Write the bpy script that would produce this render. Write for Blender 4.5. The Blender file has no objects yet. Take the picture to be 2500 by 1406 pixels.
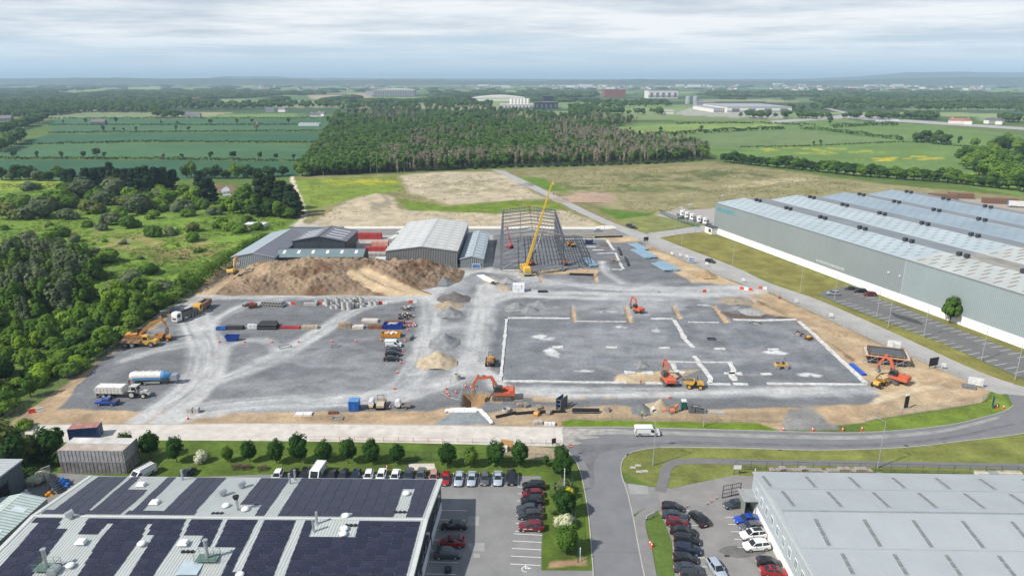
import bpy, bmesh, math, random
import numpy as np
from mathutils import Vector, Matrix
from mathutils.geometry import tessellate_polygon
random.seed(7)
RNG = np.random.default_rng(11)
S = bpy.context.scene
COL = S.collection
R = math.radians

# ------------------------------------------------------------------ camera
CAM_H = 76.0
FPX = 1667.0                      # focal length in photograph pixels (2500 wide)
PITCH = math.atan((703 - 192) / FPX)
cam = bpy.data.cameras.new('camera'); cam.lens = 24.0; cam.sensor_width = 36.0
cam.clip_start = 1.0; cam.clip_end = 90000.0
cam_o = bpy.data.objects.new('camera', cam); COL.objects.link(cam_o)
cam_o.location = (0, 0, CAM_H); cam_o.rotation_euler = (math.pi / 2 - PITCH, 0, 0)
S.camera = cam_o

# ------------------------------------------------------------------ sun and sky
SUN_AZ = R(28.5); SUN_EL = R(44)            # shadows fall towards +X and a little +Y
sd = Vector((-math.cos(SUN_AZ) * math.cos(SUN_EL), -math.sin(SUN_AZ) * math.cos(SUN_EL), math.sin(SUN_EL)))
sun = bpy.data.lights.new('sun', 'SUN'); sun.energy = 5.0; sun.angle = R(0.5); sun.color = (1.0, 0.955, 0.88)
sun_o = bpy.data.objects.new('sun', sun); COL.objects.link(sun_o)
sun_o.location = (-60, -40, 120); sun_o.rotation_euler = (-sd).to_track_quat('-Z', 'Y').to_euler()

W = bpy.data.worlds.new('World'); S.world = W; W.use_nodes = True
nt = W.node_tree; nt.nodes.clear()
def wn(t, **k):
    n = nt.nodes.new(t)
    for a, b in k.items(): setattr(n, a, b)
    return n
sky = wn('ShaderNodeTexSky', sky_type='NISHITA', sun_disc=False, sun_elevation=SUN_EL,
         sun_rotation=math.atan2(sd.x, sd.y), altitude=80, air_density=1.0, dust_density=0.6, ozone_density=1.6)
tc = wn('ShaderNodeTexCoord'); sep = wn('ShaderNodeSeparateXYZ'); nt.links.new(tc.outputs['Generated'], sep.inputs[0])
def wm(op, a, b=None, clamp=False):
    n = wn('ShaderNodeMath', operation=op); n.use_clamp = clamp
    for i, q in enumerate((a, b)):
        if q is None: continue
        if isinstance(q, (int, float)): n.inputs[i].default_value = q
        else: nt.links.new(q, n.inputs[i])
    return n.outputs[0]
zc = wm('ADD', wm('MAXIMUM', sep.outputs[2], 0.0), 0.04)
comb = wn('ShaderNodeCombineXYZ')
nt.links.new(wm('DIVIDE', sep.outputs[0], zc), comb.inputs[0]); nt.links.new(wm('DIVIDE', sep.outputs[1], zc), comb.inputs[1])
def wnoise(scale, detail, off, rough=0.55):
    mp = wn('ShaderNodeMapping'); mp.inputs['Location'].default_value = off; mp.inputs['Scale'].default_value = (0.8, 1.0, 1.0)
    nt.links.new(comb.outputs[0], mp.inputs[0])
    n = wn('ShaderNodeTexNoise'); n.inputs['Scale'].default_value = scale; n.inputs['Detail'].default_value = detail
    n.inputs['Roughness'].default_value = rough; nt.links.new(mp.outputs[0], n.inputs['Vector']); return n.outputs['Fac']
def wramp(fac, stops):
    r = wn('ShaderNodeValToRGB'); e = r.color_ramp.elements
    while len(e) < len(stops): e.new(0.5)
    for el, (p, c) in zip(e, stops): el.position = p; el.color = (*c, 1)
    nt.links.new(fac, r.inputs[0]); return r.outputs[0]
def wmix(f, a, b):
    m = wn('ShaderNodeMix', data_type='RGBA'); nt.links.new(f, m.inputs[0]); nt.links.new(a, m.inputs[6]); nt.links.new(b, m.inputs[7]); return m.outputs[2]
cl1 = wnoise(0.30, 6.0, (3.1, 1.7, 0), 0.6); cl2 = wnoise(0.62, 6.0, (9.3, 4.4, 2.0), 0.62); cl3 = wnoise(0.12, 2.0, (1.0, 6.6, 5))
cover = wramp(wm('ADD', wm('MULTIPLY', cl1, 0.65), wm('MULTIPLY', cl3, 0.45)), [(0.37, (0, 0, 0)), (0.56, (1, 1, 1))])
shade = wramp(wm('ADD', wm('MULTIPLY', cl2, 0.6), wm('MULTIPLY', cl1, 0.4)), [(0.40, (5.4, 6.0, 6.6)), (0.56, (9.4, 9.4, 9.4))])
elev = wramp(sep.outputs[2], [(0.010, (0, 0, 0)), (0.055, (1, 1, 1)), (0.28, (.55, .55, .55)), (0.6, (.3, .3, .3))])
veil = wramp(sep.outputs[2], [(0.0, (5.4, 7.2, 8.8)), (0.05, (5.3, 6.8, 8.1)), (0.11, (5.6, 6.6, 7.5)), (0.32, (2.2, 3.1, 4.6)), (1.0, (1.2, 1.9, 3.4))])
skymix = wn('ShaderNodeMix', data_type='RGBA'); skymix.inputs[0].default_value = 0.85
nt.links.new(sky.outputs[0], skymix.inputs[6]); nt.links.new(veil, skymix.inputs[7])
cf = wm('MULTIPLY', wm('MULTIPLY', cover, elev), 0.85)
bg = wn('ShaderNodeBackground'); bg.inputs[1].default_value = 0.1
nt.links.new(wmix(cf, skymix.outputs[2], shade), bg.inputs[0])
wo = wn('ShaderNodeOutputWorld'); nt.links.new(bg.outputs[0], wo.inputs[0])
vs = S.view_settings; vs.view_transform = 'Standard'; vs.look = 'None'; vs.exposure = 0.15; vs.gamma = 1.0; vs.use_curve_mapping = False
S.display_settings.display_device = 'sRGB'
S.cycles.volume_bounces = 0; S.cycles.max_bounces = 5; S.cycles.diffuse_bounces = 2; S.cycles.glossy_bounces = 2
S.cycles.transparent_max_bounces = 6; S.cycles.transmission_bounces = 2; S.cycles.use_denoising = True
S.cycles.use_adaptive_sampling = True; S.cycles.adaptive_threshold = 0.015
W.cycles.sampling_method = 'MANUAL'; W.cycles.sample_map_resolution = 512
S.cycles.caustics_reflective = False; S.cycles.caustics_refractive = False

# ------------------------------------------------------------------ pixel of the photograph -> point of the place
_c, _s = math.cos(PITCH), math.sin(PITCH)
def G(u, v, z=0.0):
    x = (u - 1250) / FPX; y = -(v - 703) / FPX
    t = (z - CAM_H) / (-_s + y * _c)
    return Vector((x * t, (_c + y * _s) * t, z))
def GA(pts, z=0.0): return np.array([G(u, v, z)[:2] for u, v in pts])
def dirz(a, b):
    A, B = G(*a), G(*b); return math.atan2(B.y - A.y, B.x - A.x)

# ------------------------------------------------------------------ noise for painting and heightfields
def _h(ix, iy, seed):
    n = (ix.astype(np.int64) * 374761393 + iy.astype(np.int64) * 668265263 + seed * 1442695041) & 0x7fffffff
    n = ((n ^ (n >> 13)) * 1274126177) & 0x7fffffff
    return ((n ^ (n >> 16)) & 0xffff) / 65535.0
def vn(x, y, sc, seed=0):
    x = np.asarray(x, float) / sc; y = np.asarray(y, float) / sc
    ix, iy = np.floor(x), np.floor(y); fx, fy = x - ix, y - iy
    fx = fx * fx * (3 - 2 * fx); fy = fy * fy * (3 - 2 * fy)
    a = _h(ix, iy, seed); b = _h(ix + 1, iy, seed); c = _h(ix, iy + 1, seed); d = _h(ix + 1, iy + 1, seed)
    return (a * (1 - fx) + b * fx) * (1 - fy) + (c * (1 - fx) + d * fx) * fy
def fbm(x, y, sc, seed=0, o=4):
    t = 0; a = 1; s = 0
    for i in range(o):
        t = t + a * vn(x, y, sc / 2 ** i, seed + i * 17); s += a; a *= 0.55
    return t / s
def sstep(a, b, x):
    t = np.clip((x - a) / (b - a + 1e-9), 0, 1); return t * t * (3 - 2 * t)
def seg_dist(px, py, pts, closed):
    pts = np.asarray(pts); n = len(pts); best = np.full(px.shape, 1e18); along = np.zeros(px.shape); side = np.zeros(px.shape); acc = 0.0
    for i in range(n if closed else n - 1):
        ax, ay = pts[i]; bx, by = pts[(i + 1) % n]; dx, dy = bx - ax, by - ay; L2 = dx * dx + dy * dy + 1e-12; L = math.sqrt(L2)
        t = np.clip(((px - ax) * dx + (py - ay) * dy) / L2, 0, 1)
        d2 = (px - ax - t * dx) ** 2 + (py - ay - t * dy) ** 2
        m = d2 < best; best = np.where(m, d2, best); along = np.where(m, acc + t * L, along)
        side = np.where(m, np.sign((px - ax) * dy - (py - ay) * dx), side); acc += L
    return np.sqrt(best), along, side
def inside(px, py, poly):
    r = np.zeros(px.shape, bool); n = len(poly)
    for i in range(n):
        ax, ay = poly[i]; bx, by = poly[(i + 1) % n]
        if ay == by: continue
        r ^= ((ay > py) != (by > py)) & (px < (bx - ax) * (py - ay) / (by - ay) + ax)
    return r
def smooth_line(pts, k=6):
    """Catmull-Rom through 2D points"""
    P = [np.array(p, float) for p in pts]; P = [2 * P[0] - P[1]] + P + [2 * P[-1] - P[-2]]; out = []
    for i in range(1, len(P) - 2):
        for j in range(k):
            t = j / k; a, b, c, d = P[i - 1], P[i], P[i + 1], P[i + 2]
            out.append(0.5 * (2 * b + (c - a) * t + (2 * a - 5 * b + 4 * c - d) * t * t + (3 * b - a - 3 * c + d) * t ** 3))
    out.append(P[-2]); return np.array(out)

# ------------------------------------------------------------------ materials
MATS = {}
def mat(name, col, rough=0.7, metal=0.0, var=0.12, sc=0.6, bump=0.0, bsc=8.0, spec=0.35, wave=None, coat=0.0, dirt=None):
    """principled with a patchy colour; var = strength of patches, sc = 1/size of patches, wave = (axis, pitch m, strength) for profiled sheet"""
    if name in MATS: return MATS[name]
    m = bpy.data.materials.new(name); m.use_nodes = True; t = m.node_tree; p = t.nodes['Principled BSDF']; L = t.links.new
    p.inputs['Roughness'].default_value = rough; p.inputs['Metallic'].default_value = metal
    p.inputs['Specular IOR Level'].default_value = spec; p.inputs['Coat Weight'].default_value = coat; p.inputs['Coat Roughness'].default_value = 0.06
    g = t.nodes.new('ShaderNodeTexCoord')
    if var > 0:
        n = t.nodes.new('ShaderNodeTexNoise'); n.inputs['Scale'].default_value = sc; n.inputs['Detail'].default_value = 6; n.inputs['Roughness'].default_value = 0.65
        L(g.outputs['Object'], n.inputs['Vector'])
        r = t.nodes.new('ShaderNodeValToRGB'); e = r.color_ramp.elements
        d = dirt if dirt else tuple(c * (1 - 1.6 * var) for c in col)
        e[0].position = 0.3; e[0].color = (*d, 1); e[1].position = 0.66; e[1].color = (*[min(1, c * (1 + var * 0.5)) for c in col], 1)
        L(n.outputs['Fac'], r.inputs[0]); L(r.outputs[0], p.inputs['Base Color'])
    else: p.inputs['Base Color'].default_value = (*col, 1)
    nrm = None
    if wave:
        ax, pitch, st = wave
        sp = t.nodes.new('ShaderNodeSeparateXYZ'); L(g.outputs['Object'], sp.inputs[0])
        mm = t.nodes.new('ShaderNodeMath'); mm.operation = 'MULTIPLY'; mm.inputs[1].default_value = 2 * math.pi / pitch; L(sp.outputs['XYZ'.index(ax)], mm.inputs[0])
        s2 = t.nodes.new('ShaderNodeMath'); s2.operation = 'SINE'; L(mm.outputs[0], s2.inputs[0])
        b = t.nodes.new('ShaderNodeBump'); b.inputs['Strength'].default_value = st; b.inputs['Distance'].default_value = pitch * 0.25
        L(s2.outputs[0], b.inputs['Height']); nrm = b
    if bump > 0:
        n2 = t.nodes.new('ShaderNodeTexNoise'); n2.inputs['Scale'].default_value = bsc; n2.inputs['Detail'].default_value = 4
        L(g.outputs['Object'], n2.inputs['Vector'])
        b = t.nodes.new('ShaderNodeBump'); b.inputs['Strength'].default_value = bump; b.inputs['Distance'].default_value = 0.15
        L(n2.outputs['Fac'], b.inputs['Height'])
        if nrm: L(nrm.outputs[0], b.inputs['Normal'])
        nrm = b
    if nrm: L(nrm.outputs[0], p.inputs['Normal'])
    MATS[name] = m; return m
def glass(name, col=(0.02, 0.025, 0.03), rough=0.06):
    return mat(name, col, rough, 0.0, 0.0, spec=0.6)
def leafmat(name, col, col2, trans=0.3):
    """foliage: colour drifts per plant and per leaf clump; thin leaves let some light through"""
    if name in MATS: return MATS[name]
    m = bpy.data.materials.new(name); m.use_nodes = True; t = m.node_tree; t.nodes.clear(); L = t.links.new
    oi = t.nodes.new('ShaderNodeObjectInfo'); ge = t.nodes.new('ShaderNodeNewGeometry')
    ma = t.nodes.new('ShaderNodeMath'); ma.operation = 'MULTIPLY_ADD'; ma.inputs[1].default_value = 0.6
    mb = t.nodes.new('ShaderNodeMath'); mb.operation = 'MULTIPLY'; mb.inputs[1].default_value = 0.4
    L(oi.outputs['Random'], ma.inputs[0]); L(ge.outputs['Random Per Island'], mb.inputs[0]); L(mb.outputs[0], ma.inputs[2])
    r = t.nodes.new('ShaderNodeValToRGB'); r.color_ramp.elements[0].color = (*col, 1); r.color_ramp.elements[1].color = (*col2, 1)
    r.color_ramp.elements[0].position = 0.15; r.color_ramp.elements[1].position = 0.9
    L(ma.outputs[0], r.inputs[0])
    d = t.nodes.new('ShaderNodeBsdfDiffuse'); tr = t.nodes.new('ShaderNodeBsdfTranslucent'); mx = t.nodes.new('ShaderNodeMixShader'); mx.inputs[0].default_value = trans
    L(r.outputs[0], d.inputs[0]); L(r.outputs[0], tr.inputs[0]); L(d.outputs[0], mx.inputs[1]); L(tr.outputs[0], mx.inputs[2])
    o = t.nodes.new('ShaderNodeOutputMaterial'); L(mx.outputs[0], o.inputs[0]); MATS[name] = m; return m

# ------------------------------------------------------------------ mesh builder
class MB:
    def __init__(s): s.v = []; s.f = []; s.mi = []; s.m = Matrix(); s.cur = 0
    def at(s, loc=(0, 0, 0), rz=0.0, rx=0.0, ry=0.0):
        s.m = Matrix.Translation(loc) @ Matrix.Rotation(rz, 4, 'Z') @ Matrix.Rotation(ry, 4, 'Y') @ Matrix.Rotation(rx, 4, 'X'); return s
    def add(s, vs, fs):
        b = len(s.v); s.v += [tuple(s.m @ Vector(p)) for p in vs]; s.f += [tuple(i + b for i in q) for q in fs]; s.mi += [s.cur] * len(fs); return s
    def box(s, x0, x1, y0, y1, z0, z1, top=(0, 0)):
        a, b = top    # inset of the upper face in x and y
        return s.add([(x0, y0, z0), (x1, y0, z0), (x1, y1, z0), (x0, y1, z0), (x0 + a, y0 + b, z1), (x1 - a, y0 + b, z1), (x1 - a, y1 - b, z1), (x0 + a, y1 - b, z1)],
                     [(3, 2, 1, 0), (4, 5, 6, 7), (0, 1, 5, 4), (1, 2, 6, 5), (2, 3, 7, 6), (3, 0, 4, 7)])
    def cbox(s, c, d, top=(0, 0)):
        return s.box(c[0] - d[0] / 2, c[0] + d[0] / 2, c[1] - d[1] / 2, c[1] + d[1] / 2, c[2], c[2] + d[2], top)
    def cyl(s, p0, p1, r0, r1=None, n=10, caps=True):
        r1 = r0 if r1 is None else r1; p0 = Vector(p0); p1 = Vector(p1); d = (p1 - p0); q = d.to_track_quat('Z', 'Y') if d.length > 1e-9 else Matrix().to_quaternion()
        vs = []
        for p, r in ((p0, r0), (p1, r1)):
            vs += [tuple(p + q @ Vector((r * math.cos(2 * math.pi * i / n), r * math.sin(2 * math.pi * i / n), 0))) for i in range(n)]
        fs = [(i, (i + 1) % n, n + (i + 1) % n, n + i) for i in range(n)]
        if caps: fs += [tuple(range(n - 1, -1, -1)), tuple(range(n, 2 * n))]
        return s.add(vs, fs)
    def ring(s, p0, p1, r, t, n=14):
        """hollow pipe"""
        p0 = Vector(p0); p1 = Vector(p1); q = (p1 - p0).to_track_quat('Z', 'Y'); vs = []
        for p, rr in ((p0, r), (p1, r), (p1, r - t), (p0, r - t)):
            vs += [tuple(p + q @ Vector((rr * math.cos(2 * math.pi * i / n), rr * math.sin(2 * math.pi * i / n), 0))) for i in range(n)]
        fs = []
        for k in range(4):
            a = k * n; b = ((k + 1) % 4) * n
            fs += [(a + i, a + (i + 1) % n, b + (i + 1) % n, b + i) for i in range(n)]
        return s.add(vs, fs)
    def tube(s, pts, r, n=6):
        for a, b in zip(pts[:-1], pts[1:]): s.cyl(a, b, r, r, n)
        return s
    def prism(s, poly, a, b, axis='y'):
        """polygon (p,q) swept along axis from a to b: axis y -> (p,k,q), x -> (k,p,q), z -> (p,q,k)"""
        f = {'y': lambda p, q, k: (p, k, q), 'x': lambda p, q, k: (k, p, q), 'z': lambda p, q, k: (p, q, k)}[axis]
        n = len(poly); vs = [f(p, q, a) for p, q in poly] + [f(p, q, b) for p, q in poly]
        return s.add(vs, [(i, (i + 1) % n, n + (i + 1) % n, n + i) for i in range(n)] + [tuple(range(n - 1, -1, -1)), tuple(range(n, 2 * n))])
    def beam(s, a, b, w, h):
        """rectangular bar from a to b"""
        a = Vector(a); b = Vector(b); d = b - a; L = d.length
        q = d.to_track_quat('X', 'Z'); o = s.m.copy(); s.m = o @ Matrix.Translation(a) @ q.to_matrix().to_4x4()
        s.box(0, L, -w / 2, w / 2, -h / 2, h / 2); s.m = o; return s
    def mesh(s, name, mats, smooth=False):
        me = bpy.data.meshes.new(name); me.from_pydata(s.v, [], s.f)
        for m in (mats if isinstance(mats, (list, tuple)) else [mats]): me.materials.append(m)
        if any(s.mi): me.polygons.foreach_set('material_index', s.mi)
        bm = bmesh.new(); bm.from_mesh(me); bmesh.ops.recalc_face_normals(bm, faces=bm.faces); bm.to_mesh(me); bm.free()
        if smooth: me.polygons.foreach_set('use_smooth', [True] * len(me.polygons)); me.set_sharp_from_angle(angle=R(38))
        return me
    def build(s, name, mats, parent=None, loc=(0, 0, 0), rz=0.0, smooth=False):
        return obj(name, s.mesh(name, mats, smooth), parent, loc, rz)
def obj(name, me, parent=None, loc=(0, 0, 0), rz=0.0):
    o = bpy.data.objects.new(name, me); COL.objects.link(o); o.parent = parent; o.location = loc
    if rz: o.rotation_euler = (0, 0, rz)
    return o
def tag(o, label=None, cat=None, group=None, kind=None):
    if label: o['label'] = label
    if cat: o['category'] = cat
    if group: o['group'] = group
    if kind: o['kind'] = kind
    return o
def thing(name, label, cat, loc=(0, 0, 0), rz=0.0, group=None):
    return tag(obj(name, None, None, loc, rz), label, cat, group)
def struct(o, label=None): return tag(o, label, None, None, 'structure')
def copy_tree(o, parent=None, loc=None, rz=None, label=None, group=None):
    c = o.copy(); COL.objects.link(c); c.parent = parent
    if loc is not None: c.location = loc
    if rz is not None: c.rotation_euler = (0, 0, rz)
    if label: c['label'] = label
    if group: c['group'] = group
    for ch in CH.get(o, None) or o.children: copy_tree(ch, c)
    return c
CH = {}
def recolour(root, frm, to):
    """give this copy its own paint: same mesh, material slot on the object"""
    for o in [root, *root.children_recursive]:
        if o.type == 'MESH':
            for sl in o.material_slots:
                if sl.material is frm: sl.link = 'OBJECT'; sl.material = to
def flat(name, poly, m, z=0.03, parent=None, kind='structure', thick=0.0):
    """flat sheet from a 2D polygon (metres)"""
    pts = [Vector((p[0], p[1], 0)) for p in poly]; tri = tessellate_polygon([pts])
    me = bpy.data.meshes.new(name)
    vs = [(p.x, p.y, z) for p in pts]; fs = [tuple(t) for t in tri]
    if thick:
        n = len(pts); vs += [(p.x, p.y, z - thick) for p in pts]; fs += [(i, (i + 1) % n, n + (i + 1) % n, n + i) for i in range(n)]
    me.from_pydata(vs, [], fs); me.materials.append(m)
    bm = bmesh.new(); bm.from_mesh(me); bmesh.ops.recalc_face_normals(bm, faces=bm.faces); 
    for f in bm.faces:
        if abs(f.normal.z) > 0.5 and f.normal.z < 0 and f.calc_center_median().z > z - 1e-4: f.normal_flip()
    bm.to_mesh(me); bm.free()
    o = obj(name, me, parent)
    if kind and parent is None: o['kind'] = kind
    return o
def strip(name, line, w, h, m, z=0.0, parent=None, off=0.0):
    """kerb-like bar swept along a 2D line"""
    L = np.asarray(line); d = np.gradient(L, axis=0); d /= np.linalg.norm(d, axis=1)[:, None] + 1e-9; nn = np.stack([-d[:, 1], d[:, 0]], 1)
    a = L + nn * (off - w / 2); b = L + nn * (off + w / 2); n = len(L); vs = []; fs = []
    for p, q in zip(a, b): vs += [(p[0], p[1], z), (p[0], p[1], z + h), (q[0], q[1], z + h), (q[0], q[1], z)]
    for i in range(n - 1):
        k = 4 * i
        for j in range(3): fs.append((k + j, k + j + 1, k + 5 + j, k + 4 + j))
    fs += [(0, 1, 2, 3), (4 * n - 1, 4 * n - 2, 4 * n - 3, 4 * n - 4)]
    me = bpy.data.meshes.new(name); me.from_pydata(vs, [], fs); me.materials.append(m)
    bm = bmesh.new(); bm.from_mesh(me); bmesh.ops.recalc_face_normals(bm, faces=bm.faces); bm.to_mesh(me); bm.free()
    o = obj(name, me, parent)
    if parent is None: o['kind'] = 'structure'
    return o
# ================================================================== GROUND: one sheet to the horizon, painted by what covers it
ys = [-400., -100., 0., 40., 66., 78.]
while ys[-1] < 42000: ys.append(ys[-1] + max(0.42, ys[-1] ** 2 / (FPX * CAM_H) * 2.6))
ys = np.minimum(np.array(ys), 42500.); NC = 640
GX = np.linspace(-1, 1, NC)[None, :] * np.maximum(0.80 * ys + 34, 120)[:, None]; GY = np.repeat(ys[:, None], NC, 1)
X = GX.ravel(); Y = GY.ravel(); Z = np.zeros_like(X)
C = np.zeros((len(X), 3))
big = fbm(X, Y, 260, 5, 4); med = fbm(X, Y, 22, 9, 4); fine = vn(X, Y, 2.2, 3)
C[:] = np.array([.095, .145, .032]) * (0.7 + 0.6 * med)[:, None]
far = sstep(900, 1700, Y)
wx_ = X + 120 * (vn(X, Y, 500, 71) - .5); wy_ = Y * 1.0 + .25 * X + 120 * (vn(X, Y, 430, 72) - .5); hsh = _h(np.floor(wx_ / 330), np.floor(wy_ / 290), 73)      # patchwork of distant fields
pal = np.array([[.05, .085, .032], [.09, .15, .05], [.15, .22, .08], [.055, .10, .045], [.20, .25, .11], [.05, .08, .03], [.11, .17, .06], [.26, .25, .14]])[(hsh * 7.999).astype(int)]
C = C * (1 - far[:, None]) + far[:, None] * pal * (0.8 + 0.4 * big)[:, None]
FIELDS = []
def paint(poly, col, edge=1.2, soft=0.8, a=1.0, esc=4.0, var=0.18, vsc=5.0, seed=1, px=True, streak=None, lo=None):
    """poly in photograph pixels on the ground; edge = how far the border wanders (m); var = patchiness"""
    global C
    pg = GA(poly) if px else np.asarray(poly)
    if 21 <= seed <= 58: FIELDS.append(np.array(poly, float))
    mg = edge + soft + 1
    m = np.where((X > pg[:, 0].min() - mg) & (X < pg[:, 0].max() + mg) & (Y > pg[:, 1].min() - mg) & (Y < pg[:, 1].max() + mg))[0]
    if not len(m): return
    x, y = X[m], Y[m]; d, _, _ = seg_dist(x, y, pg, True); d = np.where(inside(x, y, pg), -d, d)
    if edge: d = d + (fbm(x, y, esc, seed, 3) - 0.5) * 2 * edge
    w = a * (1 - sstep(-soft, soft, d)) if soft else a * (d < 0)
    if lo is not None: w = w * sstep(lo[0], lo[1], fbm(x, y, lo[2], seed + 40, 4))
    v = 1 + var * 2 * (fbm(x, y, vsc, seed + 7, 4) - 0.5) * 1.6
    if streak:
        ang, ln, wd, st = streak; ca, sa = math.cos(ang), math.sin(ang)
        v = v * (1 + st * 2 * (fbm((x * ca + y * sa) * wd / ln, -x * sa + y * ca, wd, seed + 3, 3) - 0.5))
    C[m] = C[m] * (1 - w[:, None]) + w[:, None] * np.array(col) * v[:, None]
def track(line, width, col, a=0.9, soft=1.2, seed=2, rut=0.5, px=True):
    """driven-in lane of lighter stone: ruts run along it"""
    global C
    pg = smooth_line(GA(line) if px else line, 6); mg = width + 3
    m = np.where((X > pg[:, 0].min() - mg) & (X < pg[:, 0].max() + mg) & (Y > pg[:, 1].min() - mg) & (Y < pg[:, 1].max() + mg))[0]
    if not len(m): return
    x, y = X[m], Y[m]; d, al, sdn = seg_dist(x, y, pg, False)
    dd = d + (fbm(x, y, 5, seed, 3) - 0.5) * 2.4
    w = a * (1 - sstep(width / 2 - soft, width / 2 + soft, dd))
    r = fbm(al / 14.0, d * sdn, 1.3, seed + 5, 3); r = .5 + (r - .5) * 1.7
    w = np.clip(w * (1 - rut + rut * 2 * r), 0, 1)
    C[m] = C[m] * (1 - w[:, None]) + w[:, None] * np.array(col) * (0.9 + 0.2 * vn(x, y, 1.3, seed))[:, None]
SOIL = (.37, .27, .17); SAND = (.46, .36, .23); GRAV = (.158, .164, .171); TRK = (.43, .43, .425); PALE = (.60, .56, .50)
WASTE = (.42, .355, .25); LAWN = (.165, .18, .048); GREEN = (.095, .17, .022)
# --- far fields ---------------------------------------------------------------
CROP = (.040, .105, .052)
paint([(-400, 425), (-300, 391), (0, 391), (380, 391), (740, 396), (725, 432), (300, 440), (0, 432)], CROP, 1, 2, var=.12, vsc=60, streak=(R(-3), 60, 2.0, .2), seed=21)
paint([(-60, 386), (380, 385), (740, 391), (775, 352), (640, 351), (384, 349), (40, 355)], (.062, .135, .060), 1, 2, var=.12, vsc=70, streak=(R(-2), 60, 2.6, .2), seed=22)
paint([(45, 350), (384, 344), (640, 346), (778, 346), (790, 323), (640, 324), (120, 328)], (.042, .11, .056), 1, 2, var=.12, vsc=70, streak=(R(-2), 60, 2.6, .2), seed=23)
paint([(130, 323), (640, 319), (792, 318), (806, 308), (640, 307), (118, 308)], (.062, .135, .065), 1, 2, var=.1, vsc=70, seed=24)
paint([(118, 304), (640, 303), (810, 303), (825, 291), (640, 291), (118, 292)], (.048, .12, .06), 1, 2, var=.1, vsc=70, seed=25)
paint([(85, 288), (382, 289), (378, 277), (225, 276)], (.16, .22, .10), 1, 3, var=.1, vsc=90, seed=26)
paint([(450, 288), (640, 287), (730, 289), (720, 277), (560, 280)], (.14, .22, .07), 1, 3, var=.1, vsc=90, seed=27)
for i, pg in enumerate([[(130, 226), (300, 213), (300, 223), (160, 232)], [(300, 213), (400, 212), (400, 222), (310, 224)], [(430, 214), (485, 214), (485, 222), (435, 224)], [(0, 252), (45, 252), (45, 258), (0, 258)],
    [(510, 250), (640, 248), (640, 254), (520, 258)], [(600, 250), (720, 246), (720, 252), (610, 256)], [(710, 250), (840, 248), (850, 252), (720, 256)], [(850, 246), (1010, 244), (1000, 248), (860, 250)],
    [(1360, 250), (1430, 248), (1440, 262), (1370, 266)], [(1400, 262), (1610, 256), (1640, 274), (1560, 280), (1430, 272)], [(2320, 222), (2500, 215), (2500, 222), (2340, 226)],
    [(1980, 274), (2240, 274), (2500, 278), (2500, 290), (2300, 284), (2000, 280)], [(2380, 288), (2500, 288), (2500, 296), (2390, 296)], [(750, 232), (905, 230), (910, 240), (760, 242)], [(1100, 198), (1300, 197), (1250, 203), (1120, 204)]]):
    paint(pg, [(.16, .23, .085), (.20, .27, .10), (.15, .22, .07), (.22, .27, .12)][i % 4] if i != 13 else (.34, .27, .19), 4, 8, var=.12, vsc=120, seed=30 + i)
# right-hand meadows
paint([(1490, 312), (1560, 300), (1800, 300), (2030, 295), (2200, 300), (2500, 330), (2500, 480), (2300, 445), (2100, 432), (1960, 416), (1790, 398), (1740, 385), (1690, 360), (1580, 340)], (.125, .20, .055), 2, 2, var=.18, vsc=35, seed=51, streak=(R(-25), 50, 4, .1))
paint([(1600, 338), (1800, 323), (1910, 318), (2020, 326), (2200, 346), (1800, 359), (1700, 362)], (.135, .19, .075), 1, 2, var=.15, vsc=40, seed=52, streak=(R(-25), 50, 4, .1))
paint([(1490, 312), (1690, 300), (1900, 300), (1900, 314), (1800, 319), (1560, 334)], (.19, .26, .07), 2, 3, var=.2, vsc=30, seed=53)
paint([(1820, 362), (2080, 360), (2200, 372), (2060, 378), (1860, 374)], (.45, .40, .03), 3, 2, a=.55, var=.2, seed=54, lo=(.5, .62, 16))
paint([(2060, 392), (2180, 384), (2260, 380), (2320, 386), (2200, 394)], (.55, .44, .02), 2, 2, a=.8, var=.2, seed=55, lo=(.42, .56, 16))
paint([(2010, 404), (2100, 408), (2120, 425), (2080, 425)], (.5, .42, .03), 2, 2, a=.7, var=.2, seed=56, lo=(.42, .56, 12))
paint([(2290, 420), (2500, 420), (2500, 470), (2440, 465), (2330, 445)], (.17, .25, .05), 2, 2, seed=57)
paint([(1690, 262), (1745, 262), (1930, 282), (1900, 292), (1640, 280)], (.36, .34, .31), 3, 4, a=.8, seed=58)
# --- rough ground beyond the buildings -----------------------------------------
paint([(715, 432), (985, 424), (1210, 413), (1420, 407), (1740, 394), (1960, 422), (2110, 447), (2300, 462), (2500, 480), (2500, 640), (1740, 540), (1600, 572), (1480, 566), (735, 566), (735, 500), (712, 470)], (.215, .195, .09), 3, 2, var=.22, vsc=9, seed=61, esc=12)
paint([(1290, 425), (1740, 400), (1960, 425), (2300, 465), (2000, 500), (1740, 520), (1600, 540), (1450, 500)], (.265, .235, .125), 6, 5, a=.85, var=.2, vsc=9, seed=62, esc=16, lo=(.30, .5, 14))
paint([(1500, 430), (1750, 415), (1900, 430), (1740, 445), (1560, 445)], (.085, .105, .035), 8, 6, a=.8, var=.2, seed=63, lo=(.36, .52, 12))
paint([(1330, 445), (1700, 455), (1720, 470), (1400, 468)], (.10, .13, .035), 5, 5, a=.8, seed=64, lo=(.4, .55, 12))
paint([(1260, 430), (1330, 436), (1390, 470), (1340, 466)], (.10, .18, .022), 3, 3, seed=65)
paint([(1440, 505), (1520, 515), (1600, 520), (1590, 532), (1510, 537)], (.09, .165, .02), 2.5, 2, seed=66)
paint([(1385, 482), (1410, 469), (1490, 472), (1510, 488), (1420, 494)], (.38, .27, .20), 2, 2, seed=67)
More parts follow.
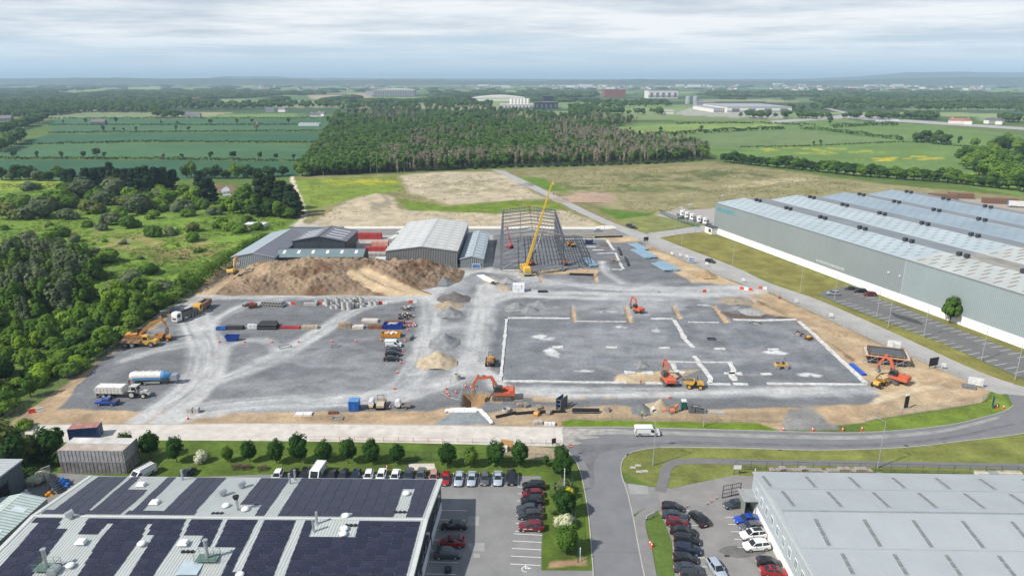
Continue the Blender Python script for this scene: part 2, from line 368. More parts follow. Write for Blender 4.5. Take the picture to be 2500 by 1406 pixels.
paint([(1760, 455), (1960, 430), (2000, 440), (1800, 460)], (.42, .35, .22), 3, 2, a=.8, seed=68, lo=(.4, .5, 9))
paint([(975, 428), (1060, 420), (1200, 420), (1262, 435), (1300, 470), (1335, 485), (1240, 490), (1100, 502), (1000, 472)], WASTE, 3, 3, var=.2, vsc=7, seed=69, esc=9, streak=(R(-20), 30, 2, .12))
paint([(1020, 445), (1200, 440), (1260, 470), (1080, 472)], (.24, .22, .13), 4, 4, a=.75, seed=70, lo=(.35, .6, 8))
paint([(740, 560), (800, 520), (850, 490), (905, 470), (955, 480), (975, 512), (1210, 524), (1380, 515), (1440, 535), (1485, 566), (740, 566)], WASTE, 2.5, 2, var=.2, vsc=6, seed=71, esc=8, streak=(R(-5), 30, 2, .12))
paint([(965, 485), (1100, 505), (1240, 490), (1370, 494), (1380, 514), (1200, 522), (1000, 514)], (.13, .19, .025), 2.5, 2, seed=72, esc=6, var=.25)
paint([(1210, 500), (1360, 494), (1375, 512), (1230, 518)], (.24, .24, .02), 2.5, 2, a=.6, seed=73, lo=(.4, .6, 8))
paint([(720, 436), (970, 432), (985, 465), (880, 480), (740, 520)], (.17, .23, .035), 3, 3, seed=74, var=.25, vsc=7)
paint([(790, 440), (970, 436), (970, 452), (800, 452)], (.42, .36, .03), 3, 3, a=.7, seed=75, lo=(.45, .6, 9))
paint([(730, 548), (560, 520), (700, 540), (735, 536)], WASTE, 1, 1, seed=76)
track([(712, 432), (716, 450), (738, 500), (742, 525), (725, 555)], 3.0, (.6, .52, .38), .95, .6, rut=.2, seed=77)
track([(590, 522), (640, 540), (720, 548), (800, 560)], 9, (.45, .42, .37), .9, 1.5, rut=.2, seed=78)
paint([(850, 574), (1210, 572), (1210, 660), (850, 660)], (.36, .35, .33), .6, .5, var=.1, seed=79)
# --- scrubland on the left -------------------------------------------------------
paint([(-700, 432), (180, 438), (560, 470), (730, 540), (640, 600), (520, 680), (430, 740), (0, 760), (-900, 800)], (.135, .215, .032), 3, 2, var=.36, vsc=9, seed=81, esc=9)
paint([(-400, 440), (200, 445), (170, 462), (-300, 470)], (.24, .30, .045), 3, 3, seed=82, var=.2)
paint([(180, 560), (420, 575), (560, 600), (420, 625), (250, 610)], (.25, .22, .085), 4, 4, a=.9, seed=83, lo=(.40, .58, 10), var=.3)
paint([(330, 610), (540, 590), (520, 650), (380, 640)], (.20, .155, .07), 4, 4, a=.85, seed=84, lo=(.42, .6, 9), var=.3)
paint([(0, 520), (300, 520), (420, 560), (160, 610), (0, 590)], (.14, .215, .032), 5, 4, a=.8, seed=85, lo=(.4, .6, 9), var=.25)
paint([(520, 452), (570, 452), (575, 476), (530, 470)], (.19, .13, .08), 1, 1, seed=86)
# --- building site: soil, crushed stone, lanes -----------------------------------
SITE = [(20, 1050), (30, 1025), (95, 985), (190, 915), (300, 840), (400, 775), (470, 722), (530, 655), (590, 625), (880, 655), (1060, 650), (1205, 664), (1205, 573), (1560, 574), (1640, 622), (1710, 655), (1795, 690), (1870, 712), (1925, 736), (2005, 772), (2155, 842), (2268, 889), (2418, 954), (2406, 985), (2300, 1005), (2110, 1032), (1905, 1050), (1375, 1043), (1180, 1040), (430, 1033), (100, 1036)]
paint(SITE, SOIL, .4, .4, var=.26, vsc=4, seed=91, streak=(0, 12, 1.2, .10))
GR = [(143, 998), (160, 985), (189, 940), (250, 880), (320, 840), (395, 790), (440, 752), (500, 722), (1000, 722), (1060, 700), (1085, 668), (1150, 655), (1205, 664), (1205, 573), (1560, 578), (1595, 625), (1640, 645), (1690, 688), (1780, 696), (1800, 716), (1830, 730), (1835, 760), (1945, 778), (2050, 872), (2125, 935), (2160, 972), (2150, 985), (1985, 992), (1700, 1000), (1500, 990), (1300, 997), (1190, 1008), (1110, 992), (1040, 1004), (480, 1007), (385, 1002), (330, 1005)]
paint(GR, GRAV, .8, .35, var=.15, vsc=6, seed=92, esc=5, streak=(R(-4), 16, 1.1, .16))
paint([(1190, 790), (1235, 780), (1225, 930), (1180, 935)], (.12, .127, .14), 1, 1.2, a=.7, seed=93)
paint([(1230, 775), (1940, 775), (2120, 940), (1225, 935)], (.165, .178, .2), 1, 1, a=.65, seed=94, streak=(R(8), 20, 2, .15), lo=(.3, .6, 12))
for i, pg in enumerate([[(1480, 718), (1850, 718), (1830, 770), (1520, 775)], [(1020, 690), (1200, 680), (1210, 760), (1050, 760)], [(1250, 940), (2130, 945), (2150, 970), (1260, 965)], [(1240, 760), (1600, 730), (1800, 740), (1560, 772)], [(1250, 665), (1480, 690), (1780, 700), (1780, 712), (1250, 700)], [(1040, 690), (1160, 665), (1210, 690), (1080, 720)]]):
    paint(pg, (.30, .31, .32), 3, 3, a=.7, seed=96 + i, lo=(.35, .62, 7), var=.12)
paint([(1500, 920), (1506, 912), (1720, 900), (1600, 938), (1505, 935)], SAND, .5, .3, seed=103)
paint([(1440, 1003), (1200, 1035), (1180, 1036), (1190, 1010), (1220, 1000), (1380, 990)], (.34, .26, .17), 1, .6, seed=104)
paint([(1190, 965), (1380, 962), (1650, 960), (1640, 968), (1400, 976), (1260, 985), (1200, 985)], (.38, .29, .19), 1.0, .8, seed=105, lo=(.32, .5, 4))
paint([(1930, 1000), (1985, 995), (2050, 1050), (1900, 1050)], (.23, .225, .215), 1, .5, seed=106)
paint([(1060, 1036), (1110, 1002), (1160, 998), (1215, 1036)], (.21, .235, .245), .5, .3, seed=107, var=.1)
for i, pg in enumerate([[(1620, 632), (1690, 640), (1795, 690), (1690, 690), (1640, 660)], [(1450, 578), (1560, 578), (1580, 590), (1500, 592)], [(1560, 605), (1640, 625), (1640, 640), (1570, 620)], [(505, 722), (480, 718), (520, 680), (545, 700)]]):
    paint(pg, (.44, .335, .21), 1, .6, seed=110 + i, var=.2)
track([(1205, 705), (1195, 680), (1235, 712)], 5, (.42, .31, .18), .8, 1, seed=115)
T = [([(355, 1036), (400, 1005), (470, 950), (505, 895), (503, 840), (478, 790), (468, 745)], 10), ([(480, 726), (700, 725), (900, 727), (1040, 722)], 4.5), ([(505, 800), (545, 770), (600, 745), (680, 733)], 4),
     ([(500, 940), (600, 905), (700, 858), (790, 805), (850, 765), (930, 738), (1040, 722)], 6), ([(1045, 715), (1052, 770), (1040, 840), (1020, 900), (985, 940), (920, 968), (800, 980), (640, 985), (500, 1000), (420, 1022)], 7.5),
     ([(1190, 700), (1178, 770), (1165, 840), (1155, 890), (1120, 920), (1050, 945), (980, 965)], 8), ([(1160, 895), (1200, 920), (1230, 950), (1330, 958), (1600, 958), (1900, 956), (2120, 952)], 5),
     ([(1050, 715), (1110, 680), (1160, 660), (1250, 668), (1340, 688), (1500, 704), (1680, 706), (1800, 700), (1880, 704)], 6), ([(1180, 735), (1260, 718), (1450, 722), (1650, 722), (1760, 715), (1860, 704)], 9),
     ([(1470, 640), (1480, 665), (1520, 690)], 3), ([(700, 870), (640, 830), (560, 845), (520, 900)], 4), ([(300, 880), (380, 855), (460, 840)], 4), ([(1060, 800), (1120, 795), (1165, 800)], 5), ([(1010, 905), (1060, 880), (1150, 900)], 6)]
for i, (l, w) in enumerate(T): track(l, w * 1.05, TRK, .86 if i < 10 else .55, 1.7, seed=120 + i, rut=.55)
for i, pg in enumerate([[(480, 870), (760, 850), (1000, 900), (960, 985), (480, 1000), (440, 960)], [(1040, 700), (1200, 680), (1210, 920), (1020, 940)], [(1210, 668), (1480, 680), (1800, 696), (1840, 730), (1240, 770), (1190, 740)], [(1240, 800), (1600, 790), (1950, 790), (2080, 910), (1700, 880), (1250, 920)], [(230, 870), (500, 780), (520, 720), (430, 760)]]): paint(pg, (.33, .333, .335), 5, 6, a=.38, seed=140 + i, lo=(.36, .66, 9), var=.2, vsc=2.5, streak=(R(10 * i - 20), 14, 1.0, .3))
for i in range(26):     # faint single passes of wheels across the yards
    u0, v0 = random.uniform(520, 1000), random.uniform(840, 990)
    track([(u0, v0), (u0 + random.uniform(40, 90), v0 + random.uniform(-25, 20)), (u0 + random.uniform(130, 260), v0 + random.uniform(-45, 25))], random.uniform(.6, 2.4), (.26, .265, .272), .35, .6, seed=150 + i, rut=.4)
for i in range(22):
    u0, v0 = random.uniform(1260, 1800), random.uniform(790, 925)
    track([(u0, v0), (u0 + random.uniform(40, 130), v0 + random.uniform(-25, 20)), (u0 + random.uniform(130, 260), v0 + random.uniform(-20, 25))], random.uniform(.6, 2.2), (.26, .265, .272), .35, .6, seed=180 + i, rut=.4)
for i, (u, v) in enumerate([(1345, 860), (1320, 823), (1515, 798), (1970, 915), (1420, 905), (1600, 805), (1720, 745), (1890, 860), (1480, 760)]):   # spilt concrete
    w, hh = random.uniform(9, 30), random.uniform(2, 8) if i else 12
    paint([(u - w, v - hh * .4), (u, v - hh), (u + w * 1.3, v + hh * .3), (u + w, v + hh), (u - w * .5, v + hh * .6)], (.55, .55, .55), .5, .4, a=.85, seed=210 + i, lo=(.3, .45, 2))
track([(1850, 735), (1920, 770), (1990, 812), (2060, 862), (2110, 905), (2160, 945)], 1.0, (.16, .105, .06), .9, .3, rut=.2, seed=230)
paint([(1840, 745), (2000, 790), (2150, 850), (2280, 900), (2390, 950), (2300, 1000), (2120, 1000), (2160, 970), (2050, 870), (1950, 782)], (.48, .37, .235), 2, 2, a=.8, seed=231, lo=(.3, .55, 6), var=.2)
for l in [[(2130, 985), (2200, 955), (2290, 945), (2340, 960)], [(2200, 900), (2240, 930), (2230, 950)], [(2150, 975), (2250, 950), (2310, 930)]]: track(l, 1.2, (.55, .45, .31), .7, .5, seed=232)
paint([(1760, 760), (1830, 766), (1960, 776), (1880, 780), (1780, 776)], (.10, .06, .04), .6, .4, a=.8, seed=233, lo=(.4, .5, 3))
# --- verges and lawns ---------------------------------------------------------------
paint([(1606, 580), (1725, 564), (2145, 722), (2010, 710), (1995, 720), (2060, 748), (2300, 838), (2500, 928), (2500, 950), (2405, 915), (2324, 880), (2189, 818), (2000, 737), (1792, 653), (1664, 604)], (.20, .185, .055), .3, .3, var=.2, vsc=4, seed=240, streak=(R(-70), 12, 1.5, .12))
paint([(2135, 718), (2205, 738), (2500, 852), (2560, 880), (2560, 890), (2290, 783), (2140, 726)], (.17, .155, .05), .2, .2, seed=241)
paint([(1507, 536), (1600, 524), (1705, 553), (1580, 568), (1550, 562)], (.19, .205, .07), .3, .3, seed=242, streak=(R(-60), 14, 2, .12))
paint([(1373, 1028), (1395, 1024), (1600, 1028), (1850, 1032), (1907, 1050), (1640, 1046), (1374, 1043)], (.125, .19, .022), .35, .25, seed=243, var=.25, vsc=3)
paint([(2103, 1055), (2108, 1032), (2140, 1022), (2300, 998), (2400, 983), (2410, 962), (2440, 958), (2472, 990), (2465, 1000), (2400, 1018), (2300, 1040)], (.14, .195, .03), .35, .25, seed=244, var=.22, vsc=3)
paint([(1510, 1135), (1526, 1106), (1580, 1092), (1640, 1090), (1800, 1092), (2000, 1097), (2200, 1091), (2350, 1075), (2560, 1045), (2560, 1175), (1990, 1165), (1850, 1160), (1790, 1160), (1640, 1192), (1600, 1188), (1560, 1172), (1520, 1152)], LAWN, .2, .2, seed=245, var=.22, vsc=4, streak=(0, 10, 1.2, .14))
paint([(-300, 1074), (640, 1075), (1000, 1081), (1230, 1088), (1372, 1092), (1395, 1112), (1422, 1170), (1437, 1260), (1450, 1392), (1320, 1392), (1320, 1162), (640, 1158), (300, 1170), (-300, 1220)], (.085, .132, .022), .2, .2, seed=246, var=.26, vsc=3)
paint([(1200, 1098), (1300, 1086), (1372, 1094), (1360, 1120), (1290, 1122)], (.30, .235, .16), .6, .4, seed=247)
paint([(1345, 1372), (1430, 1362), (1430, 1378), (1340, 1385)], (.30, .2, .12), .4, .3, seed=248)
paint([(90, 1034), (20, 1052), (-80, 1080), (-60, 1100), (110, 1078)], (.12, .12, .06), 1, 1, seed=249)
# --- roughness of wild ground ------------------------------------------------------
wild = np.zeros_like(X)
for pg in ([(-900, 432), (560, 445), (720, 520), (640, 580), (500, 660), (330, 780), (0, 990), (-900, 1200)], [(735, 440), (1200, 425), (1380, 500), (1440, 540), (960, 545), (745, 540)], [(1300, 425), (1740, 405), (2100, 460), (1740, 510), (1590, 520), (1450, 490)]):
    q = GA(pg); wild = np.maximum(wild, np.where(inside(X, Y, q), sstep(0, 6, seg_dist(X, Y, q, True)[0]), 0))
Z += wild * (fbm(X, Y, 11, 301, 4) - .35) * 1.5
q = GA([(855, 500), (905, 474), (950, 480), (965, 500), (900, 522)]); Z += np.where(inside(X, Y, q), sstep(0, 7, seg_dist(X, Y, q, True)[0]), 0) * (2.2 + 1.5 * (fbm(X, Y, 5, 302, 3) - .5))
def dig(poly, depth, slope=.6, col=None):
    global C
    q = GA(poly); ins = inside(X, Y, q); d = np.where(ins, seg_dist(X, Y, q, True)[0], 0)
    Z[:] = Z - np.where(ins, depth * sstep(0, slope, d), 0)
    if col is not None: C = np.where(ins[:, None], np.array(col) * (.7 + .6 * fbm(X, Y, 1.2, 303, 3))[:, None], C)
dig([(1128, 992), (1130, 960), (1165, 955), (1200, 960), (1205, 972), (1180, 985), (1170, 1000)], 2.4, .9, (.30, .20, .11))
for l, w in (([(1394, 745), (1400, 745), (1408, 786), (1399, 786)], 1), ([(1523, 747), (1531, 747), (1546, 787), (1534, 787)], 1), ([(1640, 746), (1648, 746), (1666, 778), (1655, 778)], 1), ([(1738, 746), (1746, 746), (1784, 788), (1766, 788)], 1),
             ([(1315, 660), (1460, 655), (1462, 663), (1455, 668), (1315, 667)], 1), ([(1445, 668), (1455, 668), (1462, 690), (1455, 690)], 1), ([(1315, 660), (1320, 662), (1325, 690), (1318, 688)], 1)):
    dig(l, .75, .35, (.42, .30, .18))
me = bpy.data.meshes.new('ground'); nr = len(ys)
idx = np.arange(nr * NC).reshape(nr, NC)
fc = np.stack([idx[:-1, :-1], idx[:-1, 1:], idx[1:, 1:], idx[1:, :-1]], -1).reshape(-1, 4)
me.vertices.add(len(X)); me.vertices.foreach_set('co', np.stack([X, Y, Z], 1).ravel())
me.loops.add(fc.size); me.loops.foreach_set('vertex_index', fc.ravel()); me.polygons.add(len(fc)); me.polygons.foreach_set('loop_start', np.arange(0, fc.size, 4))
me.update(calc_edges=True)
at = me.color_attributes.new('cover', 'FLOAT_COLOR', 'POINT'); at.data.foreach_set('color', np.concatenate([np.clip(C, 0, 1), np.ones((len(C), 1))], 1).ravel())
me.polygons.foreach_set('use_smooth', [True] * len(fc))
gm = bpy.data.materials.new('ground_cover'); gm.use_nodes = True; t = gm.node_tree; pb = t.nodes['Principled BSDF']; L = t.links.new
pb.inputs['Roughness'].default_value = .95; pb.inputs['Specular IOR Level'].default_value = .15
ca = t.nodes.new('ShaderNodeVertexColor'); ca.layer_name = 'cover'; geo = t.nodes.new('ShaderNodeNewGeometry')
def gnoise(sc, det, ro=.65):
    n = t.nodes.new('ShaderNodeTexNoise'); n.inputs['Scale'].default_value = sc; n.inputs['Detail'].default_value = det; n.inputs['Roughness'].default_value = ro
    L(geo.outputs['Position'], n.inputs['Vector']); return n.outputs['Fac']
a1 = t.nodes.new('ShaderNodeMapRange'); a1.inputs[1].default_value = .3; a1.inputs[2].default_value = .7; a1.inputs[3].default_value = .74; a1.inputs[4].default_value = 1.26; L(gnoise(1.1, 7, .75), a1.inputs[0])
a2 = t.nodes.new('ShaderNodeMapRange'); a2.inputs[1].default_value = .32; a2.inputs[2].default_value = .68; a2.inputs[3].default_value = .84; a2.inputs[4].default_value = 1.16; L(gnoise(.17, 5, .6), a2.inputs[0]); a3 = t.nodes.new('ShaderNodeMath'); a3.operation = 'MULTIPLY'; L(a1.outputs[0], a3.inputs[0]); L(a2.outputs[0], a3.inputs[1])
mx = t.nodes.new('ShaderNodeVectorMath'); mx.operation = 'SCALE'; L(ca.outputs[0], mx.inputs[0]); L(a3.outputs[0], mx.inputs['Scale']); L(mx.outputs[0], pb.inputs['Base Color'])
bp = t.nodes.new('ShaderNodeBump'); bp.inputs['Strength'].default_value = .55; bp.inputs['Distance'].default_value = .22; L(gnoise(1.6, 6, .7), bp.inputs['Height']); L(bp.outputs[0], pb.inputs['Normal'])
me.materials.append(gm); ground = struct(obj('ground', me))

# ------------------------------------------------------------------ roads, pavements, kerbs
M_ASPH = mat('asphalt', (.185, .185, .192), .9, var=.10, sc=.25, bump=.15, bsc=14)
M_ASPH2 = mat('worn_asphalt', (.225, .222, .218), .9, var=.13, sc=.22, bump=.15, bsc=14)
M_ASPH3 = mat('dark_asphalt', (.15, .148, .146), .9, var=.12, sc=.2, bump=.12, bsc=14)
M_LANE = mat('dusty_road', (.37, .36, .345), .92, var=.12, sc=.18, bump=.2, bsc=9)
M_PALE = mat('pale_stone_road', (.56, .52, .465), .95, var=.16, sc=.35, bump=.25, bsc=7)
M_KERB = mat('kerb_concrete', (.42, .40, .37), .9, var=.15, sc=1.5)
M_PATH = mat('path_asphalt', (.17, .165, .165), .92, var=.1, sc=.5, bump=.1)
M_WHITE = mat('road_paint', (.72, .72, .70), .8, var=.12, sc=1.2)
def line(pts, k=5): return smooth_line(GA(pts), k)
pale_top = line([(40, 1042), (105, 1037), (330, 1036), (640, 1034), (1000, 1037), (1180, 1040), (1375, 1043)])
pale_bot = line([(1375, 1090), (1240, 1087), (1000, 1081), (640, 1076), (300, 1075), (60, 1083)])
flat('road', np.vstack([pale_top, pale_bot]), M_PALE, .02)
tops = line([(1375, 1043), (1520, 1043), (1640, 1046), (1900, 1053), (2105, 1056), (2300, 1040), (2400, 1019), (2455, 1003), (2474, 990)])
bots = line([(2640, 1030), (2500, 1058), (2350, 1077), (2200, 1093), (2000, 1099), (1800, 1094), (1640, 1092), (1580, 1096), (1535, 1108), (1517, 1133), (1519, 1165), (1530, 1195), (1545, 1258), (1558, 1330), (1576, 1420)])
west = line([(1450, 1420), (1447, 1380), (1437, 1262), (1422, 1172), (1405, 1125), (1375, 1090)])
flat('road', np.vstack([tops, GA([(2460, 962), (2700, 985)]), bots, west]), M_ASPH, .025)
# drawn-in lighter bands where traffic keeps the surface dusty
lane = line([(1375, 1050), (1500, 1050), (1650, 1053), (1900, 1061), (2110, 1063), (2300, 1048), (2440, 1015)]); lane2 = line([(2440, 1022), (2300, 1056), (2110, 1072), (1900, 1070), (1650, 1062), (1500, 1060), (1375, 1064)])
flat('road', np.vstack([lane, lane2]), mat('traffic_dust', (.30, .295, .28), .92, var=.22, sc=.3), .031)
el = line([(1200, 414), (1280, 453), (1393, 509), (1466, 543), (1507, 561), (1563, 588), (1636, 620), (1707, 652), (1792, 686), (1867, 708), (1920, 732), (2005, 771), (2155, 841), (2268, 889), (2418, 954), (2460, 962)])
er = line([(2700, 985), (2500, 944), (2405, 914), (2324, 879), (2189, 817), (2005, 736), (1877, 691), (1792, 652), (1664, 603), (1606, 580), (1563, 567), (1485, 539), (1345, 471), (1232, 418)])
flat('road', np.vstack([el, er]), M_LANE, .028)
e1 = line([(840, 559), (1200, 559), (1480, 560), (1520, 566)]); e2 = line([(1570, 590), (1500, 574), (1200, 573), (840, 575)])
flat('road', np.vstack([e1, e2]), M_ASPH2, .022); 
flat('pavement', GA([(840, 553), (1200, 553), (1450, 555), (1470, 551), (1498, 552), (1506, 558), (1480, 560), (1200, 558.5), (840, 558.5)]), mat('new_concrete', (.66, .62, .55), .9, var=.08), .12, thick=.14)
flat('road', np.vstack([line([(1580, 570), (1640, 562), (1700, 553), (1760, 545)]), GA([(1790, 560), (1722, 566), (1660, 572), (1606, 581)])]), M_LANE, .033)
for k, ln in enumerate((tops, bots[40:], bots[:42], west)): strip('kerb', ln, .18, .14, M_KERB)
strip('kerb', pale_top, .2, .12, M_KERB); strip('kerb', el[10:], .16, .12, M_KERB); strip('kerb', er[6:-10], .16, .12, M_KERB); strip('kerb', e2, .2, .12, M_KERB)
pl = line([(1612, 1200), (1622, 1165), (1628, 1142), (1652, 1128), (1720, 1126), (1900, 1129), (2200, 1133), (2560, 1140)])
strip('path', pl, 2.1, .05, M_PATH, .0)
flat('pavement', np.vstack([line([(1545, 1262), (1558, 1335), (1576, 1420)]), line([(1606, 1420), (1592, 1345), (1577, 1290), (1580, 1262), (1605, 1248), (1632, 1240)]), line([(1612, 1232), (1570, 1245), (1550, 1262)])]), mat('footway', (.215, .21, .205), .92, var=.12, sc=.4), .10, thick=.12)
flat('road', np.vstack([GA([(1521, 1173), (1536, 1183), (1600, 1189), (1612, 1232)]), GA([(1570, 1243), (1543, 1258)])]), M_ASPH2, .032)
# car parks
flat('parking_ground', GA([(300, 1172), (640, 1158), (1320, 1162), (1330, 1210), (1322, 1330), (1322, 1392), (1450, 1393), (1452, 1425), (700, 1425), (100, 1300)]), M_ASPH2, .03)
flat('parking_ground', np.vstack([GA([(1600, 1190), (1640, 1192), (1790, 1160), (1900, 1165), (1960, 1425), (1650, 1425), (1640, 1320), (1622, 1275), (1608, 1248), (1612, 1230)])]), mat('car_park_asphalt', (.245, .235, .225), .92, var=.12, sc=.3), .034)
park2 = flat('parking_ground', GA([(2012, 711), (2064, 698), (2140, 726), (2290, 784), (2560, 890), (2560, 950), (2500, 926), (2300, 836), (2060, 746), (1998, 720)]), M_ASPH3, .03)
flat('yard_ground', GA([(-200, 1160), (150, 1155), (330, 1165), (330, 1200), (-200, 1420)]), M_ASPH2, .026)
flat('yard_ground', GA([(1600, 526), (1760, 470), (1850, 480), (1760, 555), (1738, 553)]), mat('yard_concrete', (.36, .33, .31), .9, var=.1), .026)
flat('yard_ground', GA([(2240, 480), (2330, 482), (2600, 500), (2600, 580), (2400, 520)]), mat('yard_dust', (.36, .31, .26), .9, var=.1), .026)

# wear on the asphalt: darker tyre-polished sweeps, patches and a transverse joint
M_DRK = mat('polished_asphalt', (.155, .155, .16), .8, var=.2, sc=.35)
for pg in ([(1380, 1095), (1420, 1085), (1560, 1082), (1640, 1080), (1640, 1086), (1560, 1090), (1480, 1102), (1450, 1130), (1452, 1180), (1440, 1180), (1430, 1130)], [(1650, 1076), (1900, 1082), (2100, 1084), (2300, 1068), (2460, 1036), (2460, 1041), (2300, 1075), (2100, 1091), (1900, 1089), (1650, 1083)]): flat('tyre_wear', smooth_line(GA(pg + pg[:1]), 3)[:-1], M_DRK, .034)
flat('asphalt_patch', GA([(1533, 1180), (1580, 1186), (1584, 1206), (1536, 1206)]), mat('patch_pale', (.30, .30, .29), .9, var=.1), .036)
flat('road_joint', GA([(1449, 1346), (1561, 1347), (1561, 1348.2), (1449, 1347.2)]), M_ASPH3, .037)
for u, v in [(2213, 1088), (2308, 1081), (1608, 1092), (1905, 1098), (1775, 1357)]: p = G(u, v); flat('drain_cover', [(p.x - .45, p.y - .3), (p.x + .45, p.y - .3), (p.x + .45, p.y + .3), (p.x - .45, p.y + .3)], mat('iron_cover', (.05, .05, .05), .7), .04)
flat('road_dust', GA([(1372, 1045), (1470, 1046), (1540, 1049), (1460, 1053), (1520, 1058), (1430, 1062), (1465, 1068), (1400, 1074), (1420, 1082), (1376, 1089)]), mat('drifted_dust', (.37, .35, .32), .95, var=.3, sc=.6), .033)
flat('oil_stain', smooth_line(GA([(2172, 762), (2200, 770), (2240, 782), (2254, 793), (2230, 788), (2190, 776), (2172, 762)]), 3), mat('damp_stain', (.06, .06, .06), .6, var=.2), .034)
flat('oil_stain', smooth_line(GA([(1752, 1345), (1780, 1332), (1840, 1336), (1870, 1350), (1800, 1362), (1752, 1345)]), 3), mat('damp_patch', (.15, .145, .14), .8, var=.2), .038)
for u, v in [(1545, 1141), (1558, 1136), (1575, 1150), (1560, 1151)]: p = G(u, v); flat('inspection_cover', [(p.x - .6, p.y - .4), (p.x + .6, p.y - .4), (p.x + .6, p.y + .4), (p.x - .6, p.y + .4)], M_KERB, .05)
# ================================================================== BUILDINGS
M_SKY=mat('rooflight',(.62,.64,.60),.35,var=.12,sc=.8)
M_SKYB=mat('rooflight_bright',(.78,.79,.76),.4,var=.08)
M_SKYD=mat('rooflight_grey',(.19,.205,.20),.4,var=.15,sc=.8)
M_TRIM=mat('flashing',(.46,.48,.50),.5,.1,var=.08)
M_DARKTRIM=mat('dark_flashing',(.06,.065,.075),.5,var=.1)
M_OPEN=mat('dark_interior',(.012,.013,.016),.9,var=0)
SKC={}
def panel_mesh(name,w,l,h,m):
 k=(name,w,l,h,m.name)
 if k not in SKC:SKC[k]=MB().box(-w/2,w/2,-l/2,l/2,0,h).mesh(name,m)
 return SKC[k]
def shed(name,label,loc,rz,W,Ln,eave,ridge,wall,roof,trim,lights=(),over=.25,cat='building',lm=None,lname='rooflight',roof2=None):
 """gabled hall: x across 0..W, y along the ridge 0..Ln; lights = (side, y, from, to, width): strips down the slope"""
 t=thing(name,label,cat,loc,rz)
 b=MB();b.add([(0,0,0),(W,0,0),(W,0,eave),(W/2,0,ridge),(0,0,eave),(0,Ln,0),(W,Ln,0),(W,Ln,eave),(W/2,Ln,ridge),(0,Ln,eave)],[(0,1,2,3,4),(9,8,7,6,5),(0,4,9,5),(1,6,7,2)]);b.build('wall',wall,t)
 a=math.atan2(ridge-eave,W/2);sl=W/2/math.cos(a);th=.12
 for s in(0,1):
  b=MB();b.box(-over,sl,-over,Ln+over,0,th)
  o=b.build('roof_slope',roof2 if(s and roof2)else roof,t)
  if s==0:o.location=(0,0,eave+.01);o.rotation_euler=(0,-a,0)
  else:o.location=(W,Ln,eave+.01);o.rotation_euler=(0,-a,math.pi)
  for(sd_,yy,f0,f1,w)in lights:
   if sd_!=s:continue
   p=obj(lname,panel_mesh(lname,sl*(f1-f0),w,.05,lm or M_SKY),o,(sl*(f0+f1)/2,yy if s==0 else Ln-yy,th+.003))
  g=MB();g.box(-over-.12,-over,-over,Ln+over,-.16,.06);g.build('gutter',trim,o)
 MB().at((W/2,0,ridge+th*.75)).box(-.3,.3,-over-.02,Ln+over+.02,-.02,.09).build('ridge_cap',trim,t)
 for yy in(-over-.05,Ln+over):
  b=MB()
  for s in(-1,1):
   b.beam((W/2+s*(W/2+over),yy+.025,eave-over*math.tan(a)+.03),(W/2,yy+.025,ridge+.05),.05,.3)
  b.build('verge_trim',trim,t)
 return t
W_GREY=mat('profiled_grey',(.20,.205,.205),.55,.1,var=.07,sc=.15,wave=('X',.7,.8));
W_NAVY=mat('navy_cladding',(.045,.052,.068),.5,.1,var=.08,sc=.2,wave=('X',.8,.5))
R_LIGHT=mat('light_grey_roof',(.50,.505,.495),.6,.05,var=.08,sc=.12,wave=('Y',.9,.35));R_LIGHT2=mat('beige_grey_roof',(.49,.485,.465),.6,.05,var=.08,sc=.12,wave=('Y',.9,.35))
R_BLUE=mat('blue_grey_roof',(.34,.40,.44),.55,.1,var=.08,sc=.12,wave=('Y',.8,.4));R_SLATE=mat('slate_grey_roof',(.165,.175,.20),.5,.1,var=.07,sc=.12,wave=('Y',.8,.4))
R_GREEN=mat('grey_green_roof',(.19,.255,.27),.55,.1,var=.10,sc=.3,wave=('Y',.5,.6));W_BLUEGREY=mat('blue_grey_cladding',(.22,.25,.275),.55,.1,var=.06,sc=.2,wave=('X',.8,.6))
ll=[]
for i in range(11):ll+=[(0,3+i*5.2,a,a+.19,.55)for a in(.10,.40,.70)]+[(1,3+i*5.2,a,a+.19,.55)for a in(.10,.42,.72)]
t=shed('storage_shed','large grey gabled storage shed with rows of short rooflights',(-52.6,276.6,0),R(-1.0),29.8,59,7.4,9.3,W_GREY,R_LIGHT,M_TRIM,ll,lm=M_SKYB,roof2=R_LIGHT2)
f=MB();f.box(3.8,5.4,-.07,-.01,4.0,5.2);f.build('window',mat('grey_louvre',(.12,.125,.125),.6),t);MB().box(3.7,5.5,-.09,-.03,3.9,4.0).build('window_sill',M_DARKTRIM,t)
d=MB().box(26.9,27.9,-.06,-.01,0,2.2).build('door',mat('door_grey',(.13,.135,.14),.5),t);MB().box(27.7,27.8,-.10,-.06,1.0,1.15).build('handle',M_TRIM,d)
ll=[(s,3.5+i*5.0,.25,.78,.55)for i in range(9)for s in(0,1)]
t=shed('narrow_shed','narrow grey gabled shed close beside the large grey one',(-21.7,276.7,0),R(-1.0),9.7,49.5,3.9,5.1,W_BLUEGREY,R_BLUE,M_TRIM,ll,lm=M_SKYB)
MB().box(8.2,8.9,-.07,-.01,1.0,1.9).build('window',glass('pane_dark'),t)
ll=[(0,y,.18,.80,.8)for y in(4,8,12,16)]+[(1,y,.18,.80,.8)for y in(3.5,8,12.5,17)]
t=shed('dark_barn','charcoal gabled barn with eight long white rooflights',(-97.2,294.8,0),R(-1.0),23.8,22,7.2,9.4,W_NAVY,R_SLATE,M_DARKTRIM,ll,lm=mat('white_rooflight',(.74,.76,.77),.5))
